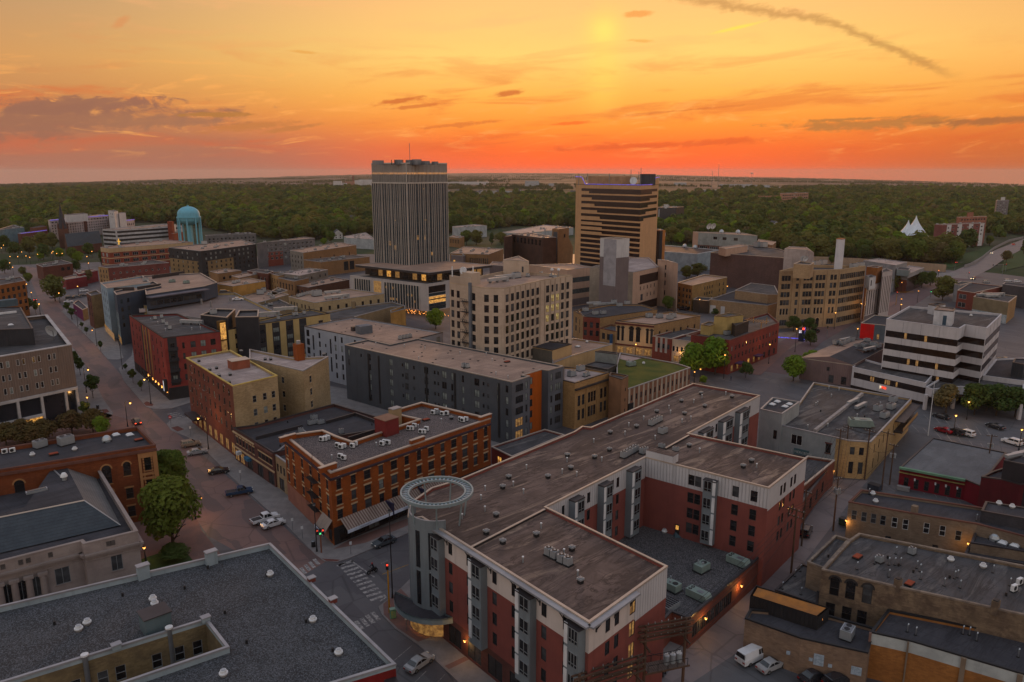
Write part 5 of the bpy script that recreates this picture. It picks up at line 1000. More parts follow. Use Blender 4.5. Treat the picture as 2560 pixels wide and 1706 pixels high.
for i,z in enumerate([29.5-3.18*k for k in range(9)]):
    b.wbox(m,0,0,.42,.62,z,z+.1,.05,1.3,BLACK); b.wbox(m,0,0,.42,.62,z+.9,z+.98,1.2,1.28,BLACK)
    for u in (.42,.48,.55,.615): b.wbox(m,0,0,u,u+.006,z,z+.98,1.22,1.28,BLACK)
    a_,c_ = b.wp(0,0,.44,z,.8),b.wp(0,0,.60,z-3.1,.8)
    if i % 2: a_,c_ = b.wp(0,0,.60,z,.8),b.wp(0,0,.44,z-3.1,.8)
    for dz in (0,.8): m.tube(a_+Vector((0,0,dz)),c_+Vector((0,0,dz)),.1,BLACK,4)
b.part(m,'fire_escape')
m = MB(); b.wbox(m,0,0,.64,.70,2,35.5,.02,.7,mat('grey_duct',(.14,.15,.17))); b.part(m,'riser_duct')
for px in (1895,1980,1790):
    m = MB(); q = P(t(1,0,px,1130),37); m.cyl((q.x,q.y,36.7),.18,3.2 if px != 1895 else 1.6,WHITEM,6)
    if px == 1895: m.tube((q.x,q.y,38.6),(q.x-.3,q.y-.5,38.7),1.1,WHITEM,12)
    b.part(m,'antenna')
ac('block',b,0,[t(2,0,40,1150)],'white cooling box on the roof of the beige office',.7,None,1.2); ac('duct',b,0,[t(1,0,2200,1190),t(1,0,2260,1165)],'steel framed cooling rack on the roof of the beige office',.7,'cooling racks on the beige office',1.2); ac('cond',b,0,[t(2,0,x,y) for x,y in ((145,1140),(360,1140),(390,1150),(265,1120))],'small unit on the roof of the beige office',.7,'small units on the beige office')
for px in (365,425): m = MB(); q = P(t(2,0,px,1085),36); m.tube((q.x,q.y,34),(q.x,q.y,36),.1,GREYM,5); m.lathe([(0,-.5),(.4,-.35),(.55,0),(.4,.35),(0,.5)],WHITEM,(q.x,q.y,36.4),10); b.part(m,'radome')
# ---- banded hotel tower
b = B('banded_tower','tan slab tower with stepped dark window bands and blue neon roof line','office tower')
RAD = mat('tan_concrete',(.46,.30,.19),(.41,.27,.17),rough=.8)
pA,pB,pC = V(1280+567/3.6475,474),V(1280+1140/3.6475,434),V(1280+1300/3.6475,464)
b.vol([pA,pB,pC],60.4,RAD,R_TAN,par=.3,cop=COPD)
BND = glassmat('band_glass',(.028,.012,.012),.15,.6)
m_ = []
for k in range(15):
    z = 56.5-3.72*k if k < 5 else 56.5-3.72*5-2.9*(k-5)+.4; hh = 2.85 if k < 5 else 1.9; u0 = .095
    m = MB(); st = min(.34,.125+.045*k); b.wbox(m,0,0,u0,1.0,z,z+hh*.55,-.2,.03,BND); b.wbox(m,0,0,(st+u0) if k < 8 else u0,1.0,z-hh*.45,z+.005,-.2,.03,BND)
    if k < 5: s2 = .62-.105*k; b.wbox(m,0,1,0,.93,z,z+hh*.55,-.2,.03,BND); b.wbox(m,0,1,0,s2,z-hh*.45,z+.005,-.2,.03,BND)
    else: b.wbox(m,0,1,-.005,.05,z-hh*.45,z+hh*.55,-.2,.03,BND)
    b.part(m,'window_band')
m = MB()          # raised ends of the roof line with the blue tube
BLU = glowmat('blue_neon',(.06,.08,1),.9)
for w,ua,ub,uc in ((0,0,.1,.16),):
    q = [(0,60.4),(.155,60.4),(.10,64.6),(0,64.8)]
    for d0,d1 in ((-1,.02),): a_ = [b.wp(0,0,u,z,d1) for u,z in q]; c_ = [b.wp(0,0,u,z,d0) for u,z in q]; m.face(a_,RAD); m.face(c_[::-1],RAD); [m.face([a_[i],c_[i],c_[(i+1) % 4],a_[(i+1) % 4]],RAD) for i in range(4)]
q = [(.72,60.4),(1,60.4),(1,64.6),(.80,64.4)]
a_ = [b.wp(0,1,u,z,.02) for u,z in q]; c_ = [b.wp(0,1,u,z,-1) for u,z in q]; m.face(a_,RAD); m.face(c_[::-1],RAD); [m.face([a_[i],c_[i],c_[(i+1) % 4],a_[(i+1) % 4]],RAD) for i in range(4)]
b.part(m,'roof_horn')
m = MB(); pp = [b.wp(0,0,u,z,.1) for u,z in ((-.01,64.9),(.1,64.75),(.155,60.6),(1,60.6))]+[b.wp(0,1,u,z,.1) for u,z in ((.72,60.6),(.8,64.5),(1.02,64.7))]
for a_,c_ in zip(pp,pp[1:]): m.tube(a_,c_,.17,BLU,5)
b.part(m,'neon_tube')
m = MB(); q = V(1280+860/3.6475,462); m.box((q[0],q[1],60.1),(24,9,5.2),mat('tan_penthouse',(.36,.235,.16)),rad(-40)); q = V(1280+1200/3.6475,455); m.box((q[0],q[1],60.1),(7,6,6.5),mat('dark_cooler',(.06,.06,.07),kind='ribs'),rad(-40)); b.part(m,'penthouse')
m = MB(); q = V(1280+1075/3.6475,440); m.tube((q[0],q[1],62.8),(q[0]-.3,q[1]-.6,62.9),2.1,WHITEM,16); b.part(m,'dish')
m = MB()
for px,h_ in ((590,67),(665,67),(860,67),(1050,69),(1120,68),(1138,70)): q = V(1280+px/3.6475,450); m.tube((q[0],q[1],60),(q[0],q[1],h_),.2,GREYM,4)
b.part(m,'antenna')
# ---- grey lift tower with white panels, and its beige office
b = B('grey_panel_tower','grey windowless tower with white top panels beside beige office wing','office building')
GRT = mat('mauve_grey_panel',(.15,.125,.125),(.13,.108,.11)); WPN = mat('white_tower_panel',(.5,.49,.49),(.43,.42,.43)); PNK = mat('pinkish_stucco',(.42,.30,.24),(.37,.265,.21)); STN = mat('pale_stone',(.37,.32,.27),(.29,.255,.22),kind='block')
b.vol([t(2,0,805,787),t(2,0,955,799),t(2,0,1072,790)],38,GRT,R_TAN,par=.4,cop=FIN,bands=[(None,0,1,29.6,38,WPN),(0,.24,1.0,16.5,38,mat('grey_white_panel',(.33,.32,.34)))])
b.vol([t(2,0,995,1085),t(2,0,1105,1098),t(2,0,1335,1048),t(2,0,1250,965),t(2,0,1070,960)],21,PNK,R_PALE,par=.5,cop=COPG,bands=[(0,0,1,0,21,STN),(1,.26,1.0,14.2,18.6,BND),(1,.22,1.0,1,5.2,BND)],
      wins=[(1,'l',[.3,.44,.58,.72,.86],[12.2],.8,1.9,'p','d',FRD,None),(1,'l',[.58,.72,.86],[8.3],.8,1.9,'p','d',FRD,None),(1,'l',[.36],[7.6],2.4,3.2,'p','g')])
b.vol([t(2,0,710,1055),t(2,0,805,1048),t(2,0,860,1030)],22,STN,R_TAN,par=.5,cop=COPG)
b.vol([t(2,0,1330,980),t(2,0,1385,985),t(2,0,1515,1018),t(2,0,1420,990)],24,PNK,R_PALE,par=.5,cop=COPG,bands=[(0,0,1,0,24,mat('bronze_pier',(.17,.12,.085)))],wins=[(1,'l',[.15],[20.5,16.5,12.5,7.5],1.4,2.4,'p','d')])
b = B('banded_podium','beige podium wing with long blue grey window bands under the slab tower','building')
b.vol([t(2,0,150,1030),t(2,0,500,1075),t(2,0,720,1050),t(2,0,560,1018)],19.5,PNK,R_TAN,par=.5,cop=COPG,bands=[(1,0,1,12.4,15,G_TEAL),(1,0,1,6.6,9,G_TEAL),(1,0,1,.5,4,GRT)])
# ---- stores on the far side of the avenue
RB = mat('store_red',(.2,.065,.05),(.17,.055,.045),kind='brick'); SB = mat('store_tan',(.33,.22,.13),(.28,.185,.11),kind='brick')
b = B('narrow_tan_store','narrow tan store front beside the red store','store'); b.vol([t(2,1,560,205),t(2,1,650,255),t(2,1,760,215),t(2,1,700,170)],11,SB,R_GREY,par=.4,cop=COPD,wins=[(0,'l',[.3,.7],[7.6,4.2],1.6,2.4,'p','d',FRD,None)])
b = B('red_store','red brick store with paired dark windows and cluttered roof','store')
b.vol([t(2,1,650,262),t(2,1,802,272),t(2,1,1325,195),t(2,1,1180,150),t(2,0,900,1390),t(2,0,600,1440)],11.5,SB,R_DARK,par=.6,cop=COPD,bands=[(0,0,1,0,11.5,RB)],wins=[(0,'l',[.14,.32,.5,.68,.86],[8.3,5],1.3,2.2,'p','d',FRD,None)])
ac('duct',b,0,[t(2,0,740,1395),t(2,0,880,1400),t(2,1,800,165)],'silver duct on the cluttered roof of the red store',.3,'ducts on the red store'); ac('block',b,0,[t(2,1,x,y) for x,y in ((670,215),(760,245),(930,140),(980,170),(830,240),(1050,150))],'box unit on the cluttered roof of the red store',.5,'box units on the red store')
b = B('small_tan_store','small cream store with blue banner between red and arched stores','store'); b.vol([t(2,1,803,368),t(2,1,955,400),t(2,1,1060,360),t(2,1,900,335)],8.2,SB,R_GREY,par=.5,cop=mat('maroon_coping',(.1,.035,.03)),wins=[(0,'l',[.22,.52],[5.4],1.5,2.4,'d','d',FRD,None)])
m = MB(); b.wbox(m,0,0,.74,.80,3.4,7.0,.2,1.4,mat('blue_sign',(.04,.08,.16))); b.part(m,'blade_sign')
b = B('arched_store','cream store front with tall dark arched windows and red cornice','store')
b.vol([t(2,1,948,300),t(2,1,1295,335),t(2,1,1718,255),t(2,1,1440,215)],12.4,SB,R_TAN,par=.6,cop=COPD,bands=[(0,0,1,0,12.4,mat('cream_stone',(.46,.34,.235),(.4,.3,.205)))],
      wins=[(0,'l',[.075,.19,.84,.95],[7.4],1.0,5.0,'a','d',FRD,None),(0,'l',[.42,.60],[7.4],1.7,4.8,'a','d',FRD,None),(0,'g',4,.02,.98,[1.5],2.6,2.4,'r','m'),(1,'g',6,.05,.95,[8.6],.9,1.6,'p','d')])
m = MB(); b.wbox(m,0,0,-.01,1.01,11.3,11.9,0,.5,mat('maroon_coping',(.1,.035,.03))); b.wbox(m,0,0,0,1,3.2,3.7,0,.25,mat('maroon_coping',(.1,.035,.03))); b.part(m,'cornice')
ac('block',b,0,[t(2,1,x,y) for x,y in ((1250,270),(1345,275),(1440,285),(1465,270))],'silver box unit on the tan roof of the arched store',.5,'box units on the arched store',1.1)
b = B('striped_store','store front with red and grey vertical stripes','store'); b.vol([t(2,1,1283,440),t(2,1,1450,465),t(2,1,1730,385),t(2,1,1560,360)],8.6,RB,R_GREY,par=.5,cop=COPW,bands=[(0,u,u+.13,3,8.6,mat('pale_stripe',(.4,.36,.33))) for u in (.16,.42,.68)],wins=[(0,'l',[.35,.61,.88],[5.4],.9,1.8,'p','d')])
b = B('white_store','small white two storey store beside the maroon block','store'); b.vol([t(2,1,1452,465),t(2,1,1628,490),t(2,1,1700,440),t(2,1,1560,425)],8.4,mat('white_store',(.48,.41,.34),(.42,.36,.3)),R_GREY,par=.5,cop=COPW,wins=[(0,'l',[.14,.34,.58,.82],[4.9],1.0,2.0,'p','d',FRW,None),(0,'l',[.3,.7],[1.4],2,2,'r','m')])
b = B('maroon_hotel','long maroon brick block with penthouse terrace and purple awnings','building')
MRN = mat('maroon_brick',(.19,.05,.042),(.155,.042,.037),kind='brick')
b.vol([t(2,1,1632,427),t(2,1,1985,478),t(3,1,103,318),t(2,1,2334,230),t(2,1,1960,330)],12.1,MRN,R_GREY,par=.6,cop=mat('brick_coping',(.12,.06,.05)),wins=[(0,'l',[.14,.85],[8.6],1.3,1.8,'p','d'),(1,'g',14,.02,.98,[8.7,5.5],.9,1.6,'s','n',FRD,None),(1,'g',9,.02,.98,[1.7],1.6,2.2,'r','l')])
b.vol([t(2,1,1722,335),t(2,1,1805,348),t(2,1,1868,322),t(2,1,1790,308)],15,mat('yellow_stucco',(.38,.29,.15)),R_GREY,z0=11,par=.3,cop=COPD)
b.vol([t(2,1,1845,255),t(2,1,1965,265),t(2,1,2110,245),t(2,1,1990,225)],18,mat('yellow_stucco',(.38,.29,.15)),R_GREY,z0=11,par=.3,cop=COPD)
b.vol([t(2,1,1998,315),t(2,1,2040,345),t(2,1,2160,300),t(2,1,2080,280)],15.5,mat('dark_glass_room',(.04,.03,.025)),R_DARK,z0=11,par=.2,cop=COPD)
m = MB(); PERG = mat('pergola_wood',(.34,.2,.1))
for i in range(9): a_,c_ = P(t(2,1,2130+22*i,300+3*i),14),P(t(2,1,2165+22*i,280+3*i),14); m.tube((a_.x,a_.y,14),(c_.x,c_.y,14),.12,PERG,4)
for px in ((2130,345),(2320,330),(2200,320),(2270,375)): q = P(t(2,1,*px),11.5); m.box((q.x,q.y,11.5),(.25,.25,2.5),PERG)
b.part(m,'pergola'); m = MB()
for u in (.12,.48): b.wbox(m,0,1,u,u+.1,2.9,3.2,0,2.2,mat('purple_awning',(.06,.03,.07)))
b.part(m,'awning'); ac('block',b,0,[t(2,1,1870,405),t(2,1,1960,430)],['white unit on the maroon block roof beside the small yellow penthouse','white unit on the maroon block roof near the front parapet'],.5,'units on the maroon block')
# ---- green roof building and neighbours
b = B('green_roof_building','low brick building topped by a grass roof','building')
GRS = mat('roof_grass',(.105,.095,.03),(.045,.062,.017),scale=.16,fine=.3,fs=4,rough=.95); STR = mat('brown_stripe',(.22,.12,.085)); PST = mat('pale_stripe_wall',(.42,.36,.3))
b.vol([t(2,1,955,890),t(2,1,1062,922),t(2,1,1628,728),t(2,1,1500,688),t(2,1,985,592),t(2,1,955,700)],8.6,STR,GRS,par=.35,cop=COPG,bands=[(1,(i+.05)/14,(i+.42)/14,0,8.6,PST) for i in range(14)]+[(0,0,1,0,8.6,mat('brown_stucco',(.24,.14,.09)))],wins=[(1,'l',[(i+.72)/14 for i in range(14)],[5.6],.7,1.7,'p','d')])
m = MB()
pat = [P(p,8.3) for p in (t(2,1,975,605),t(2,1,1185,640),t(2,1,1075,670),t(2,1,975,645))]; m.face([(p.x,p.y,8.27) for p in pat],mat('roof_paving',(.36,.27,.25))); b.part(m,'paving')
ac('rtu2',b,0,[t(2,1,1085,712)],'white sloped unit on the grass roof',.5,None,1.1); b.vents(0,at=[t(2,1,1200,695)],kind='cap')
m = MB(); b.wbox(m,0,1,.0,.07,1,4.2,.02,.3,BLACK); b.part(m,'wall_sign')
b = B('grey_roof_pavilion','grey box penthouse and terrace pavilion beside the grass roof','building')
b.vol([t(2,1,758,580),t(2,1,955,605),t(2,1,965,590),t(2,1,800,572)],12,mat('sage_panel',(.24,.25,.245)),R_DARK,par=.2,cop=COPD); b.vol([t(2,1,660,705),t(2,1,870,745),t(2,1,960,700),t(2,1,760,672)],9.4,mat('glass_room',(.05,.045,.04)),R_GREY,par=.2,cop=COPD); b.vol([t(2,1,490,712),t(2,1,870,770),t(2,1,960,690),t(2,1,640,650)],6.5,STR,R_DARK,par=.3,cop=COPD)
b = B('tan_cornice_block','amber brick three storey block with deep cornice','building')
AMB = mat('amber_brick',(.37,.24,.135),(.31,.2,.11),kind='brick')
b.vol([t(2,1,466,842),t(2,1,572,868),t(2,1,885,770),t(2,1,660,730),t(2,1,468,720)],13,AMB,R_PALE,par=.5,cop=COPD,wins=[(1,'l',[.13,.25],[7.6,3.6],1.1,2.9,'s','d',FRD,None),(1,'l',[.42,.5,.58],[7.6,3.6],1.0,2.9,'s','d',FRD,None),(1,'l',[.78,.9],[7.6,3.6],1.1,2.9,'s','d',FRD,None)])
m = MB(); b.wbox(m,0,1,0,1.01,10.9,11.3,0,.7,COPD); b.wbox(m,0,1,0,1,10.5,10.88,0,.35,AMB)
for u in (.02,.34,.66,.97): b.wbox(m,0,1,u-.02,u+.02,1.5,10.4,0,.2,AMB)
b.part(m,'cornice'); ac('block',b,0,[t(2,1,545,805),t(2,1,625,755)],['grey unit at the front of the amber block roof','grey unit at the back of the amber block roof'],.7,'grey units on the amber block'); ac('cond',b,0,[t(2,1,665,810),t(2,1,690,800)],'small blue grey condenser on the amber block roof',.7,'condensers on the amber block')
b = B('brown_stucco_block','plain brown stucco block between amber brick and grass roof','building'); b.vol([t(2,1,885,800),t(2,1,1000,835),t(2,1,1062,800),t(2,1,900,770)],12.6,mat('brown_stucco',(.24,.14,.09)),R_GREY,par=.5,cop=COPD,wins=[(1,'l',[.6],[9,6,3],.6,1.0,'p','d')])
b = B('tan_annex','tan stucco annex with dark flat roofs in front of the beige office','building')
TNS = mat('tan_stucco',(.4,.29,.18),(.35,.25,.155))
b.vol([t(2,1,110,520),t(2,1,368,568),t(2,1,545,512),t(2,1,270,478)],14,TNS,R_DARK,par=.2,cop=COPD,bands=[(0,0,1,0,13.6,mat('green_grey_ribs',(.16,.14,.115),kind='ribs'))]); b.vol([t(2,1,368,690),t(2,1,545,620),t(2,1,917,512),t(2,1,560,460),t(2,1,380,500)],11,TNS,R_TAN,par=.5,cop=COPG,wins=[(1,'l',[.33,.52],[5],1.2,1.4,'d','d',FRW,None)])
b.vents(1,at=[t(2,1,683,500)],kind='cap'); b.vents(1,at=[t(2,1,600,540)],kind='sky')
# ================================================================== EAST SIDE
WB = mat('white_precast',(.47,.45,.46),(.41,.395,.41),scale=.12); b = B('white_banded_office','white precast office block with continuous dark window bands','office building')
wb = [t(3,1,1080,285),t(3,1,1745,372),t(3,1,1800,338),t(3,1,1998,368),t(3,1,2132,240),t(3,1,1290,168)]
zz = [(19.0,17.0),(15.0,13.0),(11.0,9.0),(7.0,5.2),(3,.6)]; bands = []
for w,u1 in ((0,1),(1,1),(2,.965),(3,1),(4,1)): bands += [(w,.012 if w == 0 else 0,u1,lo,hi,G_BROWN) for hi,lo in zz]
b.vol(wb,22.5,WB,R_GREY,par=.6,cop=WB,bands=bands)
m = MB()
for w,us in ((0,(.25,.5,.75)),(2,(.5,)),(3,(.25,.5,.75))):
    for u in us:
        for z0,z1 in ((19.02,22.4),(15.02,16.98),(11.02,12.98),(7.02,8.98)): b.wbox(m,0,w,u-.0012,u+.0012,z0,z1,0,.03,mat('panel_joint',(.1,.1,.11)))
o_ = b.part(m,'panel_joint'); m = MB()
for u,k in ((.56,0),(.28,0),(.36,2),(.48,2),(.75,2),(.78,3)): hi,lo = zz[k]; b.wbox(m,0,0,u,u+.035,lo+.1,hi-.1,.005,.02,G_LIT2)
b.part(m,'lit_window')
b.vol([t(3,1,1518,200),t(3,1,1690,215),t(3,1,1708,190),t(3,1,1550,168)],26.5,mat('white_hut',(.52,.52,.54)),R_TAN,z0=21.7,par=.2,cop=COPD,bands=[(0,.5,.7,22,25,mat('blue_louvre',(.05,.08,.11)))])
b.vol([t(3,1,1462,150),t(3,1,1530,165),t(3,1,1620,150),t(3,1,1540,138)],25,mat('white_hut',(.52,.52,.54)),R_GREY,z0=21.7,par=.2,cop=COPD)
b.vents(0,at=[t(3,1,1850,260)],kind='cap')
b.vol([t(3,1,770,722),t(3,1,1440,868),t(3,1,1500,800),t(3,1,1060,700),t(3,1,840,640)],6.8,WB,R_GREY,par=.5,cop=WB,hz=6.8,bands=[(0,.03,1,3.4,5.3,G_BROWN),(0,.0,1,0,.9,G_BROWN),(1,0,1,3.4,5.3,G_BROWN)])
m = MB(); AV = len(b.vols)-1
for u in (.27,.30,.47,.5,.52,.62): b.wbox(m,AV,0,u,u+.022,3.6,5.1,.005,.02,G_LIT2)
b.part(m,'lit_window'); m = MB(); b.wbox(m,AV,0,.44,.5,2.1,2.8,.02,.12,glowmat('red_sign',(1,.03,.01),2.2)); b.part(m,'sign'); m = MB(); b.wbox(m,AV,0,.41,.432,1.9,2.9,.02,.12,glowmat('white_sign',(1,.85,.6),.9)); b.part(m,'logo')
m = MB()
for px in ((1425,1110),(1680,1100),(2285,1200)): q = P(t(3,1,*px)); m.box((q.x,q.y,0),(.8,.8,4.6),WB)
b.part(m,'column')
b.vol([t(3,1,1440,905),t(3,1,1500,925),t(3,1,1760,900),t(3,1,2334,960),t(3,1,2334,800),t(3,1,1700,750)],6.0,WB,R_GREY,z0=3.6,par=.4,cop=WB)
b = B('rear_annex','low white annex with dark mechanical box behind the banded office','annex')
b.vol([t(3,1,1960,800),t(3,1,2334,850),t(3,1,2500,820),t(3,1,2334,640),t(3,1,2080,650)],7,WB,R_DARK,par=.4,cop=WB); b.vol([t(3,1,2230,680),t(3,1,2334,700),t(3,1,2450,650),t(3,1,2250,645)],11,mat('dark_box',(.04,.045,.055),kind='ribs'),R_DARK,z0=6,par=.2,cop=COPD)
b = B('gabled_hall','mauve walled hall with shallow gable roof full of equipment','building')
MV = mat('mauve_wall',(.19,.125,.12),(.16,.105,.105),kind='ribs')
b.vol([t(3,1,300,640),t(3,1,772,705),t(3,1,1055,555),t(3,1,690,480)],7.2,MV,R_GREY,par=.2,cop=COPW,wins=[(0,'l',[.62,.86],[1.6],1.6,2.6,'p','d'),(0,'l',[.55],[4.8],.9,1.3,'p','d')])
W = b.vols[0]['W']; m = MB(); r0 = (W[0]*.45+W[1]*.55); r1 = (W[3]*.45+W[2]*.55); zz0 = 7.3
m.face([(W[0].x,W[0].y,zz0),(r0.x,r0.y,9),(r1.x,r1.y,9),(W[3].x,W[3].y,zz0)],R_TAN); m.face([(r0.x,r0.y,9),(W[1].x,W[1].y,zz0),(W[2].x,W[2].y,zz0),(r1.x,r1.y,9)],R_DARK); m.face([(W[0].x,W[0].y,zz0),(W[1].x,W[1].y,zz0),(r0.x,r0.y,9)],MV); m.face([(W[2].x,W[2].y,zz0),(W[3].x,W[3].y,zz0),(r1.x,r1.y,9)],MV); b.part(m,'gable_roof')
b.vol([t(3,1,640,520),t(3,1,870,575),t(3,1,1060,510),t(3,1,700,455)],8.6,MV,R_DARK,par=.5,cop=COPD)
ac('block',b,1,[t(3,1,x,y) for x,y in ((620,515),(715,505),(810,550),(880,545),(960,530),(1000,545),(760,490),(680,520),(900,500))],'pale rooftop unit among many on the mauve gabled hall',.6,'units on the mauve gabled hall'); ac('duct',b,1,[t(3,1,920,575),t(3,1,700,490)],'metal duct on the mauve gabled hall',.6,'ducts on the mauve gabled hall')
b = B('red_panel_shop','low shop with bright red end panel across the street from the mauve hall','shop'); b.vol([t(3,1,848,320),t(3,1,1100,345),t(3,1,1160,265),t(3,1,970,248)],6.5,mat('blue_grey_wall',(.1,.115,.13)),R_DARK,par=.4,cop=COPW,bands=[(0,0,.5,0,6.5,mat('bright_red_panel',(.5,.03,.015)))],wins=[(0,'l',[.66],[1.4],1,2.2,'p','m')])
b = B('cafe_block','tan and white brick block with messy grey roofs beside the alley','building')
b.vol([t(3,1,125,1255),t(3,1,738,1392),t(3,1,938,1405),t(3,1,1312,1010),t(3,1,860,938),t(3,1,415,862),t(3,1,290,1040)],9,mat('tan_yellow_brick',(.40,.29,.175),(.34,.245,.145),kind='brick'),R_GREY,par=.5,cop=COPG,bands=[(0,0,.82,0,9,mat('grey_white_paint',(.27,.28,.285),(.22,.23,.235),scale=.3))],
      wins=[(0,'l',[.245],[6.3],2.6,2.4,'d','p',FRW,None),(0,'l',[.72],[6.0],1.2,2.2,'p','d',FRD,mat('maroon_trim',(.1,.04,.04))),(1,'l',[.2,.62],[6.6],1.0,1.8,'p','d'),(1,'l',[.2,.64],[2.6],1.0,2.8,'p','d'),(2,'l',[.1,.2,.3,.42,.54,.66,.8],[6.2],.7,2.2,'p','d'),(2,'l',[.1,.22],[2.6],.7,2.6,'p','d')])
m = MB(); b.wbox(m,0,0,.22,.45,2.6,4.3,.03,.1,mat('teal_sign',(.09,.14,.15))); b.part(m,'painted_sign'); q = b.wp(0,0,.335,3.45,.13)-b.o; text('S. MERCEDES',.85,q,b.wang(0,0),mat('sign_pale',(.5,.5,.48)),b.root)
b.vol([t(2,1,2265,1105),t(3,1,130,1150),t(3,1,290,1040),t(3,1,40,1000)],12,mat('grey_white_paint',(.27,.28,.285)),R_DARK,par=.3,cop=COPG,wins=[(0,'l',[.75],[6.5],.9,2.2,'p','d')])
b.vents(1,at=[t(3,1,x,y) for x,y in ((40,1070),(155,1090),(85,1045),(195,1068))],kind='sky')
m = MB(); a_,c_ = P(t(3,1,430,1290),9.3),P(t(3,1,860,955),9.3); d = (c_-a_).normalized(); n = Vector((-d.y,d.x))*.35; m.hexa([(p.x,p.y,z) for z in (8.4,9.3) for p in (a_-n,c_-n,c_+n,a_+n)],mat('patched_parapet',(.3,.27,.25),(.2,.19,.2),scale=1)); b.part(m,'fire_wall')
ac('block',b,0,[t(3,1,1000,1120),t(3,1,1120,1105),t(3,1,1140,1040),t(3,1,1060,1185)],'boxy grey unit at the far end of the cafe block roof',.7,'units on the cafe block',1.0); ac('duct',b,0,[t(3,1,770,1060),t(3,1,840,1100)],['silver duct crossing the patched parapet on the cafe block roof','silver duct just beyond the patched parapet on the cafe block roof'],.75,'ducts on the cafe block',.9); ac('rtu',b,0,[t(3,1,830,1265)],'long silver unit behind the yellow end wall of the cafe block',rad(-12),None,1.1)
m = MB(); b.wbox(m,0,2,.55,.98,4.8,5.1,0,2.0,COPD); b.wbox(m,0,2,.55,.98,7.6,7.8,0,2.2,COPD); b.wbox(m,0,2,.57,.97,5.1,6,1.9,2,AMB); b.part(m,'balcony')
b.vents(0,10,kind='pipe',seed=3); b.vents(0,at=[t(3,1,880,1180),t(3,1,480,1130)],kind='stub')
b = B('flat_shop','low building with broad grey roof, red wall and green eave by the parking lot','shop')
b.vol([t(3,2,1205,432),t(3,2,1800,545),t(3,2,1935,600),t(3,2,2175,300),t(3,2,1500,165)],4.6,mat('shop_red',(.13,.012,.022)),roofmat('pale_grey_flat',(.15,.15,.16),(.125,.125,.135),0,.25),par=.15,cop=COPD,wins=[(0,'l',[.12,.28,.44,.6,.76,.93],[1.4],.9,2.2,'p','d')])
m = MB(); b.wbox(m,0,0,-.01,1,4.35,4.8,0,.7,mat('green_eave',(.14,.26,.17),kind='ribs')); b.wbox(m,0,0,-.01,1,3.5,3.62,0,.5,mat('yellow_trim',(.3,.24,.12))); b.part(m,'eave')
m = MB()
for u in (.25,.57,.73,.9): b.wbox(m,0,0,u-.012,u+.012,2.1,2.7,.03,.08,WHITEM)
b.part(m,'number_plate'); m = MB(); b.wbox(m,0,0,.0,.2,0.1,1.0,1.2,2.2,CONC); b.part(m,'concrete_barrier')
b = B('dark_red_bar','dark red and black flat block at the frame edge beyond the shop','building')
b.vol([t(3,2,1945,520),t(3,2,2145,545),t(3,2,2300,590),t(3,2,2600,560),t(3,2,2500,330),t(3,2,2050,470)],7.5,mat('oxblood',(.07,.012,.016)),R_DARK,par=.4,cop=COPD); b.vol([t(3,2,2150,370),t(3,2,2500,440),t(3,2,2700,360),t(3,2,2400,290)],11.5,mat('blackish_wall',(.025,.022,.026)),R_DARK,par=.4,cop=COPD)
ac('duct',b,1,[t(3,2,2240,350),t(3,2,2300,330)],'silver ducting on the dark red block',.4,'ducts on the dark red block',.8)
# alley rows
b = B('tan_brick_row','weathered tan brick building with white framed windows over the alley','building')
b.vol([t(3,2,735,748),t(3,2,1315,852),t(3,2,1905,948),t(3,2,2600,1130),t(3,2,2650,960),t(3,2,1945,800),t(3,2,848,638)],7.8,BRK_T,R_DARK,par=.5,cop=mat('brick_coping',(.12,.06,.05)),wins=[(0,'l',[.11,.27,.42,.57],[5.4],.9,1.9,'s','g',FRG,None),(0,'l',[.75,.92],[5.4],.95,2.0,'s','d',FRW,None),(1,'l',[.25,.5],[5.4],.95,2.0,'s','d',FRW,None),(1,'l',[.75],[5.0],.95,1.9,'s','d',FRG,None),(0,'l',[.68],[1.6],1.0,1.8,'p','d'),(1,'l',[.42],[1.8],.9,1.4,'p','d')])
m = MB(); q = P(t(3,2,1335,830),8); m.box((q.x,q.y,7),(1.0,.9,2.0),BRK_T,rad(40)); b.part(m,'chimney'); b.vents(0,at=[t(3,2,x,y) for x,y in ((955,685),(980,755),(2065,920))],kind='cap'); b.vents(0,at=[t(3,2,1900,920),t(3,2,2170,920),t(3,2,920,680)],kind='goose')
b.vol([t(3,2,1945,830),t(3,2,2500,930),t(3,2,2600,840),t(3,2,1985,745)],9.4,R_DARK,R_DARK,z0=7,par=.2,cop=COPD); b.vents(len(b.vols)-1,at=[t(3,2,2105,775),t(3,2,2225,805)],kind='cap')
b = B('black_roof_annex','low black roofed annex wedged between tan brick row and grey roof','annex')
b.vol([t(3,2,1790,1225),t(3,2,2500,1340),t(3,2,2700,1230),t(3,2,1840,1125)],4.6,BRK_T,R_DARK,par=.4,cop=COPD); b.vol([t(3,2,1850,1120),t(3,2,2500,1225),t(3,2,2700,1100),t(3,2,1910,965)],6,BRK_T,R_DARK,par=.4,cop=COPD)
b.vents(1,at=[t(3,2,x,y) for x,y in ((2030,1010),(2090,1020),(2160,1030),(2140,1130),(2250,1155))],kind='sky'); ac('dome',b,1,[t(3,2,2065,1095)],'round hood on the low black roofed annex',.5)
b = B('grey_roof_warehouse','long grey roofed warehouse with rough tan brick wall and arched windows','warehouse')
BRK_M = mat('mixed_brick',(.19,.145,.108),(.095,.07,.056),kind='brick',scale=.6)
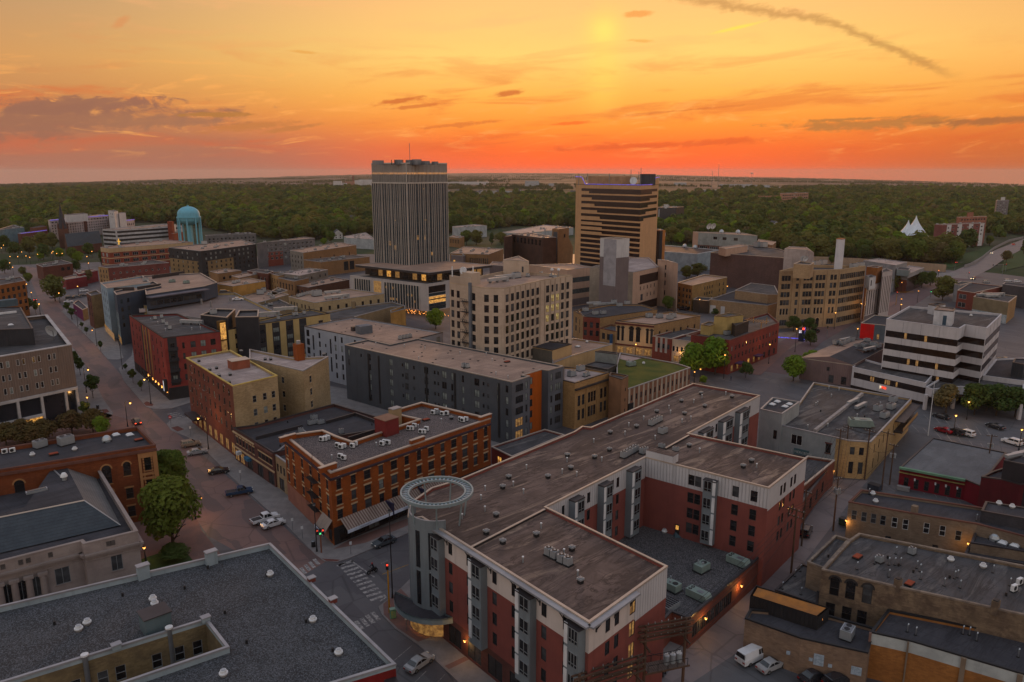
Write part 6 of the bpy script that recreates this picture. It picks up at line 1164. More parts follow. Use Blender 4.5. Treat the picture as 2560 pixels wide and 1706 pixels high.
b.vol([t(3,3,490,540),t(3,3,1160,695),t(3,3,1580,785),t(3,3,2800,1060),t(3,2,2900,1440),t(3,2,1700,1205),t(3,2,830,1035),t(3,2,742,1095)],10.5,BRK_M,R_GREY,par=.45,cop=mat('worn_coping',(.22,.18,.15),(.12,.1,.09),scale=1),wins=[(0,'l',[.2,.42,.65],[8.0],1.3,2.4,'sa','d',FRD,None),(0,'l',[.17,.4,.61],[4.4],1.3,2.2,'s','d',FRD,None)])
b.vents(0,at=[t(3,3,x,y) for x,y in ((810,540),(970,490),(1100,500),(1155,500),(1205,500),(1165,400),(1355,530),(1100,610),(1385,560),(1390,630),(1700,625),(1725,615),(1605,690),(1750,710),(2050,570),(2205,690))],kind='goose')
b.vents(0,at=[t(3,3,815,435),t(3,3,1290,680)],kind='hatch'); b.vents(0,at=[t(3,3,x,y) for x,y in ((1325,570),(1190,510),(1090,440),(1655,620),(2170,780),(550,430))],kind='stub'); b.vents(0,at=[t(3,3,1665,465),t(3,3,1960,525)],kind='cap')
ac('cond',b,0,[t(3,3,1015,475),t(3,3,1310,400)],['dark round topped condenser by the rusty hatch on the long grey warehouse roof','dark round topped condenser by the back parapet of the grey warehouse roof'],.6,'condensers on the grey warehouse roof',.95); ac('split',b,0,[t(3,3,2240,740),t(3,3,2290,680)],['grey air conditioner on the warehouse roof, nearer the front chimney','grey air conditioner on the warehouse roof, behind the nearer one'],.5,'air conditioners on the warehouse roof',1.05)
m = MB()
for px in ((1185,670),(2075,870)): q = P(t(3,3,*px),10.8); m.box((q.x,q.y,9.5),(1.0,.8,2.1),BRK_M,rad(40)); m.box((q.x,q.y,11.6),(.8,.6,.12),BLACK,rad(40)); b.part(m,'chimney'); m = MB()
b.vol([t(3,3,360,470),t(3,3,515,530),t(3,3,745,265),t(3,3,612,228)],8.6,BRK_T,R_GREY,par=.4,cop=mat('worn_coping',(.22,.18,.15)))
b = B('alley_shed','low grey roofed shed at the alley with pipe vents','shed'); b.vol([t(3,3,65,725),t(3,3,450,860),t(3,3,490,560),t(3,3,310,485)],4.4,BRK_T,R_GREY,par=.2,cop=COPD); b.vents(0,at=[t(3,3,245,605),t(3,3,295,560),t(3,3,130,720),t(3,3,300,770)],kind='goose')
b = B('timber_roof_box','black clad box with lamp lit timber roof','building')
b.vol([t(2,3,2172,778),t(3,3,455,975),t(3,3,560,888),t(3,3,0,720),t(2,3,2225,690)],7.2,mat('black_cladding',(.018,.017,.02),kind='ribs'),mat('timber_deck',(.30,.14,.06),(.2,.1,.05),kind='noise',scale=.6),par=.05,cop=None)
m = MB(); q = P(t(3,3,488,1000),6); m.cyl((q.x,q.y,6),.16,.3,glowmat('lamp_glow',(1,.42,.08),4),8); b.part(m,'wall_lamp')
b = B('tan_lot_building','low tan brick building with dark flat roof facing the parked van','building')
b.vol([t(2,3,2125,985),t(3,3,300,1165),t(3,3,912,1300),t(3,3,975,1075),t(3,3,560,960),t(2,3,2172,900)],5.6,mat('tan_painted_brick',(.23,.165,.125),(.17,.125,.1),kind='brick',scale=.5),R_DARK,par=.5,cop=BLACK)
m = MB(); SGN = mat('grey_sign',(.33,.38,.44),(.2,.24,.28),scale=3)
for u,z,w_,h_ in ((.3,1.7,.01,.35),(.72,1.5,.02,.38),(1.02,1.5,.01,.35)):
    pass
for px,w_,h_ in (((185,1300),.5,.55),((390,1360),.5,.5),((462,1365),1.3,1.7),((565,1418),.5,.5),((805,1465),1.3,1.2)):
    a_,c_ = Vector((b.vols[0]['W'][1].x,b.vols[0]['W'][1].y)),Vector((b.vols[0]['W'][2].x,b.vols[0]['W'][2].y)); d = (c_-a_).normalized(); nrm = Vector((d.y,-d.x))
    # meet the sight line with the wall plane
    r_ = ray(t(3,3,*px)); k = (a_.dot(nrm))/(r_.x*nrm.x+r_.y*nrm.y); q = Vector((r_.x*k,r_.y*k,CAMH+r_.z*k)); mm = MB(); e = Vector((d.x,d.y,0))*w_/2; f = Vector((nrm.x,nrm.y,0)); z_ = Vector((0,0,h_/2))
    mm.hexa([q-e-z_+f*.06,q+e-z_+f*.06,q+e-z_,q-e-z_,q-e+z_+f*.06,q+e+z_+f*.06,q+e+z_,q-e+z_],SGN); b.part(mm,'wall_sign')
ac('block',b,0,[t(3,3,720,1160)],'dark boxed unit in the railed roof terrace',.9)
b = B('orange_brick_shop','low orange brick building with pale grey ribbed fascia in the near corner','building')
b.vol([t(3,3,935,1110),t(3,3,1320,1195),t(3,3,2700,1600),t(3,3,2800,1240),t(3,3,1095,905)],7,mat('rust_brick',(.29,.145,.07),(.22,.105,.05),kind='brick'),R_DARK,par=.5,cop=BLACK,bands=[(0,0,1,5.2,7,mat('pale_fascia',(.40,.42,.42))),(1,0,1,5.2,7,mat('pale_fascia',(.40,.42,.42)))])
m = MB()
for w,us in ((0,(.9,)),(1,(.36,.73))):
    for u in us: b.wbox(m,0,w,u-.018,u+.018,0,6.9,0,.35,BRK_T)
b.wbox(m,0,0,-.03,.03,0,7.0,0,.3,mat('weathered_quoin',(.16,.1,.085))); b.part(m,'pilaster'); b.vents(0,at=[t(3,3,1270,1110),t(3,3,1345,1140),t(3,3,1775,1130),t(3,3,1835,1140),t(3,3,1900,1190),t(3,3,2280,1340)],kind='goose')
# ---- federal building and its neighbours
b = B('tan_federal_block','tall tan brick block with arched stone door and white chimney','office building')
FED = mat('federal_tan',(.38,.28,.19),(.33,.24,.16),kind='brick')
rf = [22.4,18.8,15.2,11.6]
b.vol([t(3,0,105,1085),t(3,0,660,1072),t(3,0,892,1040),t(3,0,350,1030)],25.8,FED,R_DARK,par=1.2,cop=mat('fed_coping',(.42,.32,.22)),
      wins=[(0,'l',[.07,.12,.17,.31,.43,.48,.53,.63,.685,.74,.87,.93],rf,1.35,2.3,'p','d',FRD,None),(0,'l',[.07,.12,.17,.31,.43,.48,.53,.63,.685,.74,.87,.93],[7.6],1.0,2.8,'p','d',FRG,None),(0,'l',[.12,.48,.90],[2.6],3.4,2.6,'t','g',FRG,None),(0,'l',[.69],[2.0],1.6,3.2,'a','d',FRD,mat('cream_stone',(.46,.34,.235))),(1,'g',13,.02,.98,rf+[7.6,2.9],1.4,2.4,'p','d',FRD,None)])
m = MB()
for u in (.0,.24,.37,.58,.8,1.0): b.wbox(m,0,0,max(0,u-.015),min(1,u+.015),0,25.4,0,.3,FED)
b.part(m,'pilaster')
b.vol([t(3,0,235,1020),t(3,0,385,1030),t(3,0,420,1010),t(3,0,290,1000)],30,FED,R_GREY,z0=24,par=.3,cop=COPW); ac('dish',b,1,[t(3,0,310,1010),t(3,0,335,1012)],'white satellite dish on the tan federal block penthouse',.3,'dishes on the tan federal block'); ac('block',b,0,[t(3,0,x,y) for x,y in ((440,1040),(500,1030),(780,1065),(840,1055))],'grey plant box on the roof of the tan federal block',.5,'plant boxes on the tan federal block',1.5)
m = MB(); q = P(t(3,0,640,1055),25.8); m.box((q.x,q.y,24),(3.0,2.6,14.5),mat('white_chimney',(.55,.54,.56),(.48,.48,.5)),rad(46)); m.box((q.x,q.y,38.5),(3.2,2.8,.4),mat('rust_coping',(.3,.14,.08)),rad(46)); b.part(m,'chimney')
b = B('white_finned_block','white block with tall vertical fins beside the tan federal block','office building'); FINW = mat('white_fin_wall',(.42,.37,.36),(.36,.32,.31))
b.vol([t(3,0,1035,1075),t(3,0,1045,1100),t(3,0,1137,1085),t(3,0,1080,1060)],23,FINW,R_GREY,par=.4,cop=COPG,bands=[(1,(i+.1)/6,(i+.42)/6,4,21,BND) for i in range(6)])
b.vol([t(3,0,900,1205),t(3,0,905,1225),t(3,0,1030,1195),t(3,0,960,1180)],17.5,FINW,R_GREY,par=.4,cop=COPG,bands=[(1,(i+.1)/6,(i+.42)/6,4,15,BND) for i in range(6)]+[(1,0,1,0,3.6,GRT)]); b.vol([t(3,0,893,1130),t(3,0,930,1150),t(3,0,985,1135),t(3,0,940,1120)],21.5,WPN,R_GREY,par=.4,cop=COPG,z0=16,wins=[(1,'l',[.3],[19],1.4,2.6,'p','d')]); b.vol([t(3,0,900,1045),t(3,0,1000,1055),t(3,0,1045,1042),t(3,0,960,1035)],25,mat('rust_wall',(.24,.11,.055)),R_GREY,par=.4,cop=COPG)
b = B('grey_civic_hall','long low grey civic hall with pale flat roofs by the flood wall','building'); CIV = mat('civic_grey',(.26,.255,.26))
b.vol([t(3,0,1135,1095),t(3,0,1275,1115),t(3,0,1425,1055),t(3,0,1290,1035)],11,CIV,R_PALE,par=.3,cop=COPG,bands=[(0,0,1,0,7.5,mat('dark_red_wall',(.12,.05,.04))),(1,0,1,0,8.5,BND)]); b.vol([t(3,0,870,990),t(3,0,1165,1035),t(3,0,1270,1005),t(3,0,1010,972)],15.5,CIV,R_PALE,par=.3,cop=COPG); b.vol([t(3,0,1175,1070),t(3,0,1285,1082),t(3,0,1300,1062),t(3,0,1190,1050)],13.5,mat('sage_box',(.2,.225,.225)),R_GREY,z0=10,par=.2,cop=COPG)
b.vents(1,at=[t(3,0,1010,985),t(3,0,1070,995),t(3,0,820,1000)],kind='goose')
b = B('mauve_store_block','large windowless mauve block with pale tanks on its roof','building'); MAU = mat('mauve_brick',(.125,.08,.075),(.105,.068,.065),kind='brick')
b.vol([t(2,0,1812,918),t(3,0,155,968),t(3,0,285,945),t(3,0,100,885),t(2,0,2150,850)],20,MAU,R_GREY,par=.4,cop=COPW,bands=[(1,0,1,0,20,mat('pale_stucco',(.42,.36,.34)))])
b.vol([t(2,0,1886,870),t(2,0,1950,885),t(2,0,2150,855),t(2,0,2080,842)],23.5,PNK,R_TAN,z0=19,par=.2,cop=COPG); b.vol([t(3,0,150,885),t(3,0,360,895),t(3,0,420,920),t(3,0,350,870),t(3,0,200,862)],26,mat('pale_stucco',(.42,.36,.34)),R_TAN,par=.2,cop=COPG)
ac('block',b,0,[t(2,0,2075,905),t(2,0,2110,900),t(2,0,2240,870),t(2,0,2290,872)],'tall galvanised cooler on the windowless mauve block',.6,'coolers on the mauve block',2.2)
b = B('pale_blue_arena','wide low pale blue grey arena with brown flat roof','building'); b.vol([t(2,0,1290,900),t(2,0,1690,932),t(2,0,1885,893),t(2,0,1380,850)],13,mat('arena_blue',(.30,.34,.37)),R_BROWN,par=.3,cop=WHITEM); ac('dome',b,0,[t(2,0,x,y) for x,y in ((1575,870),(1670,880))],'roof cap on the pale blue arena',.5,'caps on the arena',2)
b = B('sage_school','sage panelled building with three large square windows and roof dishes','building'); b.vol([t(2,0,1650,728),t(2,0,1700,735),t(2,0,2238,765),t(2,0,2100,738)],24,mat('sage_siding',(.28,.29,.28)),R_TAN,par=.3,cop=COPW,bands=[(1,0,1,0,15,mat('dark_red_wall',(.12,.05,.04))),(0,0,1,0,24,PNK)],wins=[(1,'l',[.1,.28,.46,.8,.93],[11.5],6.4,5.6,'r','g',FRW,None),(1,'l',[.3,.46,.65],[20.6],3,2,'r','g')]); ac('dome',b,0,[t(2,0,1910,740),t(2,0,2060,742)],'blue grey dome on the sage building roof',.4,'domes on the sage building',2); ac('dish',b,0,[t(2,0,1790,718),t(2,0,1828,716)],'white dish on the sage building roof',.4,'dishes on the sage building',1.8)
b = B('brown_lowrise','low brown building behind the sage panelled one','building'); b.vol([t(2,0,2235,825),t(3,0,40,850),t(3,0,75,820),t(2,0,2250,795)],12,mat('brown_stucco',(.24,.14,.09)),R_TAN,par=.3,cop=COPW,wins=[(0,'g',5,.1,.95,[8],2,3,'p','d')])
b = B('yellow_walkup','yellow brown brick walk up flats with flat roof and iron balconies','apartment block'); b.vol([t(2,0,1512,1192),t(2,0,1645,1218),t(2,0,1962,1142),t(2,0,1755,1118)],13,mat('walkup_brick',(.33,.22,.115),kind='brick'),R_TAN,par=.5,cop=COPW,bands=[(0,0,1,0,13,mat('orange_walkup',(.28,.15,.075),kind='brick'))],wins=[(0,'l',[.14,.42,.66,.86],[10,7,4,1.4],1.2,1.6,'s','n',FRD,None),(1,'l',[.35,.42,.49,.56,.78,.9],[10,7,4],1.0,1.6,'p','d')])
b = B('tan_service_hall','low tan service hall with white garage doors','building'); TSH = mat('service_tan',(.31,.225,.155),(.27,.195,.135),kind='brick')
b.vol([t(2,0,1800,1345),t(2,0,2334,1400),t(3,0,110,1370),t(3,0,80,1340),t(2,0,2050,1262)],7,TSH,R_DARK,par=.4,cop=COPG); m = MB()
for u0,u1 in ((.02,.12),(.21,.28)): b.wbox(m,0,0,u0,u1,.1,4.2,.0,.06,WPN)
b.part(m,'garage_door'); b.vol([t(2,0,2035,1262),t(2,0,2334,1300),t(3,0,100,1300),t(3,0,60,1220),t(2,0,2180,1195)],11,TSH,R_GREY,par=.3,cop=COPG); b.vol([t(2,0,1655,1345),t(2,0,1795,1358),t(2,0,1830,1330),t(2,0,1690,1322)],6.5,mat('dark_glass_room',(.04,.03,.025)),R_GREY,par=.3,cop=COPW)
b = B('red_brick_lowrise','low dark red brick building with flat roof sections by the avenue','building'); b.vol([t(3,0,1728,1262),t(3,0,1880,1285),t(3,0,2150,1225),t(3,0,1850,1190)],9,RB,R_DARK,par=.4,cop=COPW,wins=[(0,'l',[.35],[6.2,2],4,2.4,'r','g',FRW,None)]); b.vol([t(3,0,1700,1205),t(3,0,1750,1215),t(3,0,1860,1190),t(3,0,1760,1180)],9.5,CIV,R_GREY,par=.4,cop=COPW)
b = B('olive_lowrise','low olive stucco building with white mural band and rooftop pipes','building'); b.vol([t(3,0,1875,1320),t(3,0,2195,1372),t(3,0,2270,1315),t(3,0,1960,1275)],10,mat('olive_stucco',(.2,.165,.115)),R_GREY,par=.5,cop=COPW,bands=[(0,0,1,0,4,mat('mural_white',(.4,.42,.43),(.2,.24,.26),scale=.5)),(1,0,1,0,10,SB)]); ac('duct',b,0,[t(3,0,1960,1320),t(3,0,2040,1330),t(3,0,2080,1315)],'silver pipework on the olive low building',.2,'pipework on the olive building',1.2)
b = B('dark_lowrise','low dark building with rows of small skylights at the frame edge','building'); b.vol([t(3,0,2085,1255),t(3,0,2500,1330),t(3,0,2600,1270),t(3,0,2150,1210)],7,mat('dark_wall',(.07,.065,.07)),R_DARK,par=.3,cop=COPG); b.vents(0,16,kind='sky',seed=6); b.vol([t(3,0,2140,1205),t(3,0,2500,1255),t(3,0,2600,1215),t(3,0,2160,1190)],11,mat('dark_wall',(.07,.065,.07)),R_DARK,par=.3,cop=COPG)
# ================================================================== WEST AND NORTH, FARTHER OFF
def far(name,label,pts,h,wall,roof=R_GREY,wins=(),bands=(),cat='building',par=.4,cop=COPG,**k):
    bb = B(name,label,cat); bb.vol(pts,h,wall,roof,par=par,cop=cop,wins=wins,bands=bands,**k)
    I_ = bb.vols[0]['I']; ar = abs(sum(a_.x*c_.y-c_.x*a_.y for a_,c_ in zip(I_,I_[1:]+I_[:1])))/2; n_ = max(1,min(7,int(ar/90))); bb.vents(0,n_,kind='unit',seed=len(label)); bb.vents(0,n_,kind='stub',seed=len(label)+5); return bb
b = far('orange_brick_office','orange brick office at the frame edge with square dark windows',[t(0,0,-200,1250),t(0,0,232,1172),t(0,0,190,1140),t(0,0,-200,1175)],17,mat('rusty_brick',(.24,.105,.05),kind='brick'),R_GREY,[(0,'g',8,.08,1,[14,10.6,7.2,3.8],1.6,1.9,'p','d',FRD,None)])
b = far('black_tan_apartments','black and tan apartments with pale paired windows',[t(0,0,1538,872),t(0,0,1830,905),t(1,0,0,840),t(0,0,2200,800)],17.5,mat('black_siding',(.03,.03,.033)),R_TAN,[(0,'g',6,.04,.96,[15,12],1.6,1.7,'d','p',FRD,None),(0,'g',6,.04,.96,[9,6,3],1.4,1.6,'s','n',FRD,None),(1,'g',11,.04,.96,[15,12],1.6,1.7,'d','p',FRD,None),(1,'g',11,.04,.96,[9,6,3],1.4,1.6,'s','n',FRD,None)],
        [(0,0,.9,0,10.4,mat('tan_wall',(.28,.2,.12))),(1,.1,.55,0,10.4,mat('tan_wall',(.28,.2,.12)))],cat='apartment block')
ac('block',b,0,[t(0,0,1865,845)],'dark box on the roof of the black and tan apartments',.5,None,1.6)
b = far('grey_brick_apartments','grey upper brick lower apartments beyond the black and tan ones',[t(1,0,5,835),t(1,0,60,825),t(1,0,535,788),t(1,0,440,775)],18,mat('grey_siding',(.14,.135,.14)),R_TAN,[(1,'g',11,.03,.97,[15.4,12.2,9,5.8],2,1.8,'d','n',FRW,None)],[(1,0,.36,0,10.4,RB),(1,.52,.8,0,10.4,RB)],cat='apartment block')
far('arched_terracotta_block','red brick block with white arches and cornice',[t(0,0,915,870),t(0,0,990,880),t(0,0,1760,822),t(0,0,1500,800)],16.5,mat('terracotta_red',(.24,.07,.05),kind='brick'),R_TAN,[(1,'g',9,.03,.97,[11.6,7.4],4,2.2,'t','n',FRW,None),(0,'g',2,.05,.95,[11.6,7.4],2.4,2.4,'t','n',FRW,None)],[(None,0,1,13.4,16.5,TRIM),(None,0,1,4.6,5.4,TRIM),(None,0,1,9.2,9.8,TRIM)])
b = far('purple_ghost_brick','purple brick block with cream end wall',[t(0,0,895,1045),t(0,0,985,1058),t(0,0,1540,1010),t(0,0,1400,985)],14,mat('purple_old_brick',(.17,.065,.06),kind='brick'),R_GREY,[(0,'g',3,.05,.95,[11.6,8.6,5.6],1,1.8,'p','d'),(1,'g',9,.03,.97,[10.6,7],1,1.1,'p','n',FRW,None)],[(0,0,1,0,14,SB)])
far('mural_lowrise','low dark red building with mural behind the street trees',[t(0,0,330,1025),t(0,0,390,1050),t(0,0,660,1015),t(0,0,560,985)],9,mat('dark_red_wall',(.12,.05,.04)),R_GREY,[(1,'l',[.65,.85],[6],2.4,2.2,'p','d')]); far('red_wall_lowrise','low crimson walled building beside the car park',[t(0,0,680,1090),t(0,0,720,1115),t(0,0,890,1080),t(0,0,830,1068)],7,mat('crimson_wall',(.17,.035,.04)),R_TAN); far('crimson_garage','low crimson garage behind the maple by the street',[t(0,0,560,1150),t(0,0,600,1165),t(0,0,790,1135),t(0,0,720,1110)],6,mat('crimson_wall',(.17,.035,.04)),R_TAN)
b = far('white_hospital','long white hospital slab with blue neon roof line and small windows',[t(0,0,437,622),t(0,0,455,628),t(0,0,985,582),t(0,0,930,568)],20,mat('hospital_white',(.44,.38,.37)),R_TAN,[(1,'g',24,.01,.99,[14.6,11.9,9.2,6.5],1.5,1.5,'o','d',FRD,None),(1,'g',18,.01,.99,[17.9],3,1.4,'o','d',FRD,None)],[(1,.54,.6,0,20,mat('dark_red_wall',(.12,.05,.04)))],cat='hospital',par=.3)
m = MB(); m.tube(b.wp(0,1,0,20.4,.2),b.wp(0,1,1,20.4,.2),.28,BLU,5); b.part(m,'neon_tube'); b.vol([t(0,0,585,572),t(0,0,605,578),t(0,0,800,566),t(0,0,760,556)],26,WPN,R_GREY,z0=19,par=.2); b.vol([t(0,0,975,580),t(0,0,1010,585),t(0,0,1070,600),t(0,0,1020,575)],19.6,mat('dark_red_wall',(.12,.05,.04)),R_GREY,par=.3); b.vol([t(0,0,985,535),t(0,0,1040,545),t(0,0,1075,540),t(0,0,1040,530)],29.8,WPN,R_GREY,par=.3,wins=[(0,'l',[.4,.7],[27,24],2.4,1.4,'o','d')]); b.vol([t(0,0,1070,560),t(0,0,1085,562),t(0,0,1146,556),t(0,0,1110,550)],27.5,WPN,R_GREY,par=.3); b.vol([t(0,0,1050,632),t(0,0,1060,640),t(0,0,1225,620),t(0,0,1180,612)],18,mat('hospital_white',(.44,.38,.37)),R_GREY,par=.3,wins=[(1,'g',9,.02,.98,[14,10,6],1.6,2,'o','d')])
m = MB(); v_ = len(b.vols)-1; m.tube(b.wp(v_,1,0,18.4,.2),b.wp(v_,1,1,18.4,.2),.25,BLU,5); b.part(m,'neon_tube')
b = far('parking_ramp','white banded parking ramp in front of the hospital',[t(0,0,932,705),t(0,0,1052,712),t(0,0,1660,672),t(0,0,1500,655)],16,mat('ramp_white',(.45,.44,.45)),R_TAN,(),[(w,.02,.98,z,z+1.9,BLACK) for w in (0,1) for z in (1.6,5.4,9.2,12.8)],cat='parking ramp',par=1.0)
b.vol([t(0,0,1535,665),t(0,0,1590,668),t(0,0,1600,660),t(0,0,1545,655)],18.5,WPN,R_GREY,par=.2)
b = far('red_brick_school','dark red brick block with chimney beside the water tower',[t(0,0,1555,740),t(0,0,1580,745),t(0,0,1665,730),t(0,0,1630,722)],16,mat('terracotta_red',(.24,.07,.05),kind='brick'),R_GREY,(),()); m = MB(); q = P(t(0,0,1565,740),16); m.box((q.x,q.y,10),(4,4,16),mat('terracotta_red',(.24,.07,.05),kind='brick')); b.part(m,'chimney')
b = far('west_clinic','low red and white clinic with blue neon eave beyond the park trees',[t(0,0,160,745),t(0,0,190,748),t(0,0,425,718),t(0,0,380,708)],11,mat('dark_red_wall',(.12,.05,.04)),R_DARK,[(1,'g',6,.02,.5,[5],1,6,'o','n',FRW,None)]); m = MB(); m.tube(b.wp(0,1,0,11.4,.2),b.wp(0,1,1,11.4,.2),.25,BLU,5); b.part(m,'neon_tube')
b.vol([t(0,0,270,690),t(0,0,300,695),t(0,0,430,678),t(0,0,380,668)],15,mat('dark_red_wall',(.12,.05,.04)),R_DARK,par=.3); far('teal_clinic_wing','pale teal roofed clinic wing at the frame edge',[t(0,0,-60,720),t(0,0,45,705),t(0,0,220,690),t(0,0,120,665)],14,mat('teal_wall',(.14,.2,.23)),R_GREY,()); far('long_gabled_flats','long dark gabled apartments with white gables behind the water tower',[t(0,0,1870,760),t(0,0,1880,765),t(0,0,2334,745),t(0,0,2250,735)],9,mat('grey_siding',(.14,.135,.14)),R_DARK,[(1,'g',12,.02,.98,[5.5,2.5],1.6,1.6,'o','d')],cat='apartment block')
BR2 = mat('brown_store',(.26,.16,.095),(.22,.135,.08),kind='brick')
far('white_truck_depot','low white and grey depot with flat roof beyond the brown stores',[t(1,0,800,770),t(1,0,830,785),t(1,0,1090,800),t(1,0,1000,735)],9,mat('depot_white',(.36,.38,.4)),R_PALE); far('brick_terrace','brown brick terrace with rooftop chimneys west of the glass tower',[t(1,0,310,898),t(1,0,430,920),t(1,0,915,850),t(1,0,760,825)],14,BR2,R_TAN,[(0,'g',4,.05,.95,[10.4,7,3.6],1.1,1.8,'p','d'),(1,'l',[.3,.55,.85],[8],1.2,3,'p','d')],[(0,0,1,0,14,mat('grey_stone',(.22,.2,.18)))])
far('brown_store_row','brown store row with tall dark shop windows west of the tower podium',[t(1,0,435,985),t(1,0,590,1005),t(1,0,1035,955),t(1,0,880,940)],9.5,BR2,R_GREY,[(1,'l',[.5,.62],[5],4,6,'r','d')]); far('grey_mansard_store','grey roofed store with small upper windows',[t(1,0,205,1105),t(1,0,400,1130),t(1,0,655,1075),t(1,0,480,1060)],12,mat('grey_stone',(.22,.2,.18)),R_PALE,[(1,'l',[.1,.25,.4,.7,.9],[9.4],1.2,1.6,'p','d')])
far('cornice_store','tan store with deep cornice and arched shop front',[t(1,0,200,1150),t(1,0,350,1180),t(1,0,480,1150),t(1,0,330,1130)],10.5,BR2,R_GREY,[(0,'g',5,.05,.95,[6.4],1,2.6,'a','n',FRD,None),(0,'g',3,.05,.95,[1.6],2,2.4,'r','l')]); far('dark_brick_store','low dark brick store with terracotta roof below the podium',[t(1,0,355,1215),t(1,0,480,1235),t(1,0,850,1165),t(1,0,700,1140)],8,mat('dark_store_brick',(.12,.065,.05),kind='brick'),R_TAN,[(0,'g',3,.1,.9,[5],1.4,2,'p','d')])
far('amber_store','amber store with tall narrow windows on the side street',[t(1,0,110,1105),t(1,0,205,1130),t(1,0,300,1110),t(1,0,220,1090)],11.5,AMB,R_GREY,[(0,'g',4,.05,.95,[8,4.2],1,2.4,'p','d')]); far('red_corner_store','dark red store with small pale windows on the side street',[t(1,0,-80,1085),t(1,0,105,1110),t(1,0,160,1090),t(1,0,0,1068)],12,mat('dark_red_wall',(.12,.05,.04)),R_GREY,[(0,'g',5,.05,.95,[8.4,4.6],1.2,2,'p','n',FRW,None)]); far('ochre_hall','plain ochre hall behind the rooftop car park',[t(0,0,1960,1200),t(0,0,2120,1225),t(1,0,85,1178),t(1,0,-60,1150)],15,mat('ochre_wall',(.36,.22,.1)),R_TAN)
far('tan_pair_house','tan flat roofed house with pale awnings behind the navy block',[t(0,0,1915,1090),t(0,0,1990,1110),t(0,0,2200,1080),t(0,0,2060,1065)],11,BR2,R_TAN,[(1,'g',3,.1,.9,[8],1.6,1.6,'d','n')]); far('tan_back_house','tan house with pale skylight roof beside the ochre hall',[t(0,0,2110,1130),t(0,0,2180,1150),t(1,0,30,1110),t(0,0,2250,1100)],11,BR2,R_TAN)
ct = far('roof_terrace_store','cream store with blue mechanical yard beside the cream warehouse',[t(1,0,95,1300),t(1,0,150,1315),t(1,0,288,1262),t(1,0,200,1235)],10,CREAM,R_GREY,[(1,'g',4,.1,.9,[7.6],1,1.4,'p','d')]); ac('block',ct,0,[t(1,0,40,1300),t(1,0,60,1280)],'blue grey unit in the mechanical yard by the cream store',.4,'units by the cream store',1.5)
far('teal_plant_roof','flat roof with teal cooling unit behind the yellow apartments',[t(1,1,-100,130),t(1,1,100,230),t(1,1,380,180),t(1,1,200,100)],9,CREAM2,R_GREY); far('garage_roof','tan flat garage roof behind the red courtyard blocks',[t(0,1,2150,90),t(0,1,2334,140),t(1,1,300,60),t(1,1,100,20)],10,CREAM2,R_TAN)
BRZ = mat('bronze_block',(.09,.045,.033),kind='ribs')
b = far('bronze_office','dark bronze office block with ribbed walls',[t(2,0,0,750),t(2,0,280,785),t(2,0,405,780),t(2,0,150,735)],26,BRZ,R_TAN,[(0,'g',8,.03,.97,[22.6],2.2,3.6,'o','d',FRD,None)],(),cat='office building'); b.vol([t(1,0,2260,770),t(1,0,2265,775),t(2,0,5,765),t(2,0,0,750)],26,BRZ,R_TAN,par=.3)
b = B('stone_church','tan stone church with steep gable and round window behind the bronze block','church'); b.vol([t(2,0,410,880),t(2,0,430,885),t(2,0,555,870),t(2,0,500,860)],14,BR2,R_DARK,par=.2,wins=[(1,'l',[.5],[8],2.6,6,'a','d')]); b.vol([t(2,0,367,700),t(2,0,420,705),t(2,0,520,695),t(2,0,450,685)],30,BR2,R_TAN,par=.3,bands=[(0,.2,.9,6,28,mat('charcoal_panel',(.068,.074,.084)))],wins=[(1,'l',[.6],[25],2,2.4,'o','d')])
W = b.vols[0]['W']; m = MB(); ra,rb = (W[1]+W[2])/2,(W[0]+W[3])/2; m.face([(W[1].x,W[1].y,14),(W[2].x,W[2].y,14),(ra.x,ra.y,26)],BR2); m.face([(W[1].x,W[1].y,14),(ra.x,ra.y,26),(rb.x,rb.y,26),(W[0].x,W[0].y,14)],R_DARK); m.face([(W[2].x,W[2].y,14),(W[3].x,W[3].y,14),(rb.x,rb.y,26),(ra.x,ra.y,26)],R_DARK); b.part(m,'gable_roof')
far('white_market_roof','low pale roofed market hall beyond the bronze block',[t(2,0,-100,735),t(2,0,110,745),t(2,0,560,690),t(2,0,300,665)],8,mat('depot_white',(.36,.38,.4)),R_PALE,()); far('east_brick_hall','flat tan hall east of the glass tower podium',[t(1,0,1770,925),t(1,0,2120,935),t(1,0,2255,885),t(1,0,1900,862)],9,BR2,R_TAN,[(0,'g',10,.5,1,[4],.8,4,'o','d')]); far('white_corner_shop','small pale shop with one lit window beside the tower podium',[t(1,0,1780,940),t(1,0,1890,950),t(1,0,1925,935),t(1,0,1800,925)],8,mat('mauve_grey_panel',(.15,.125,.125)),R_PALE,[(0,'l',[.25],[3],2,3,'o','L')]); far('white_depot_shed','long white shed with pale roof beyond the tower',[t(1,0,1790,680),t(1,0,1815,690),t(1,0,2105,672),t(1,0,2000,660)],12,mat('depot_white',(.36,.38,.4)),R_PALE); far('tan_depot','tan brick depot half hidden by trees behind the tower',[t(1,0,1760,775),t(1,0,1860,785),t(1,0,1900,770),t(1,0,1800,760)],9,BR2,R_TAN,[(0,'g',6,.05,.95,[5],1,3,'a','d')])
far('podium_neighbour','grey tower base block with pale terrace beside the podium',[t(1,0,2130,1030),t(1,0,2245,1040),t(2,0,30,1020),t(1,0,2160,1000)],14,GRT,R_TAN)
far('copper_portal','black block with copper portal frame behind the slab tower',[t(2,0,1270,715),t(2,0,1350,720),t(2,0,1400,716),t(2,0,1330,708)],32,mat('black_panel',(.03,.03,.034)),R_TAN,(),[(1,.5,1,0,32,mat('copper_edge',(.36,.17,.08)))],cop=mat('copper_edge',(.36,.17,.08)))
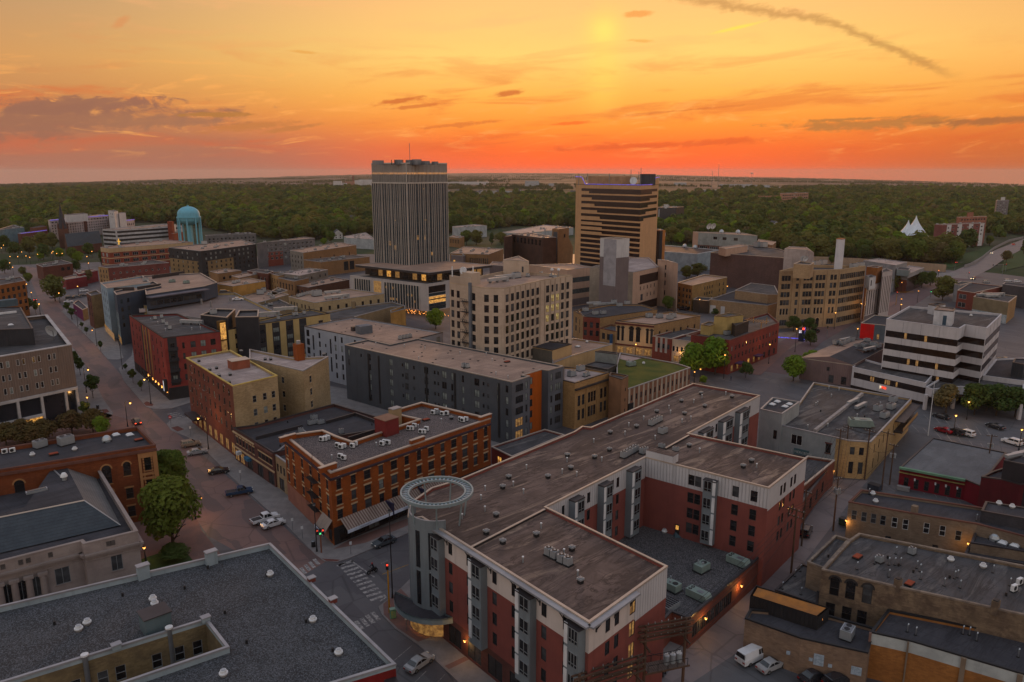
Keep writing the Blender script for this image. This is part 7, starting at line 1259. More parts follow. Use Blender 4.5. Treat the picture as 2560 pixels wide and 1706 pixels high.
b = far('black_glass_office','dark glass office among the trees beyond the slab tower',[t(2,0,1310,508),t(2,0,1500,508),t(2,0,1570,500),t(2,0,1400,494)],26,mat('office_black',(.03,.034,.045),rough=.3,spec=.6),R_TAN,(),[(0,.15,.19,4,24,WPN)],cop=COPW,cat='office building'); b.vol([t(2,0,1384,480),t(2,0,1400,482),t(2,0,1427,480),t(2,0,1410,478)],29.5,WPN,R_GREY,z0=25,par=.2)
b = far('blue_dish_building','white satellite dishes on low building beside the slab tower',[t(2,0,1290,850),t(2,0,1340,860),t(2,0,1390,850),t(2,0,1330,842)],15,CIV,R_GREY); ac('dish',b,0,[t(2,0,1310,850),t(2,0,1330,852)],'very large white dish beside the slab tower',.2,'large dishes by the slab tower',4)
b = far('brick_campus','dark red and white apartment slabs at the wood edge',[V(1920+1495/3.6475,700),V(1920+1560/3.6475,690),V(1920+1955/3.6475,715)],21,mat('campus_red',(.17,.07,.065)),R_TAN,[(1,'g',8,.1,.98,[18,14.5,11],2.2,1.4,'o','n',FRW,None)],[(1,u,u+.1,0,21,WPN) for u in (.12,.36,.62,.88)],cat='apartment block')
b.vol([V(1920+1690/3.6475,735),V(1920+1720/3.6475,728),V(1920+1965/3.6475,745)],25.5,mat('campus_brick',(.27,.13,.1)),R_TAN,par=.3,cop=COPW,wins=[(1,'g',9,.03,.97,[23,19],2.4,1.4,'o','d')]); b.vol([V(1920+1780/3.6475,740),V(1920+1790/3.6475,738),V(1920+1840/3.6475,742)],29.5,mat('campus_brick',(.27,.13,.1)),R_TAN,z0=25,par=.2)
b = far('grey_slab_tower','grey slab apartment tower at the horizon woods',[V(1920+2048/3.6475,1000),V(1920+2060/3.6475,994),V(1920+2168/3.6475,1006)],31.5,mat('slab_grey',(.17,.16,.17)),R_TAN,[(1,'g',8,.04,.96,[28-2.8*i for i in range(9)],3,1.3,'o','n',FRW,None)],cat='apartment tower'); b.vol([V(1920+2090/3.6475,1000),V(1920+2095/3.6475,998),V(1920+2130/3.6475,1003)],35.5,WPN,R_GREY,z0=31,par=.2)
b = far('pink_campus','pinkish flat roofed campus blocks far off in the woods',[V(1920+100/3.6475,1500),V(1920+120/3.6475,1480),V(1920+360/3.6475,1530)],27,mat('campus_pink',(.34,.2,.15)),R_TAN,[(1,'g',12,.02,.98,[23,18,13],5,2,'o','n',FRW,None)],cat='campus'); b.vol([V(1280+2240/3.6475,1560),V(1280+2250/3.6475,1550),V(1920+100/3.6475,1560)],20,mat('campus_pink',(.34,.2,.15)),R_TAN,par=.3)
# ================================================================== LANDMARKS
AQ = mat('aqua_tank',(.19,.38,.46),(.165,.34,.42),rough=.65,scale=.1,spec=.25)
q = V(0+1752/3.6475,640); wt = empty('water_tower',q,'round aqua water tower on tubular legs','water tower')
m = MB(); R0 = 8.8; pr = [(0,24.2),(1.5,24.2)]+[(R0*math.sin(rad(d)),29.6-5.4*math.cos(rad(d))) for d in range(15,91,15)]+[(R0,33.2)]+[(R0*math.cos(rad(d)),33.2+6.6*math.sin(rad(d))) for d in range(12,90,13)]+[(0,39.9)]; m.lathe(pr,AQ,(q[0],q[1],0),32); m.obj('tank',wt,q,True)
m = MB(); m.lathe([(R0+.05,0),(R0+.8,0),(R0+.8,.9),(R0+.05,.9)],AQ,(q[0],q[1],30.4),32); m.obj('balcony',wt,q)
for i in range(8): a = 6.2832*i/8+.2; m = MB(); m.cyl((q[0]+R0*1.02*math.cos(a),q[1]+R0*1.02*math.sin(a),0),.6,31,AQ,10); m.obj('leg',wt,q)
m = MB(); m.cyl((q[0],q[1],0),1.5,24.3,AQ,14); m.obj('riser',wt,q); m = MB(); m.cyl((q[0],q[1],39.7),.8,1.0,AQ,10); m.obj('vent_cap',wt,q)
# church with tall spire
b = B('spired_church','dark brick church with tall slender spire and slate roof','church'); CHB = mat('church_brick',(.10,.045,.035),kind='brick')
b.vol([t(0,0,525,700),t(0,0,580,706),t(0,0,622,695),t(0,0,560,690)],17,CHB,R_DARK,par=.2); W = b.vols[0]['W']; c = sum(W,Vector((0,0)))/4; m = MB(); m.cyl((c.x,c.y,17),3.8,22.5,mat('spire_slate',(.045,.045,.052)),8,.1); b.part(m,'spire')
m = MB()
for p in W: m.cyl((p.x+(c.x-p.x)*.15,p.y+(c.y-p.y)*.15,17),1.2,6,CHB,4,.1)
b.part(m,'pinnacle'); b.vol([t(0,0,590,845),t(0,0,615,868),t(0,0,930,830),t(0,0,900,815)],7,CHB,R_DARK,par=.1); W = b.vols[1]['W']; m = MB(); ra,rb = (W[0]+W[1])/2,(W[2]+W[3])/2
m.face([(W[1].x,W[1].y,7),(W[2].x,W[2].y,7),(rb.x,rb.y,17),(ra.x,ra.y,17)],SLATE); m.face([(W[3].x,W[3].y,7),(W[0].x,W[0].y,7),(ra.x,ra.y,17),(rb.x,rb.y,17)],SLATE); m.face([(W[0].x,W[0].y,7),(W[1].x,W[1].y,7),(ra.x,ra.y,17)],CHB); m.face([(W[2].x,W[2].y,7),(W[3].x,W[3].y,7),(rb.x,rb.y,17)],CHB); b.part(m,'nave_roof')
# lit cross on a roof
q = P(t(0,0,1086,850),16.6); cr = empty('lit_cross',(q.x,q.y,16.5),'glowing yellow cross standing on the terracotta block roof','cross'); m = MB(); GC = glowmat('cross_glow',(1,.55,.05),1.3); m.box((q.x,q.y,16.5),(.5,.4,4.6),GC); m.box((q.x,q.y,19.0),(2.4,.35,.5),GC); m.obj('cross',cr,(q.x,q.y,16.5))
# white tent-shaped church on the river
q = V(1920+1320/3.6475,720); b_ = empty('swooping_white_church',(q[0],q[1],0),'white swooping concave spire rising from the river trees','church'); WT = mat('tent_white',(.62,.66,.70),(.55,.59,.63),rough=.5)
def cone(name,cx,cy,h,r,n=24,pw=2.3,off=(0,0)):
    m = MB(); prof = [(r*((1-k/14)**pw)+.35*(1-k/14)+.25,h*k/14) for k in range(15)]; m.lathe(prof,WT,(cx,cy,0),n); m.face([(cx+.25*math.cos(6.2832*i/n),cy+.25*math.sin(6.2832*i/n),h) for i in range(n)],WT)
    m.v = [(x+off[0]*(z/h),y+off[1]*(z/h),z) for x,y,z in m.v]; return m.obj(name,b_,(q[0],q[1],0),True)
cone('main_spire',q[0]+1,q[1],27.5,21,pw=1.5,off=(-.6,0)); cone('rear_spire',q[0]-3.4,q[1]+6,23.0,17,pw=1.5)
m = MB(); m.box((q[0]+20,q[1]-9,0),(26,12,4.5),WPN); m.box((q[0]+20,q[1]-9,4.5),(28,14,.4),mat('tan_eave',(.4,.3,.24))); m.obj('nave',b_,(q[0],q[1],0))
# flood wall along the river
m = MB(); pa = [P(t(3,0,x,y)) for x,y in ((380,1015),(820,1035),(1280,1070),(1620,1098))]
fw = empty('flood_wall',(pa[1].x,pa[1].y,0),'long beige flood wall in front of the river woods','wall')
for a_,c_ in zip(pa,pa[1:]):
    n_ = 9
    for i in range(n_):
        u,v = a_+(c_-a_)*i/n_,a_+(c_-a_)*(i+.97)/n_; mm = MB(); mm.hexa([(u.x,u.y,0),(v.x,v.y,0),(v.x,v.y+.6,0),(u.x,u.y+.6,0),(u.x,u.y,5.2),(v.x,v.y,5.2),(v.x,v.y+.6,5.2),(u.x,u.y+.6,5.2)],mat('flood_beige',(.33,.25,.19),(.28,.21,.16))); mm.obj('panel',fw,(pa[1].x,pa[1].y,0))
# bridge road on the right
def strip(name,pts,z,w,mt):
    W_ = [P(p) for p in pts]; m = MB(); L_ = []
    for i,p in enumerate(W_):
        d = (W_[min(i+1,len(W_)-1)]-W_[max(i-1,0)]).normalized(); n = Vector((-d.y,d.x))*w/2; L_.append((p-n,p+n))
    for (a_,b2),(c_,d2) in zip(L_,L_[1:]): m.face([(a_.x,a_.y,z),(c_.x,c_.y,z),(d2.x,d2.y,z),(b2.x,b2.y,z)],mt)
    return struct(m.obj(name,None,(0,0,0)))
A_BR = streetmat('bridge_asphalt',(.16,.135,.135),(.13,.11,.115),(.1,.09,.09))
strip('road',[t(3,0,1700,1150),t(3,0,1900,1060),t(3,0,2060,960),t(3,0,2200,890),t(3,0,2420,800),t(3,0,2800,690)],.02,17,A_BR)
strip('road',[t(3,1,-60,760),t(3,1,300,470),t(3,1,640,290),t(3,0,1080,1440),t(3,0,1330,1290),t(3,0,1600,1170),t(3,0,1850,1130)],.012,17,mat('dusk_avenue',(.12,.082,.082),(.1,.07,.072),scale=.3,fine=.2))
strip('sidewalk',[t(3,1,-150,790),t(3,1,150,520),t(3,1,500,330),t(3,0,860,1520),t(3,0,1120,1370)],.1,6,WALKR)
br = empty('bridge_parapet',tuple(P(t(3,0,2000,960)))+(0,),'curving concrete bridge parapet beside the river road','parapet'); o0 = tuple(P(t(3,0,2000,960)))+(0,)
m = MB(); W_ = [P(p) for p in (t(3,0,1790,1060),t(3,0,1900,1020),t(3,0,1985,950),t(3,0,2060,890),t(3,0,2200,820),t(3,0,2330,790))]
for a_,c_ in zip(W_,W_[1:]): m.hexa([(a_.x,a_.y,0),(c_.x,c_.y,0),(c_.x,c_.y+.5,0),(a_.x,a_.y+.5,0),(a_.x,a_.y,2.2),(c_.x,c_.y,2.2),(c_.x,c_.y+.5,2.2),(a_.x,a_.y+.5,2.2)],CONC)
m.obj('rail',br,o0)
sheet('forecourt',[t(3,0,1450,1130),t(3,0,1600,1100),t(3,0,1760,1110),t(3,0,1560,1180)],.022,mat('plaza_grey',(.2,.185,.18))); sheet('verge',[t(3,0,2120,1090),t(3,0,2160,960),t(3,0,2334,890),t(3,0,2600,860),t(3,0,2600,1040),t(3,0,2334,1040)],.024,LAWN)
sheet('verge',[t(3,0,1650,1060),t(3,0,1900,990),t(3,0,2050,880),t(3,0,2000,860),t(3,0,1800,930),t(3,0,1600,1010)],.018,LAWN)
sheet('forecourt',[t(3,1,95,410),t(3,1,300,385),t(3,1,440,440),t(3,1,130,590),t(3,1,90,600)],.022,mat('plaza_tan',(.2,.15,.13)))
# distant structures on the plain
def far_box(name,label,cat,items):
    o = None
    for k,(px,Y,w,d,h,mt,nm) in enumerate(items):
        p = V(px,Y); z = hillz(p[0],p[1])
        if o is None: base = (p[0],p[1],z); o = empty(name,base,label,cat)
        m = MB(); m.box((p[0],p[1],z-.5),(w,d,h+.5),mt); m.obj(nm,o,base)
far_box('white_mill','white mill blocks with brick stack on the far plain','mill',[(845,3300,34,20,27,WPN,'silo'),(858,3320,30,20,18,WPN,'shed'),(876,3350,40,30,24,mat('campus_pink',(.34,.2,.15)),'mill_hall'),(898,3300,32,20,30,WPN,'silo'),(916,3320,58,24,32,WPN,'silo'),(884,3360,5,5,50,mat('campus_red',(.17,.07,.065)),'stack')])
far_box('long_white_hangar','long low pale hangar on the far plain','hangar',[(1175,3900,190,60,13,WPN,'hangar'),(1140,4000,90,50,10,WPN,'shed')])
sheet_p = lambda a,Ya,b_,Yb,z,m,n: None
for (pa_,ya),(pb_,yb),nm in (((1115,4300),(1800,4500),'runway'),((1115,5200),(1420,5300),'water')):
    a_,c_ = V(pa_,ya),V(pb_,yb); m = MB(); zz_ = max(hillz(a_[0],a_[1]),hillz(c_[0],c_[1]))+1.5; m.face([(a_[0],a_[1],zz_),(c_[0],c_[1],zz_),(c_[0],c_[1]+60,zz_),(a_[0],a_[1]+60,zz_)],mat('pale_strip',(.36,.29,.25),rough=.8)); struct(m.obj(nm,None,(0,0,0)))
for i,(px,Y,w,h) in enumerate(((1330,3300,60,26),(1378,3500,24,12),(1840,3600,150,10),(1700,3900,60,12),(1890,3300,110,12),(1940,3000,60,9),(1620,2600,60,9),(1800,2500,120,10),(320,2600,70,8),(845,2300,70,7),(1140,2100,90,9),(1225,2300,130,10))):
    far_box('pale_shed',('tall ' if h > 20 else 'long ' if w > 100 else 'small ' if w < 50 else '')+'pale shed on the plain %s' % ('beyond the glass tower','between the two towers','toward the radio masts','past the slab tower','near the horizon woods','at the wood edge','behind the slab tower woods','among the far trees','over the west woods','in the woods west of the glass tower','just past the glass tower','east of the glass tower')[i],'shed',[(px,Y,w,20,h,mat('depot_white',(.36,.38,.4)),'shed')])
for px,Y,h,lb in ((1280+1875/3.6475,3000,96,'tall lattice radio mast with red light on the plain'),(1280+1820/3.6475,3100,70,'shorter radio mast beside the tall lattice one'),(1280+2178/3.6475,3300,62,'slim white water tower on the far plain'),(1035-0,5200,40,'thin far mast over the west plain')):
    p = V(px,Y); z = hillz(p[0],p[1]); o = empty('radio_mast',(p[0],p[1],z),lb,'mast'); m = MB(); m.cyl((p[0],p[1],z),1.1,h,GREYM,5,.5)
    if 'water' in lb: m.lathe([(0,0),(6,2),(7,4),(0,6)],WPN,(p[0],p[1],z+h-4),10)
    m.obj('mast',o,(p[0],p[1],z))
    if h > 90: m = MB(); m.box((p[0],p[1],z+h),(2,2,2),glowmat('mast_light',(1,.2,.05),4)); m.obj('beacon',o,(p[0],p[1],z))
# ================================================================== TREES
def leafmat(name,c,c2):
    m,b,bs = _new(name); ob = b.n('ShaderNodeTexCoord').outputs['Object']; info = b.n('ShaderNodeObjectInfo')
    cc = b.mix(b.ss(b.noise(ob,.9,3),.35,.65),c,c2); cc = b.mix(b.m('MULTIPLY',info.outputs['Random'],.55),cc,(c2[0]*1.3,c2[1]*1.0,c2[2]*.8)); b.put(bs.inputs['Base Color'],cc)
    bs.inputs['Roughness'].default_value = .8; bs.inputs['Specular IOR Level'].default_value = .15
    tr = b.n('ShaderNodeBsdfTranslucent'); b.put(tr.inputs[0],cc); mx = b.n('ShaderNodeMixShader'); mx.inputs[0].default_value = .35
    m.node_tree.links.new(bs.outputs[0],mx.inputs[1]); m.node_tree.links.new(tr.outputs[0],mx.inputs[2]); out = [n for n in m.node_tree.nodes if n.type == 'OUTPUT_MATERIAL'][0]; m.node_tree.links.new(mx.outputs[0],out.inputs[0]); return m
LF = [leafmat('leaf_green',(0.075,0.120,0.020),(0.111,0.148,0.025)),leafmat('leaf_olive',(0.103,0.120,0.028),(0.140,0.141,0.038)),leafmat('leaf_dark',(0.050,0.085,0.022),(0.071,0.105,0.025)),leafmat('leaf_bright',(0.111,0.198,0.017),(0.161,0.239,0.025)),leafmat('leaf_bronze',(0.125,0.070,0.032),(0.088,0.078,0.025)),leafmat('leaf_tan',(0.177,0.141,0.063),(0.132,0.120,0.050))]
LF.append(leafmat('leaf_fresh',(0.077,0.120,0.019),(0.108,0.144,0.025)))
BARK = mat('bark',(.05,.036,.028),(.035,.026,.02),rough=.95)
def crown_mesh(seed,n,lm,h=1.0,w=.5,z0=.2,leaf=.085,lobes=9,shape='round'):
    """unit tree: leaf clumps spread over several lobes; height 1, half width w"""
    rs = random.Random(seed); m = MB(); L_ = []
    for i in range(lobes):
        a = rs.uniform(0,6.28); f = rs.uniform(0,1); zz_ = z0+.16+(h-z0-.28)*rs.random()
        prof = math.sin(math.pi*min(1,max(0,(zz_-z0)/(h-z0)))**.8) if shape == 'round' else max(.12,1-(zz_-z0)/(h-z0))
        r = w*.62*prof*math.sqrt(f); L_.append((r*math.cos(a),r*math.sin(a),zz_,w*rs.uniform(.36,.58)*(.5+.5*prof)))
    L_.append((0,0,h-.24,w*.5)); L_.append((0,0,(h+z0)/2,w*.6))
    for i in range(n):
        cx,cy,cz,r = rs.choice(L_)
        u = Vector((rs.gauss(0,1),rs.gauss(0,1),rs.gauss(.25,1))).normalized(); rr = r*rs.uniform(.62,1.08)
        p = Vector((cx,cy,cz))+Vector((u.x*rr,u.y*rr,u.z*rr*.85))
        if p.z < z0*.7: continue
        nn = (u+Vector((rs.uniform(-.7,.7),rs.uniform(-.7,.7),rs.uniform(-.2,.9)))).normalized(); a_ = nn.orthogonal().normalized(); a_ = Matrix.Rotation(rs.uniform(0,6.28),3,nn) @ a_; c_ = nn.cross(a_); s_ = leaf*rs.uniform(.55,1.3)
        m.face([p-a_*s_,p-c_*s_*.55+nn*s_*.2,p+a_*s_,p+c_*s_*.6+nn*s_*.1],lm)
    me = m.mesh('crown'); return me
def trunk_mesh(seed,z0=.2,r=.022):
    rs = random.Random(seed); m = MB(); m.tube((0,0,-.01),(.01,0,z0+.1),r,BARK,8,r*.7)
    for i in range(6):
        a = 6.2832*i/6+rs.uniform(-.4,.4); z = z0+rs.uniform(-.05,.15); e = Vector((math.cos(a)*rs.uniform(.16,.3),math.sin(a)*rs.uniform(.16,.3),z+rs.uniform(.15,.35))); m.tube((0,0,z),e,r*.5,BARK,5,r*.15)
    m.tube((.01,0,z0+.08),(0,.01,.8),r*.7,BARK,6,r*.15); return m.mesh('trunk')
TC = {'big': (crown_mesh(1,6500,LF[6],w=.42,z0=.16,leaf=.034,lobes=16),trunk_mesh(1,.16)),'big2': (crown_mesh(2,6000,LF[3],w=.46,z0=.2,leaf=.036,lobes=14),trunk_mesh(2)),
      'street': (crown_mesh(3,1300,LF[2],w=.26,z0=.3,leaf=.05,lobes=8),trunk_mesh(3,.3,.014)),'round': (crown_mesh(4,2200,LF[0],w=.46,z0=.16,leaf=.055,lobes=10),trunk_mesh(4,.16)),'olive': (crown_mesh(5,2200,LF[1],w=.5,z0=.14,leaf=.055,lobes=11),trunk_mesh(5,.14)),'dark': (crown_mesh(6,2200,LF[2],w=.46,z0=.12,leaf=.055,lobes=10),trunk_mesh(6,.12)),'bright': (crown_mesh(7,2600,LF[3],w=.5,z0=.16,leaf=.05,lobes=11),trunk_mesh(7,.16)),
      'bronze': (crown_mesh(8,2200,LF[4],w=.55,z0=.2,leaf=.05,lobes=9),trunk_mesh(8,.2)),'tan': (crown_mesh(9,1500,LF[5],w=.45,z0=.16,leaf=.05,lobes=9),trunk_mesh(9,.16)),'cone': (crown_mesh(10,1800,LF[2],w=.24,z0=.05,leaf=.05,lobes=16,shape='cone'),trunk_mesh(10,.05))}
def tree(kind,p,h,label=None,group=None,z=0.0,wide=1.0,root=None):
    rs = random.random()
    o = empty('tree',(p[0],p[1],z),label,'tree',group,rs*6.28) ; o.scale = (h*wide,h*wide,h)
    for nm,me in zip(('crown','trunk'),TC[kind]): inst(nm,me,o)
    return o
tree('big',P(t(0,2,1585,1195)),14.8,'large full green tree in front of the limestone hall',None,.1,1.0); tree('big',P(t(0,2,1570,720)),11.5,'full green tree beside the arched brick hall at the red street',None,.1,.95)
m = MB(); rs = random.Random(5); o = bpy.data.objects.new('shrub',TC['dark'][0]); col.objects.link(o); q = P(t(0,2,1580,1270)); o.location = (q.x,q.y,.1); o.scale = (7,7,2.6); tag(o,'spreading dark shrub under the large tree on the lawn','shrub')
for i,(x,y,h,w) in enumerate(((60,1440,6,1.4),(230,1420,6.5,1.3),(420,1400,6,1.3),(660,1340,6.5,1.2),(850,1320,6.5,1.2),(330,1440,5,1.3))): tree('bronze',P(t(0,1,x,y)),h,'bronze leaved crab apple in the row behind the arched brick hall','bronze crab apples',.1,w)
tree('bright',P(t(0,1,930,1350)),5.5,'small bright green tree at the end of the bronze row',None,.1,.9)
for x,y,h,lb in ((850,1010,8,'street tree beside the lamp in front of the brown office'),(735,800,6.5,'street tree at the side of the brown office'),(690,720,6,'street tree half hidden behind the brown office corner'),(780,1200,5.5,'street tree at the brown office entrance'),(1215,870,5,'young street tree before the maroon apartments'),(1150,765,3,'sapling at the alley mouth by the maroon apartments'),(1290,940,3.6,'thin sapling near the lamp before the maroon apartments'),(920,575,4.2,'young street tree before the navy block'),(790,430,3.6,'sapling before the lit ground floor of the navy block'),(748,375,3.2,'sapling next to the tan walk up'),(655,290,6,'street tree by the magenta lit shop'),(615,235,6,'street tree behind the magenta lit shop'),(330,245,7,'street tree beyond the brown office roof'),(270,230,8,'tree beside the orange brick office')):
    tree('street',P(t(0,1,x,y)),h,lb,None,.1,1.1)
for x,y,h,k,lb in ((1660,810,12,'bright','bright green tree over the corner lamps by the grass roof'),(1850,790,13.5,'bright','taller bright green tree against the maroon block'),(2130,820,5.5,'dark','small round tree on the brick walk by the maroon block'),(1740,880,3,'bright','low bush behind the brown apartment roof')): tree(k,P(t(2,1,x,y)),h,lb,None,.1)
tree('bright',P(t(1,1,1640,375)),9.5,'bright tree hung with string lights at the glass tower plaza'); tree('round',P(t(2,1,1420,215)),8,'green tree behind the arched store'); tree('olive',P(t(2,0,1690,1140)),9,'green tree beside the yellow walk up flats',None,0,1.4); tree('olive',P(t(2,0,1590,1150)),8,'green tree at the corner of the beige office wing',None,0,1.3)
for x,y,h,k,lb in ((232,400,7,'dark','round street tree before the tan federal block'),(378,405,6.5,'dark','second round street tree before the tan federal block, near its arched door'),(385,525,6.5,'dark','round street tree by the blue lit sign'),(230,850,9,'bright','bright tree against the mauve gabled hall'),(400,770,8,'bright','bright tree under the mauve hall wall'),(1620,1140,9,'tan','sparse tree in front of the white banded office'),(1880,1160,9.5,'dark','dense dark tree beside the white banded office entrance'),(2080,1165,9.5,'dark','dense dark tree in the middle of the parking lot edge row'),(2250,1180,9,'dark','dense dark tree near the frame edge behind the parking lot'),(1990,1120,8,'dark','dark tree behind the lit tree by the lot')): tree(k,P(t(3,1,x,y)),h,lb,None,.1,1.1)
for x,y,h,k,lb in ((1590,1350,13,'olive','large tree on the avenue before the red brick lowrise'),(1640,1310,10,'olive','tree behind the large avenue tree'),(1150,1270,11,'olive','tree beside the white finned block'),(1290,1250,9,'dark','dark tree in the grove by the civic hall'),(1400,1240,10,'dark','taller dark tree in the grove by the civic hall'),(1480,1220,9,'dark','dark tree at the end of the civic hall grove'),(1340,1210,9,'dark','rear dark tree of the civic hall grove'),(575,1025,7,'round','round tree before the flood wall'),(2170,1010,10,'tan','bronze tree beside the bridge road'),(2330,930,14,'cone','dark conifer at the frame edge by the bridge')): tree(k,P(t(3,0,x,y)),h,lb)
tree('dark',P(t(2,0,1850,1500)),4,'small round tree beside the maroon block terrace')
for x,y,h,k,lb in ((505,1360,14,'olive','big spreading tree over the main street'),(400,985,13,'dark','dark park tree behind the mural lowrise'),(660,1000,11,'round','round tree between the church and the mural lowrise'),(810,960,12,'dark','dark round tree below the church nave'),(720,1010,9,'bright','bright young tree below the church'),(550,975,9,'bright','bright young tree near the park lamps'),(370,990,7,'bright','bright small tree by the park lamps'),(930,1040,13,'cone','dark conifer before the terracotta block'),(700,1100,9,'dark','dark tree beside the mural lowrise'),(810,1200,9,'tan','tan leaved tree behind the tan walk up'),(45,1110,10,'dark','dark tree at the frame edge by the park'),(265,1205,7,'round','green tree beside the orange brick office wall'),(210,1130,6,'olive','small olive tree above the orange brick office'),(140,960,13,'dark','dark park tree at the west edge'),(270,940,15,'olive','large olive park tree below the clinic'),(390,900,16,'olive','largest olive park tree beside the church'),(480,880,14,'olive','olive park tree touching the church tower'),(50,900,14,'dark','dark park tree under the teal clinic')): tree(k,P(t(0,0,x,y)),h,lb)
for x,y,h,k,lb in ((685,835,12,'round','round green tree before the white depot'),(620,850,7,'bright','small bright tree before the white depot'),(1920,850,14,'round','broad green tree east of the glass tower'),(2010,850,14,'olive','broad olive tree east of the glass tower'),(2150,850,13,'cone','narrow dark tree before the bronze block'),(2240,850,12,'olive','tree touching the bronze block')): tree(k,P(t(1,0,x,y)),h,lb,None,0,1.15)
# ---- the woods: nearest trees one by one, the rest as one mass of foliage
BUILT = []
for o in list(col.objects):
    if o.name.split('.')[0] == 'wall' and o.type == 'MESH' and o.parent:
        xs = [v.co.x for v in o.data.vertices]; ys = [v.co.y for v in o.data.vertices]; c = o.parent.location; BUILT.append((c.x+min(xs),c.x+max(xs),c.y+min(ys),c.y+max(ys)))
def free(p,r=4): return not any(a-r < p.x < b_+r and c-r < p.y < d+r for a,b_,c,d in BUILT)
EDGE = [P(p) for p in (t(0,0,-500,770),t(0,0,0,770),t(0,0,330,770),t(0,0,800,700),t(0,0,1250,640),t(0,0,1640,650),t(0,0,1860,700),t(1,0,0,790),t(1,0,400,815),t(1,0,700,790),t(1,0,1050,750),t(1,0,1760,745),t(1,0,2100,715),t(2,0,100,680),t(2,0,560,690),t(2,0,1290,790),t(2,0,1480,850),t(2,0,1700,840),t(2,0,2250,880),t(3,0,300,1000),t(3,0,900,990),t(3,0,1300,1020),t(3,0,1700,1030),t(3,0,1960,900),t(3,0,2130,820),t(3,0,2320,760),t(3,0,2800,640))]
def edge_y(x):
    az = x
    for a_,c_ in zip(EDGE,EDGE[1:]):
        xa,xc = a_.x/a_.y,c_.x/c_.y
        if xa <= az <= xc: f = (az-xa)/(xc-xa+1e-9); return a_.y+(c_.y-a_.y)*f
    return 1e9
CHX,CHY = V(1920+1320/3.6475,720)[:2]; CHX += 5
rs = random.Random(21); near,rest = [],[]; Y = 330.0
def clearing(x,y):
    px = 1280+FPX*x/(y*math.cos(PITCH)+CAMH*.2)
    if y > 1000 and 1500 < px < 1950 and 1080 < y < 1230: return True
    return (math.sin(x*.011+3)+math.sin(y*.008+x*.004)+math.sin(x*.023-y*.013)) > 1.5
while Y < 4600:
    st = 9.3 if Y < 900 else 9.3*(Y/900)**.72; n = int(Y*1.55/st)
    for i in range(n):
        ax = -.78+1.56*(i+rs.random())/n; y = Y+rs.uniform(-.5,.5)*st; x = ax*y; p = Vector((x,y)); ye = edge_y(ax)
        if y < ye: continue
        px = ax*1800
        lim = 3000 if px < -650 else 2600 if px < -330 else 1950 if px < 480 else 2400 if px < 700 else 2900
        if y > lim*rs.uniform(.8,1.08) or (clearing(x,y) and rs.random() < .8): continue
        if y < 1600 and not free(p,6): continue
        if (x-CHX)**2/1000+(y-CHY+62)**2/8100 < 1 and not (y < CHY-45 and rs.random() < .3): continue
        h = rs.choice((9,11,13,15,17))*rs.uniform(.85,1.12)*(1 if y < 900 else (y/900)**.32); k = rs.choices(('round','olive','dark','bright','tan','cone'),(5,6,5,1.7,.9,.35))[0]
        (near if y < ye+45 and len(near) < 290 and y < 900 else rest).append((k,x,y,h))
    Y += st
for k,x,y,h in near: tree(k,(x,y),h,{'round': 'green broadleaf tree at the near edge of the woods','olive': 'olive broadleaf tree at the near edge of the woods','dark': 'dark broadleaf tree at the near edge of the woods','bright': 'bright spring green tree at the near edge of the woods','tan': 'tan leaved tree at the near edge of the woods','cone': 'narrow conifer at the near edge of the woods'}[k],{'round': 'green trees of the wood edge','olive': 'olive trees of the wood edge','dark': 'dark trees of the wood edge','bright': 'bright trees of the wood edge','tan': 'tan trees of the wood edge','cone': 'conifers of the wood edge'}[k],hillz(x,y),1.15)
LOW = {'round': crown_mesh(14,520,LF[0],w=.52,z0=.08,leaf=.12,lobes=8),'olive': crown_mesh(15,520,LF[1],w=.6,z0=.08,leaf=.12,lobes=8),'dark': crown_mesh(16,520,LF[2],w=.56,z0=.08,leaf=.12,lobes=8),'bright': crown_mesh(17,520,LF[3],w=.5,z0=.08,leaf=.1,lobes=9),'tan': crown_mesh(18,420,LF[5],w=.48,z0=.1,leaf=.1,lobes=9),'cone': crown_mesh(19,420,LF[2],w=.25,z0=.04,leaf=.09,lobes=14,shape='cone')}
def scatter_stuff(name,label,me,pts):
    """one wood as one object: a point per tree, the crown set on each point by geometry nodes"""
    pm = bpy.data.meshes.new(name); pm.from_pydata([(x,y,hillz(x,y)) for x,y,h in pts],[],[]); at = pm.attributes.new('h','FLOAT','POINT'); at.data.foreach_set('value',[h for _,_,h in pts])
    o = bpy.data.objects.new(name,pm); col.objects.link(o); tag(o,label,'woods',kind='stuff')
    src = bpy.data.objects.new('leaf_clump',me)
    ng = bpy.data.node_groups.new(name,'GeometryNodeTree'); ng.interface.new_socket('Geometry',in_out='INPUT',socket_type='NodeSocketGeometry'); ng.interface.new_socket('Geometry',in_out='OUTPUT',socket_type='NodeSocketGeometry')
    N = ng.nodes; gi,go = N.new('NodeGroupInput'),N.new('NodeGroupOutput'); oi = N.new('GeometryNodeObjectInfo'); oi.inputs[0].default_value = src; ip = N.new('GeometryNodeInstanceOnPoints'); na = N.new('GeometryNodeInputNamedAttribute'); na.data_type = 'FLOAT'; na.inputs[0].default_value = 'h'
    rv = N.new('FunctionNodeRandomValue'); rv.data_type = 'FLOAT_VECTOR'; rv.inputs[0].default_value = (0,0,0); rv.inputs[1].default_value = (.08,.08,6.28)
    l = ng.links.new; l(gi.outputs[0],ip.inputs['Points']); l(oi.outputs['Geometry'],ip.inputs['Instance']); l(na.outputs[0],ip.inputs['Scale']); l(rv.outputs[0],ip.inputs['Rotation']); l(ip.outputs[0],go.inputs[0])
    o.modifiers.new('trees','NODES').node_group = ng
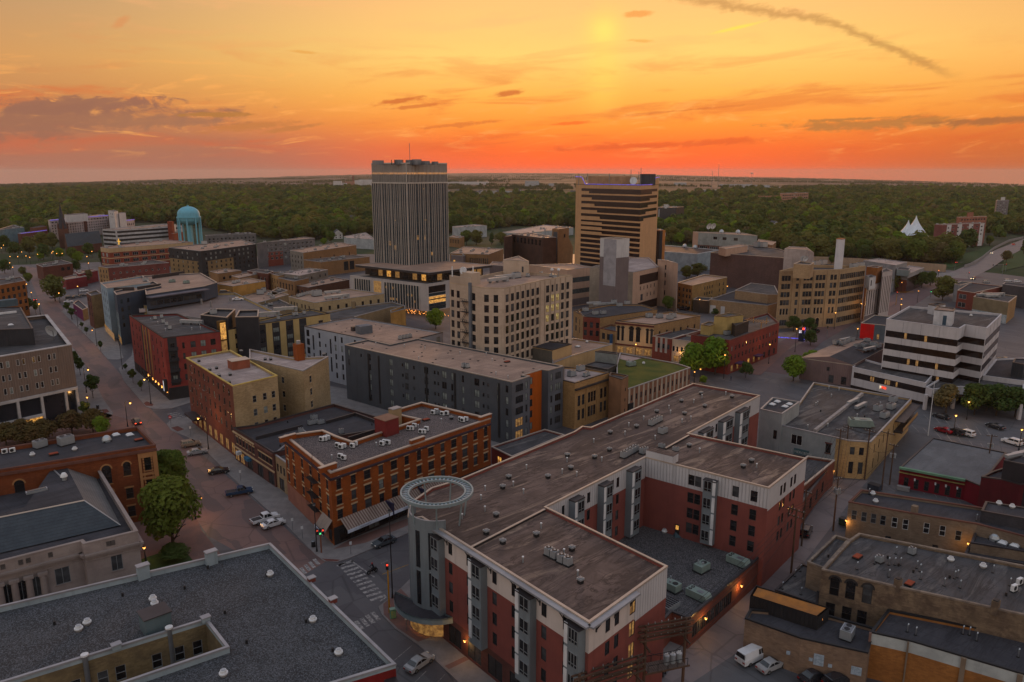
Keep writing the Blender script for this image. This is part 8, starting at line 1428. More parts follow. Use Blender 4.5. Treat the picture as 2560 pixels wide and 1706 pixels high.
for k in LOW: scatter_stuff('woods',{'round': 'green part of the wide woods around the town','olive': 'olive part of the wide woods around the town','dark': 'dark part of the wide woods around the town','bright': 'bright spring trees scattered through the woods','tan': 'tan leaved trees scattered through the woods','cone': 'dark conifers scattered through the woods'}[k],LOW[k],[(x,y,h*1.08) for kk,x,y,h in rest if kk == k])
# hedgerow lines on the plain
hp_ = []
for i in range(95):
    y = 2900*(1+4.2*rs.random()**1.6); x0 = rs.uniform(-.75,.75)*y; ln = rs.uniform(.06,.3)*y; sl_ = rs.uniform(-.25,.25); st_ = 9*(y/3000)**.9; k_ = int(ln/st_)
    for q_ in range(k_):
        if rs.random() < .93: hp_.append((x0+q_*st_,y+q_*st_*sl_+rs.uniform(-6,6),rs.uniform(8,14)*(y/3000)**.25))
scatter_stuff('hedgerows','dark hedgerow lines across the far plain',LOW['dark'],hp_)
# houses among the trees
HW = mat('house_white',(.46,.45,.45)); HR = mat('house_roof',(.09,.085,.09)); hm = MB(); hm.box((0,0,0),(9,11,5.2),HW); HB = hm.mesh('wall'); hm = MB(); hm.face([(-5,-6,5.1),(5,-6,5.1),(0,-6,9.3)],HW); hm.face([(5,6,5.1),(-5,6,5.1),(0,6,9.3)],HW); hm.face([(-5.2,-6.2,5),(0,-6.2,9.5),(0,6.2,9.5),(-5.2,6.2,5)],HR); hm.face([(0,-6.2,9.5),(5.2,-6.2,5),(5.2,6.2,5),(0,6.2,9.5)],HR); HRF = hm.mesh('roof'); hm = MB()
for x in (-2.2,2.2):
    for z in (1.4,3.7): hm.hexa([(x-.5,-5.56,z-.7),(x+.5,-5.56,z-.7),(x+.5,-5.5,z-.7),(x-.5,-5.5,z-.7),(x-.5,-5.56,z+.7),(x+.5,-5.56,z+.7),(x+.5,-5.5,z+.7),(x-.5,-5.5,z+.7)],G_DARK)
HWN = hm.mesh('window')
hl = [(1,0,345,730,1.1,'white gabled house among trees west of the glass tower'),(1,0,770,725,1.1,'white gabled house near the white depot'),(1,0,745,790,1,'small house with red roof near the white depot'),(2,0,490,655,1.5,'large white gabled house beside the slab tower'),(2,0,265,660,1.2,'white house on the street beyond the market hall'),(2,0,165,665,1.1,'grey house next to the white one past the market hall')]
for c,r,x,y,s_,lb in hl:
    q = P(t(c,r,x,y)); o = empty('house',(q.x,q.y,0),lb,'house',None,rad(20 if x % 2 else -25)); o.scale = (s_,)*3; inst('wall',HB,o); inst('roof',HRF,o); inst('window',HWN,o)
for i in range(110):
    px = rs.choice((rs.uniform(1120,1420),rs.uniform(1120,1300),rs.uniform(1280,1450),rs.uniform(660,930),rs.uniform(60,900),rs.uniform(1650,2500))); y = rs.uniform(950,2300) if 1000 < px < 1500 else rs.uniform(850,2000); p = V(px,y)
    o = empty('house',(p[0],p[1],hillz(p[0],p[1])),'white gabled house half hidden in the far trees','house','houses in the far trees',rs.uniform(0,3.1)); s_ = 1.15*(1 if y < 900 else (y/900)**.35); o.scale = (s_,)*3; inst('wall',HB,o); inst('roof',HRF,o)
# ================================================================== VEHICLES
CARGL = glassmat('car_glass',(.015,.016,.02),.08,.8); HEADL = mat('headlight',(.6,.6,.58),rough=.2); TAILL = mat('taillight',(.22,.01,.01),rough=.3); TAILON = glowmat('tail_lit',(1,.06,.02),5); HEADON = glowmat('head_lit',(1,.75,.4),7); RIM = mat('wheel_rim',(.35,.36,.37),rough=.3,metal=.8)
wm_ = MB(); wm_.tube((0,-.11,0),(0,.11,0),.33,TYRE,14); TYM = wm_.mesh('tyre'); wm_ = MB(); wm_.tube((0,-.12,0),(0,.12,0),.2,RIM,10); RMM = wm_.mesh('rim')
SHP = {   # lower body profile (x, z), cabin profile, half width
 'sedan': ([(-2.3,.35),(-2.35,.75),(-2.2,.95),(-1.5,1.0),(1.0,.98),(2.05,.82),(2.3,.62),(2.3,.32)],[(-1.75,.97),(-1.0,1.42),(.25,1.44),(1.05,.97)],.9),
 'suv': ([(-2.3,.4),(-2.35,.9),(-2.3,1.1),(1.15,1.1),(2.1,.98),(2.3,.75),(2.3,.38)],[(-2.25,1.1),(-2.05,1.72),(.35,1.74),(1.15,1.1)],.95),
 'van': ([(-2.8,.4),(-2.85,1.2),(1.5,1.2),(2.5,1.0),(2.75,.75),(2.75,.4)],[(-2.83,1.2),(-2.7,2.05),(1.0,2.08),(1.75,1.2)],1.0),
 'pickup': ([(-2.8,.5),(-2.85,1.05),(1.3,1.08),(2.5,1.0),(2.75,.8),(2.75,.45)],[(-.7,1.06),(-.55,1.78),(.75,1.8),(1.5,1.06)],.98)}
def car(kind,p,head,paint,label,group=None,z=0.0,lights=None,bed=None):
    low,cab,w = SHP[kind]; o = empty({'sedan': 'parked_car','suv': 'parked_car','van': 'van','pickup': 'pickup_truck'}[kind],(p[0],p[1],z),label,{'van': 'van','pickup': 'pickup truck'}.get(kind,'car'),group,head)
    key = (kind,paint.name)
    if key not in SHP:
        def prism(prof,w0,w1,m,mt,z0,zr):
            k = len(prof); wf = lambda z_: w0+(w1-w0)*max(0,min(1,(z_-z0)/(zr-z0)))
            A = [(x,-wf(z_),z_) for x,z_ in prof]; C = [(x,wf(z_),z_) for x,z_ in prof]; m.face(A[::-1],mt); m.face(C,mt)
            for i in range(k): j = (i+1) % k; m.face([A[i],A[j],C[j],C[i]],mt)
        m = MB(); prism(low,w*.96,w*.93,m,paint,.3,1.1); top = max(z_ for _,z_ in cab); zb_ = cab[0][1]
        roof = [(x*1.0,z_) for x,z_ in cab]; prism([(x*.96+.0,z_-.03 if z_ > zb_+.1 else z_) for x,z_ in cab],w*.9,w*.7,m,paint,zb_,top)
        prism([(cab[1][0],top-.05),(cab[1][0]+.1,top+.02),(cab[2][0]-.1,top+.02),(cab[2][0],top-.05)],w*.72,w*.70,m,paint,top-.05,top)
        if kind == 'pickup': m.face([(-2.7,-w*.8,1.065),(-.75,-w*.8,1.065),(-.75,w*.8,1.065),(-2.7,w*.8,1.065)],BLACK)
        body = m.mesh('body'); wn = []
        lerp = lambda a,b_,f: (a[0]+(b_[0]-a[0])*f,a[1]+(b_[1]-a[1])*f)
        def quad(a0,a1,ya,yb): m = MB(); m.face([(a0[0],-ya,a0[1]),(a0[0],ya,a0[1]),(a1[0],yb,a1[1]),(a1[0],-yb,a1[1])],CARGL); return m.mesh('window')
        f0,f1 = lerp(cab[3],cab[2],.12),lerp(cab[3],cab[2],.9); wn.append(quad((f0[0]+.02,f0[1]+.02),(f1[0]+.02,f1[1]+.02),w*.80,w*.66))
        r0,r1 = lerp(cab[0],cab[1],.15),lerp(cab[0],cab[1],.88); wn.append(quad((r1[0]-.02,r1[1]+.02),(r0[0]-.02,r0[1]+.02),w*.66,w*.80))
        for sg in (-1,1):
            m = MB(); zl,zh = zb_+.08,top-.1; yl,yh = w*.9-.005,w*.735
            xa,xb = cab[0][0]+.28,cab[1][0]+.2; xc,xd = cab[2][0]-.1,cab[3][0]-.25
            if kind == 'van': xa = xb = .1
            mid = (xb+xc)/2
            for (q0,q1,q2,q3) in ((xa,mid-.05,mid-.05,xb),(mid+.05,xd,xc,mid+.05)): m.face([(q0,sg*(yl+.02),zl),(q1,sg*(yl+.02),zl),(q2,sg*(yh+.035),zh),(q3,sg*(yh+.035),zh)],CARGL)
            wn.append(m.mesh('side_window'))
        SHP[key] = (body,wn)
    body,wn = SHP[key]; inst('body',body,o)
    for me in wn: inst(me.name.split('.')[0],me,o)
    zc = .33; xf = 1.45 if kind in ('sedan','suv') else 1.75; xr = -1.4 if kind in ('sedan','suv') else -1.75
    for x in (xf,xr):
        for y in (-w*.88,w*.88): t_ = inst('wheel',TYM,o,(x,y,zc)); inst('rim',RMM,t_)
    fx,bx = max(x for x,_ in low),min(x for x,_ in low); zl = .7 if kind == 'sedan' else .85
    for y in (-w*.68,w*.68):
        for nm,x,mt in (('headlight',fx-.02,HEADON if lights == 'head' else HEADL),('taillight',bx+.02,TAILON if lights == 'tail' else TAILL)):
            kk = ('lt',nm,mt.name,round(x,2),zl)
            if kk not in SHP: m = MB(); m.box((x,0,zl-.1),(.12,.36,.18),mt); SHP[kk] = m.mesh(nm)
            inst(nm,SHP[kk],o,(0,y,0))
    return o
def pnt(n,c): return mat(n,c,tuple(v*.9 for v in c),rough=.22,spec=.7,scale=.4)
C_WHT,C_SIL,C_BLK,C_RED,C_BLU,C_GRY,C_TAN = pnt('paint_white',(.6,.6,.62)),pnt('paint_silver',(.30,.30,.31)),pnt('paint_black',(.02,.02,.024)),pnt('paint_red',(.2,.025,.03)),pnt('paint_blue',(.016,.038,.08)),pnt('paint_grey',(.07,.08,.09)),pnt('paint_tan',(.22,.18,.15))
hd = lambda a,b_: math.atan2((P(b_)-P(a)).y,(P(b_)-P(a)).x)
car('suv',P(t(0,1,1245,1240)),rad(128),C_BLK,'dark car with glowing lights driving through the street crossing',None,0,'tail')
car('suv',P(t(0,2,1740,240)),rad(30),C_TAN,'tan grey wagon parked at an angle nearest the street crossing'); car('sedan',P(t(0,2,1797,312)),rad(30),C_SIL,'silver sedan parked at an angle beside the tan wagon'); car('sedan',P(t(0,2,1995,485)),rad(25),C_BLK,'black hatchback parked alone before the purple shop row'); car('pickup',P(t(0,2,2185,680)),rad(25),C_BLU,'dark blue pickup parked before the purple shop row')
car('pickup',P(t(1,2,85,925)),rad(40),C_WHT,'white pickup with black open bed by the kerb'); car('sedan',P(t(1,2,158,968)),rad(42),C_WHT,'white sedan parked beside the white pickup'); car('sedan',P(t(1,2,1168,1135)),rad(222),C_GRY,'dark sedan parked along the kerb under the striped awnings'); car('sedan',P(t(1,3,1490,1420)),rad(52),C_SIL,'grey sedan parked at an angle near the bottom of the street')
car('van',P(t(2,3,2200,1360)),rad(32),C_WHT,'white windowed van in the lot beside the alley'); car('sedan',P(t(3,3,30,1440)),rad(30),C_SIL,'silver sedan parked beside the white van'); car('sedan',P(t(3,3,420,1545)),rad(25),C_BLK,'black sedan cut by the bottom edge in the lot'); car('suv',P(t(3,3,640,1590)),rad(25),C_BLK,'black car at the bottom edge beyond the black sedan')
car('suv',P(t(3,2,345,1040)),rad(60),C_BLK,'black car parked in the alley beside the red apartments')
for x,y,k,c,lb in ((1582,1190,'sedan',C_BLK,'black sedan at the back row of the parking lot'),(1600,1318,'sedan',C_RED,'dark red sedan in the parking lot'),(1703,1335,'suv',C_BLK,'black car between the red sedan and the white wagon'),(1797,1345,'suv',C_WHT,'white wagon beside the black car in the parking lot'),(2070,1280,'sedan',C_BLK,'black sedan standing apart in the parking lot'),(2222,1425,'suv',C_WHT,'white wagon near the lit lamp at the lot edge'),(2320,1425,'sedan',C_BLK,'dark sedan under the lit lamp at the frame edge'),(2150,665,'sedan',C_TAN,'tan car behind the rear annex'),(420,405,'suv',C_BLK,'dark car by the trees of the tan federal block')): car(k,P(t(3,1,x,y)),rad(118),c,lb)
for x,y,k,c,lb,h_,li in ((1300,1380,'sedan',C_SIL,'silver car with lit tail lamps on the parking deck',200,'tail'),(1405,1395,'suv',C_BLK,'black wagon beside the silver car on the parking deck',20,None),(1660,1370,'suv',C_WHT,'white wagon alone on the open parking deck',190,None),(1825,1325,'suv',C_BLK,'dark wagon in the deck row by the posts',20,None),(1925,1318,'sedan',C_GRY,'grey sedan in the deck row by the posts',20,None),(2050,1290,'suv',C_BLK,'dark wagon at the far end of the deck',20,None),(2170,1355,'sedan',C_WHT,'pale car low on the deck ramp',20,None)): car(k,P(t(0,0,x,y),DECK),rad(h_),c,lb,None,DECK,li)
for x,y,k,c,lb in ((470,1330,'sedan',C_SIL,'silver car on the main street under the spreading tree'),(625,1375,'sedan',C_WHT,'white car in the lot by the magenta lit shop'),(640,1340,'suv',C_BLK,'dark car behind the white one in the lot'),(700,1330,'sedan',C_GRY,'grey car in the lot row near the tan walk up'),(760,1320,'sedan',C_BLK,'black car in the lot row near the tan walk up'),(765,1275,'suv',C_WHT,'white car by the lot wall'),(620,1250,'sedan',C_SIL,'silver car at the back of the lot'),(320,1355,'sedan',C_GRY,'car waiting with lit tail lamps by the brown office')): car(k,P(t(0,0,x,y)),rad(125 if x < 500 else 35),c,lb,None,0,'tail' if x == 320 else None)
for x,y,c,lb,h_,li in ((2045,930,C_WHT,'white car with headlamps on coming over the bridge',225,'head'),(2160,925,C_SIL,'silver car with headlamps on lower on the bridge road',225,'head'),(2240,850,C_BLK,'dark truck with lit tail lamps on the bridge road',45,'tail'),(1870,1165,C_GRY,'car with bright lamps at the avenue junction',225,'head'),(2190,1185,C_WHT,'white car in the lot beyond the red lowrise',0,None),(1990,1195,C_SIL,'silver car in the lot beyond the red lowrise',10,None),(2270,1190,C_WHT,'second white car in the lot beyond the red lowrise, nearer the frame edge',0,None)): car('suv',P(t(3,0,x,y)),rad(h_),c,lb,None,0,li)
for x,y in ((1560,1440),(1605,1445)): car('suv',P(t(2,0,x,y)),rad(40),C_BLK,'dark car parked below the yellow walk up flats','cars below the walk up')
# motorcycle and rider crossing
q = P(t(1,2,1062,1395)); mo = empty('motorcycle',(q.x,q.y,0),'dark motorcycle ridden along the cross street','motorcycle',None,rad(222))
for x in (-.7,.75): w_ = inst('wheel',TYM,mo,(x,0,.33)); inst('rim',RMM,w_)
m = MB(); m.box((0,0,.4),(1.3,.3,.35),BLACK); m.box((-.4,0,.75),(.8,.32,.12),BLACK); m.box((.25,0,.75),(.55,.34,.22),mat('chrome',(.5,.5,.52),rough=.2,metal=.9)); inst('body',m.mesh('body'),mo); m = MB(); m.tube((.75,0,.35),(.5,0,1.05),.05,GREYM); m.tube((.5,-.38,1.08),(.5,.38,1.08),.03,GREYM); inst('handlebar',m.mesh('handlebar'),mo)
def person(p,joints,edges,radii,mats,label,rz,z=0.0,extra=()):
    """one continuous body grown from a skeleton with the skin modifier"""
    me = bpy.data.meshes.new('person'); me.from_pydata(joints,edges,[]); o = bpy.data.objects.new('person',me); col.objects.link(o); o.location = (p[0],p[1],z); o.rotation_euler = (0,0,rz); me.materials.append(mats)
    sk = o.modifiers.new('skin','SKIN'); me.skin_vertices[0].data[0].use_root = True
    for v,r in zip(me.skin_vertices[0].data,radii): v.radius = (r,r)
    s_ = o.modifiers.new('sub','SUBSURF'); s_.levels = 1; s_.render_levels = 1; tag(o,label,'person'); return o
JACK = mat('black_jacket',(.02,.02,.024)); SKIN = mat('skin',(.45,.28,.2)); HELM = mat('red_helmet',(.25,.03,.03),rough=.3); DENIM = mat('denim',(.04,.05,.08))
rd = person(q,[(-.25,0,.95),(-.2,0,1.25),(-.1,0,1.5),(-.05,0,1.62),(0,0,1.75),(-.1,-.22,1.45),(.15,-.34,1.2),(.42,-.36,1.08),(-.1,.22,1.45),(.15,.34,1.2),(.42,.36,1.08),(-.2,-.14,.9),(.2,-.25,.8),(.05,-.26,.38),(.2,-.27,.32),(-.2,.14,.9),(.2,.25,.8),(.05,.26,.38),(.2,.27,.32)],[(0,1),(1,2),(2,3),(3,4),(2,5),(5,6),(6,7),(2,8),(8,9),(9,10),(0,11),(11,12),(12,13),(13,14),(0,15),(15,16),(16,17),(17,18)],[.17,.17,.17,.07,.1,.09,.06,.05,.09,.06,.05,.11,.09,.06,.05,.11,.09,.06,.05],JACK,'rider in black jacket and helmet sitting on the motorcycle',rad(222))
m = MB(); m.lathe([(0,-.16),(.1,-.14),(.15,-.03),(.14,.08),(.08,.15),(0,.17)],HELM,(0,0,1.8),12); inst('helmet',m.mesh('helmet'),rd)
wk = person(P(t(0,1,1985,1560 - 0)),[(0,0,.95),(0,0,1.2),(.02,0,1.42),(.02,0,1.53),(.04,0,1.68),(0,-.2,1.4),(-.05,-.24,1.12),(.08,-.25,.88),(0,.2,1.4),(.05,.24,1.12),(.15,.25,.9),(0,-.1,.88),(.12,-.1,.48),(.05,-.1,.08),(.18,-.1,.04),(0,.1,.88),(-.08,.1,.48),(-.25,.1,.12),(-.12,.1,.05)],[(0,1),(1,2),(2,3),(3,4),(2,5),(5,6),(6,7),(2,8),(8,9),(9,10),(0,11),(11,12),(12,13),(13,14),(0,15),(15,16),(16,17),(17,18)],[.15,.14,.15,.06,.11,.08,.055,.045,.08,.055,.045,.1,.07,.05,.045,.1,.07,.05,.045],DENIM,'person in dark clothes walking past the lit corner lamps',rad(20),.12); q = P(t(2,1,1995,850)); wk.location = (q.x,q.y,.12)
# ================================================================== STREET FURNITURE
GLOW = glowmat('lamp_glow',(1,.42,.08),4); _lamp = {}
def lamp(p,h,arm,rz,label,group,lit=True,light=0):
    key = (round(h,1),arm,lit)
    if key not in _lamp:
        m = MB(); m.cyl((0,0,0),.2,.8,BLACK,8,.14); m.cyl((0,0,.8),.11,h-.8,BLACK,8,.07)
        if arm: m.tube((0,0,h-.1),(.35,0,h+.2),.05,BLACK,6); m.tube((.35,0,h+.2),(arm,0,h+.15),.05,BLACK,6); m.tube((arm,0,h+.15),(arm,0,h-.15),.04,BLACK,6)
        hx,hz = (arm,h-.75) if arm else (0,h); n = MB(); n.lathe([(.1,.58),(.26,.45),(.29,.35)],BLACK,(hx,0,hz),12); n.lathe([(.27,.35),(.24,.12),(.12,-.04),(0,-.07)],GLOW if lit else PALEM,(hx,0,hz),12)
        _lamp[key] = (m.mesh('pole'),n.mesh('lantern'),(hx,hz))
    pm,lm,hh = _lamp[key]; o = empty('street_lamp',(p[0],p[1],.1),label,'street lamp',group,rz); inst('pole',pm,o); inst('lantern',lm,o)
    if light:
        ld = bpy.data.lights.new('lamp','POINT'); ld.energy = light; ld.color = (1,.5,.15); ld.shadow_soft_size = .3; l_ = bpy.data.objects.new('bulb',ld); col.objects.link(l_); l_.parent = o; l_.location = (hh[0],0,hh[1]-.35)
    return o
GLs = 'lit street lamps of the main street'
for px,h,arm,rz,lb,li in ((t(0,1,790,960),8,1.2,20,'lit arm lamp beside the brown office corner tree',260),(t(0,1,822,1210),6.5,0,0,'lit lamp at the brown office entrance kerb',220),(t(0,1,1165,1268),7,1.3,45,'lit arm lamp at the crossing behind the arched brick hall',320),(t(0,1,1378,1062),8,1.6,160,'lit arm lamp on the corner before the maroon apartments',320),(t(0,1,1902,1475),8.5,2.2,165,'lit arm lamp with banner by the painted hotel',360),(t(0,1,885,535),7,1.6,160,'lit arm lamp before the navy block',260),(t(0,1,658,290),5,0,0,'lit lamp by the magenta lit shop',160),(t(0,1,300,150),6,0,0,'lit lamp beyond the brown office roof',160),(t(0,1,368,245),5,0,0,'lit lamp at the far kerb past the brown office',160),(t(0,2,1785,910),5,1.3,10,'lit arm lamp beside the large tree on the red street',300),(t(0,1,1117,745),11,0,0,'tall lamp post with banners at the alley mouth',0),(t(0,1,712,356),7,0,0,'slim pole beside the magenta lit shop',0)):
    lamp(P(px),h,arm,rad(rz),lb,GLs if False else None,li > 0,li)
lamp(P(t(0,2,1330,1300)),2.6,0,0,'short lit garden lamp by the limestone hall lawn',None,True,90); lamp(P(t(1,3,1245,805)),15,0,0,'tall unlit black pole at the near street corner',None,False)
for px,h,lb,li in ((t(3,1,1810,1205),5,'lit lamp behind the parking lot by the dark trees',240),(t(3,1,1690,1345),5.2,'lit lamp among the cars of the parking lot',260),(t(3,1,2285,1490),5.4,'lit lamp at the frame edge of the parking lot',260),(t(3,1,5,695),7,'lit avenue lamp at the corner of the maroon block',220),(t(3,1,245,588),9,'tall avenue lamp by the blue lit sign',160),(t(3,1,95,310),5.5,'lit lamp at the west end of the tan federal block',180),(t(3,1,603,375),7,'lit lamp at the corner of the tan federal block',180),(t(3,1,835,325),9,'lit lamp along the tan federal block side',180),(t(3,1,1020,240),9,'lit lamp at the red shop crossing',180),(t(3,1,800,560),8,'lit lamp on the mauve gabled hall roof edge side',160),(t(3,1,1205,250),5,'lit lamp behind the banded office',160),(t(2,1,1660,870),3.6,'lit globe lamp nearest the grass roof corner',140),(t(2,1,1712,860),4.2,'lit globe lamp under the bright corner trees',140),(t(2,1,1930,830),8,'lit lamp before the maroon block corner',220),(t(2,1,1125,640),5,'lit lamp before the arched store',220),(t(2,1,1528,690),4,'lit lamp before the white store',200),(t(2,1,2280,235),7,'lit lamp by the tan service hall',160),(t(2,1,1783,215),5,'lit lamp at the service hall glass wing',160),(t(2,0,1958,1310),5,'bright lit lamp behind the yellow walk up flats',200),(t(2,1,1705,240),7,'lit lamp on the lane by the service hall',160)): lamp(P(px),h,0,0,lb,None,True,li)
for x,y in ((20,905),(40,878),(65,1022),(100,990),(170,990),(205,945),(245,985),(98,1052),(125,1095),(280,998),(440,940),(462,945),(490,940),(480,955),(525,960),(700,975),(845,940),(800,990),(815,1055),(350,968),(575,960),(718,1283),(548,1350),(252,1262)): lamp(P(t(0,0,x,y+28)),5,0,0,'small glowing lamp in the park beyond the main street','park lamps beyond the main street')
for x,y in ((1210,1265),(1360,1350),(1205,1430),(1055,1360),(870,1440),(1545,1145),(1475,1190),(1490,830)): lamp(P(t(3,0,x,y+25)),6,0,0,'small glowing lamp along the avenue toward the bridge','avenue lamps toward the bridge')
# traffic signals
GRNL,REDL,AMBP = glowmat('signal_green',(.05,1,.3),3),glowmat('signal_red',(1,.04,.02),3),mat('signal_yellow',(.4,.22,.04))
def signal(p,h,rz,label,cols,pole=AMBP,armlen=0):
    o = empty('traffic_signal',(p[0],p[1],.1),label,'traffic signal',None,rz); m = MB(); m.cyl((0,0,0),.14,h,pole,8,.1)
    if armlen: m.tube((0,0,h-.2),(armlen,0,h+.2),.08,pole,6)
    inst('pole',m.mesh('pole'),o)
    for i,(dx,c) in enumerate(cols):
        m = MB(); m.box((dx,0,h-1.0),(.4,.35,1.1),BLACK); inst('signal_head',m.mesh('signal_head'),o); m = MB(); m.tube((dx,-.19,h-.15-(.0 if c is REDL else .6)),(dx,-.26,h-.15-(.0 if c is REDL else .6)),.16,c,10); inst('lens',m.mesh('lens'),o)
signal(P(t(1,2,597,1215)),4.6,rad(10),'signal pole with red and green lamps at the awning corner',((-.5,REDL),(0,GRNL),(.5,REDL)),mat('rust_pole',(.2,.09,.06))); signal(P(t(1,3,1217,940)),8.5,rad(20),'yellow signal pole at the near corner with red lamp',((-.1,REDL),)); lamp(P(t(1,2,556,1205)),9,0,0,'black banner pole hung with flower basket at the awning corner',None,False)
signal(P(t(3,0,1165,1400)),7,rad(-10),'yellow mast arm signal on the avenue beyond the finned block',((.0,REDL),),AMBP,8); signal(P(t(3,0,1700,1085)),6,rad(-15),'mast arm signal before the flood wall',((0,REDL),(.9,REDL)),GREYM,5); signal(P(t(3,0,2135,1120)),7,rad(190),'long mast arm signal over the bridge road',((-1,REDL),(8,REDL),(5,REDL)),GREYM,12); signal(P(t(3,0,1825,1170)),5,0,'signal with red lamp at the avenue junction',((0,REDL),),GREYM); signal(P(t(3,0,2165,1090)),5,0,'signal with red lamp by the bridge lot',((0,REDL),),GREYM)
signal(P(t(3,1,535,460)),5,0,'small signal at the corner of the tan federal block',((0,AMBP),),GREYM); signal(P(t(3,0,1480,1330)),4,0,'signal with green lamp on the avenue',((0,GRNL),),GREYM); signal(P(t(3,0,1548,1170)),6,0,'signal with red lamp at the civic hall forecourt',((0,REDL),),GREYM)
o = empty('signal_cabinet',tuple(P(t(1,3,1250,985)))+(.12,),'green signal cabinet on the brick corner pavement','cabinet',None,rad(20)); m = MB(); m.box((0,0,0),(.9,.6,1.5),mat('cabinet_green',(.14,.28,.22))); m.box((0,0,1.5),(1.0,.7,.08),mat('cabinet_cap',(.25,.35,.3))); inst('body',m.mesh('body'),o); m = MB(); m.box((0,-.32,.1),(.7,.04,1.2),mat('cabinet_art',(.3,.32,.14),(.1,.25,.2),scale=4)); inst('door',m.mesh('door'),o)
for px,lb in ((t(1,3,1372,1105),'small parking sign on the pavement before the dark red apartments'),(t(1,2,866,1230),'small parking sign under the striped awnings'),(t(1,2,335,1010),'small parking sign beside the white sedan'),(t(1,2,425,1085),'small parking sign before the pink wall'),(t(0,2,2195,560),'small parking sign beside the blue pickup'),(t(0,1,1740,1350),'small parking sign by the planting bed')):
    q = P(px); o = empty('parking_sign',(q.x,q.y,.12),lb,'sign',None,rad(30)); m = MB(); m.cyl((0,0,0),.05,2.4,GREYM,6); inst('post',m.mesh('post'),o); m = MB(); m.box((0,-.06,1.9),(.45,.04,.6),WHITEM); inst('plate',m.mesh('plate'),o)
q = P(t(0,1,1560,1255)); o = empty('no_entry_sign',(q.x,q.y,.12),'red no entry sign at the crossing bulb out','sign',None,rad(-10)); m = MB(); m.cyl((0,0,0),.05,2.6,GREYM,6); inst('post',m.mesh('post'),o); m = MB(); m.tube((0,-.05,2.3),(0,-.1,2.3),.45,mat('sign_red',(.5,.03,.04)),14); m.box((0,-.12,2.2),(.6,.04,.18),WHITEM); inst('plate',m.mesh('plate'),o)
q = P(t(1,2,525,1160)); o = empty('litter_bin',(q.x,q.y,.12),'black litter bin on the pavement before the awning corner','bin'); m = MB(); m.cyl((0,0,0),.4,1.1,BLACK,10); inst('body',m.mesh('body'),o); m = MB(); m.cyl((0,0,1.1),.44,.15,GREYM,10,.3); inst('lid',m.mesh('lid'),o)
q = P(t(0,1,893,1105)); o = empty('litter_bin',(q.x,q.y,.12),'dark litter bin before the brown office lamp','bin'); m = MB(); m.cyl((0,0,0),.4,1.1,BLACK,10); inst('body',m.mesh('body'),o); m = MB(); m.cyl((0,0,1.1),.44,.15,GREYM,10,.3); inst('lid',m.mesh('lid'),o)
q = P(t(3,1,1458,1350)); o = empty('flag_pole',(q.x,q.y,0),'tall white flag pole beside the parking lot','flag pole'); m = MB(); m.cyl((0,0,0),.12,15,WHITEM,8,.05); inst('pole',m.mesh('pole'),o)
q = P(t(3,1,300,490)); o = empty('neon_sign',(q.x,q.y,0),'blue neon framed sign at the plaza beyond the maroon block','sign',None,rad(-20)); m = MB(); m.box((0,0,0),(2.2,.5,5.5),mat('dark_sign',(.03,.03,.06))); m.box((-8,0,1),(14,.2,.35),BLU); m.box((1.2,-.05,0),(.25,.5,6),BLU); m.box((-.5,-.3,3.6),(1.0,.1,1.2),glowmat('sign_white_glow',(.8,.8,1),1.2)); inst('panel',m.mesh('panel'),o); m = MB(); m.box((.6,-.3,5),(.8,.2,.8),REDL); inst('red_letter',m.mesh('red_letter'),o)
# ================================================================== UTILITY POLES IN THE ALLEY
WIRE = mat('wire_black',(.02,.02,.022))
def pole(p,h,label,arms=((.5,2.4,0),),r=.17,cans=0,top=None):
    o = empty('utility_pole',(p[0],p[1],0),label,'utility pole'); m = MB(); m.cyl((0,0,0),r,h,WOODP,8,r*.7); inst('pole',m.mesh('pole'),o)
    for dz,ln,rz in arms:
        m = MB(); m.box((0,0,h-dz),(ln,.14,.14),WOODP,rz); inst('crossarm',m.mesh('crossarm'),o)
        for i in range(4): u = (i-1.5)*ln/4; mm = MB(); mm.cyl((u*math.cos(rz),u*math.sin(rz),h-dz+.14),.07,.2,PALEM,6); inst('insulator',mm.mesh('insulator'),o)
    for i in range(cans): a = i*2.1; m = MB(); m.cyl((.42*math.cos(a),.42*math.sin(a),h-3.2),.28,.95,PALEM,10); m.cyl((.42*math.cos(a),.42*math.sin(a),h-2.25),.1,.25,GREYM,6); inst('transformer',m.mesh('transformer'),o)
    return o
def at_h(px,h): q = P(px,h); return Vector((q.x,q.y,0))
AR = rad(-48)
a1 = P(t(3,2,210,1400)); pole(a1,12,'wooden pole in the alley beside the shed with pipe vents',((.3,3.4,AR),(1.5,3.2,AR)),.2)
a2 = P(t(3,2,305,1150)); pole(a2,11,'wooden pole in the alley next to the black car',((.3,2.4,AR),)); a3 = P(t(3,2,593,1010)); pole(a3,11,'wooden pole with three transformer cans beside the tan brick row',((.4,2.2,AR+1.2),),.18,3)
a4 = P(t(3,2,622,520)); pole(a4,11.5,'brown pole at the corner of the yellow end wall',((.5,2.4,AR),)); a5 = P(t(3,2,690,490)); pole(a5,11.5,'steel grey pole paired with the brown one at the yellow end wall',((.5,2.4,AR),)); a6 = P(t(3,2,1035,640)); pole(a6,13.5,'tall dark pole in front of the yellow side wall',((.5,3.0,AR),)); a7 = P(t(3,2,1108,590)); pole(a7,9.5,'short pole with grey cans beside the red shop lot',((.4,2.0,AR),),.17,2); a8 = P(t(3,2,1995,470)); pole(a8,9,'pole with cans rising behind the flat shop roof',((.4,2.2,AR+.5),),.17,2); a9 = P(t(3,2,880,545)); pole(a9,12,'dark pole against the edge of the yellow end wall',((.5,2.6,AR),))
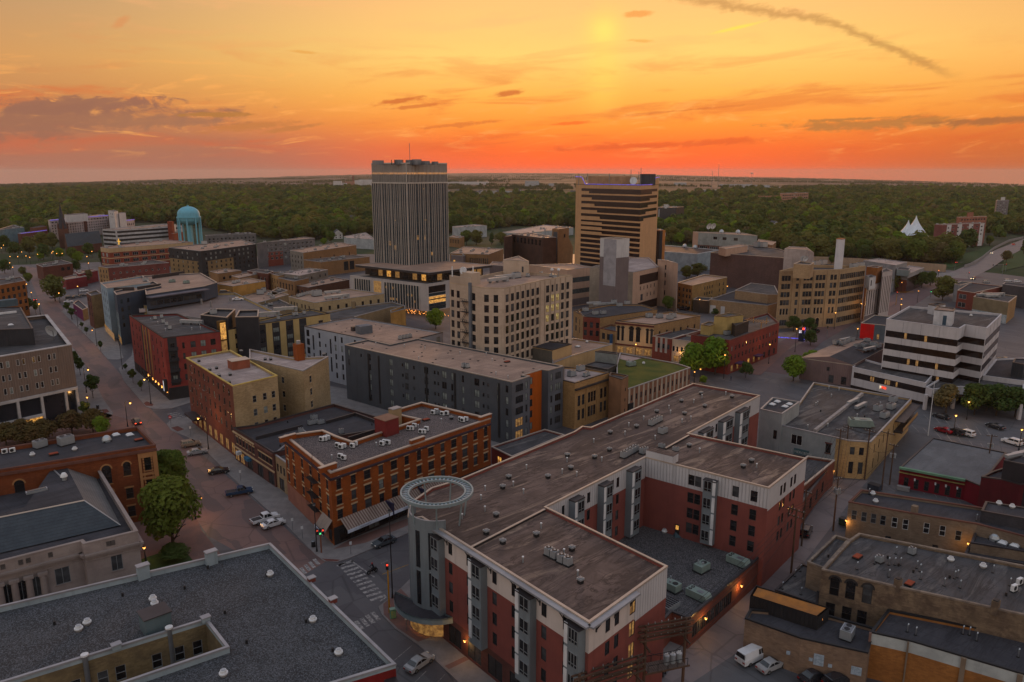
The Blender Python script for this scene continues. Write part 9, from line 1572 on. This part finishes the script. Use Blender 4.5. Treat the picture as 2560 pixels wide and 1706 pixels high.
# two-pole transformer platforms at the bottom of the alley
def platform(pa,pb,h,label,deck=True,rails=3):
    pa,pb = P(pa),P(pb); d = (pb-pa); L_ = d.length; rz = math.atan2(d.y,d.x); o = empty('transformer_platform',(pa.x,pa.y,0),label,'platform',None,rz)
    for x in (0,L_): m = MB(); m.cyl((x,0,0),.22,h,WOODP,8,.17); inst('pole',m.mesh('pole'),o)
    for k in range(rails):
        for y in (-.32,.32): m = MB(); m.box((L_/2,y,h-.4-k*.85),(L_+1.8,.14,.2),WOODP); inst('beam',m.mesh('beam'),o)
        for i in range(6): m = MB(); m.cyl((L_*(i+.5)/6,.32,h-.2-k*.85),.07,.22,PALEM,6); inst('insulator',m.mesh('insulator'),o)
    for x in (0,L_): m = MB(); m.box((x,0,h-3.0),(.18,2.6,.18),WOODP); inst('crossarm',m.mesh('crossarm'),o)
    if deck:
        bm_ = MB(); bm_.box((0,0,0),(.24,1.9,.08),mat('grey_plank',(.14,.11,.10),(.09,.075,.07))); bm_ = bm_.mesh('plank')
        for i in range(int(L_/.3)): inst('plank',bm_,o,(.15+i*.3,0,h-6.2))
        m = MB()
        for y in (-.95,.95): m.box((L_/2,y,h-6.4),(L_+.6,.14,.2),WOODP); m.box((L_/2,y,h-5.2),(L_,.06,.06),BLACK)
        for i in range(5):
            for y in (-.95,.95): m.box((L_*i/4,y,h-6.2),(.06,.06,1.0),BLACK)
        inst('railing',m.mesh('railing'),o)
        for i in range(3): m = MB(); x = L_*(.55+.16*i); m.cyl((x,0,h-6.1),.38,1.2,PALEM,12); m.cyl((x-.12,0,h-4.9),.07,.35,WHITEM,6); m.cyl((x+.12,0,h-4.9),.07,.35,WHITEM,6); inst('transformer',m.mesh('transformer'),o)
    return pa,pb
pa,pb = platform(t(2,3,1190,1840),t(2,3,1545,1760),12.5,'timber transformer platform on two poles in the alley')
platform(t(2,3,600,2270),t(2,3,1120,2080),11.5,'timber line frame on two poles at the bottom edge of the alley',False)
wr = empty('overhead_wires',(a1.x,a1.y,11.5),'overhead wires strung along the alley poles','wires')
def wire(a,b_,sag=.9,n=8):
    m = MB(); a,b_ = Vector(a),Vector(b_); pp = [a+(b_-a)*(i/n)-Vector((0,0,sag*4*(i/n)*(1-i/n))) for i in range(n+1)]
    for u,v in zip(pp,pp[1:]): m.tube(u,v,.028,WIRE,4)
    m.obj('wire',wr,(a1.x,a1.y,11.5))
for k in (-1,-.35,.35,1):
    e = Vector((.67*k,-.74*k,0))
    for (p_,hp1),(q_,hq) in (((a1,11.9),(a3,10.8)),((a3,10.8),(a5,11.2)),((pb,12.3),(a1,11.8)),((a5,11.2),(a6,13.1)),((a2,10.8),(a4,11.2))): wire((p_.x+e.x,p_.y+e.y,hp1),(q_.x+e.x,q_.y+e.y,hq))
for (p_,hp1),(q_,hq) in (((a3,7),(a9,5)),((a3,8),(a6,8)),((a9,8),(a7,8.5)),((a4,6),(a3,6.4)),((pb,8),(a1,9)),((pa,9),(pb,9))): wire((p_.x,p_.y,hp1),(q_.x,q_.y,hq),1.3)
for px,lb in ((t(2,3,1375,1520),'stubby dark bollard behind the transformer platform'),(t(2,3,1398,1490),'stubby dark bollard beside the first behind the platform, nearer the alley')): q = P(px); o = empty('bollard',(q.x,q.y,0),lb,'bollard'); m = MB(); m.cyl((0,0,0),.14,1.1,BLACK,8); m.cyl((0,0,1.1),.14,.06,GREYM,8,.05); inst('post',m.mesh('post'),o)
# alley wall lamps
for px,h,lb in ((t(2,3,1770,985),3.4,'glowing wall lamp over the alley on the courtyard deck'),(t(2,3,2095,690),3.4,'glowing wall lamp farther along the courtyard deck wall'),(t(3,2,158,1130),3.2,'glowing wall lamp at the low wall beside the red apartments'),(t(3,2,600,465),3.4,'glowing wall lamp at the end of the alley annex'),(t(3,2,715,920),4.2,'bright wall lamp at the alley corner of the tan brick row'),(t(3,2,1828,1130),4.6,'wall lamp glowing at the black roofed annex'),(t(1,3,1540,912),3.4,'glowing wall lamp at the apartment lobby corner'),(t(1,3,1903,1190),3.4,'glowing wall lamp farther down the apartment street wall')):
    q = P(px,h); o = empty('wall_lamp',(q.x,q.y,h),lb,'wall lamp'); m = MB(); m.lathe([(.16,.2),(.22,0),(.1,-.2),(0,-.22)],GLOW,(0,0,0),10); inst('bulb',m.mesh('bulb'),o); m = MB(); m.cyl((0,0,.2),.24,.08,BLACK,10,.1); inst('hood',m.mesh('hood'),o)
    ld = bpy.data.lights.new('lamp','POINT'); ld.energy = 120; ld.color = (1,.48,.12); ld.shadow_soft_size = .25; l_ = bpy.data.objects.new('glow',ld); col.objects.link(l_); l_.parent = o; l_.location = (0,0,-.5)
q = P(t(3,2,968,640)); o = empty('dumpster',(q.x,q.y,0),'dark dumpster behind the tan brick row','dumpster',None,AR); m = MB(); m.box((0,0,.1),(2.4,1.5,1.2),mat('dumpster_dark',(.04,.045,.06)),0,(1.0,1.15)); inst('body',m.mesh('body'),o); m = MB(); m.box((0,0,1.31),(2.45,1.75,.08),BLACK); inst('lid',m.mesh('lid'),o)
q = P(t(3,2,690,960)); o = empty('dumpster',(q.x,q.y,0),'dark green bin under the bright lamp of the tan brick row','dumpster',None,AR); m = MB(); m.box((0,0,.1),(1.6,1.2,1.3),mat('bin_green',(.03,.05,.04)),0,(1.0,1.15)); inst('body',m.mesh('body'),o); m = MB(); m.box((0,0,1.41),(1.65,1.4,.08),BLACK); inst('lid',m.mesh('lid'),o)
# ================================================================== AIR
def haze():
    m = bpy.data.materials.new('haze'); m.use_nodes = True; n = m.node_tree; n.nodes.clear(); o = n.nodes.new('ShaderNodeOutputMaterial'); v = n.nodes.new('ShaderNodeVolumePrincipled')
    v.inputs['Color'].default_value = (.95,.84,.76,1); v.inputs['Density'].default_value = HAZE_D; v.inputs['Anisotropy'].default_value = .2; n.links.new(v.outputs[0],o.inputs['Volume'])
    b = MB(); X,Y0,Y1,Z0,Z1 = 21000,-300,20500,-1400,112; b.hexa([(-X,Y0,Z0),(X,Y0,Z0),(X,Y1,Z0),(-X,Y1,Z0),(-X,Y0,Z1),(X,Y0,Z1),(X,Y1,Z1),(-X,Y1,Z1)],m); o = b.obj('haze',None,(0,0,0)); o['kind'] = 'stuff'; o['label'] = 'thin evening haze over the town and plain'
HAZE_D = 3.2e-5
haze()
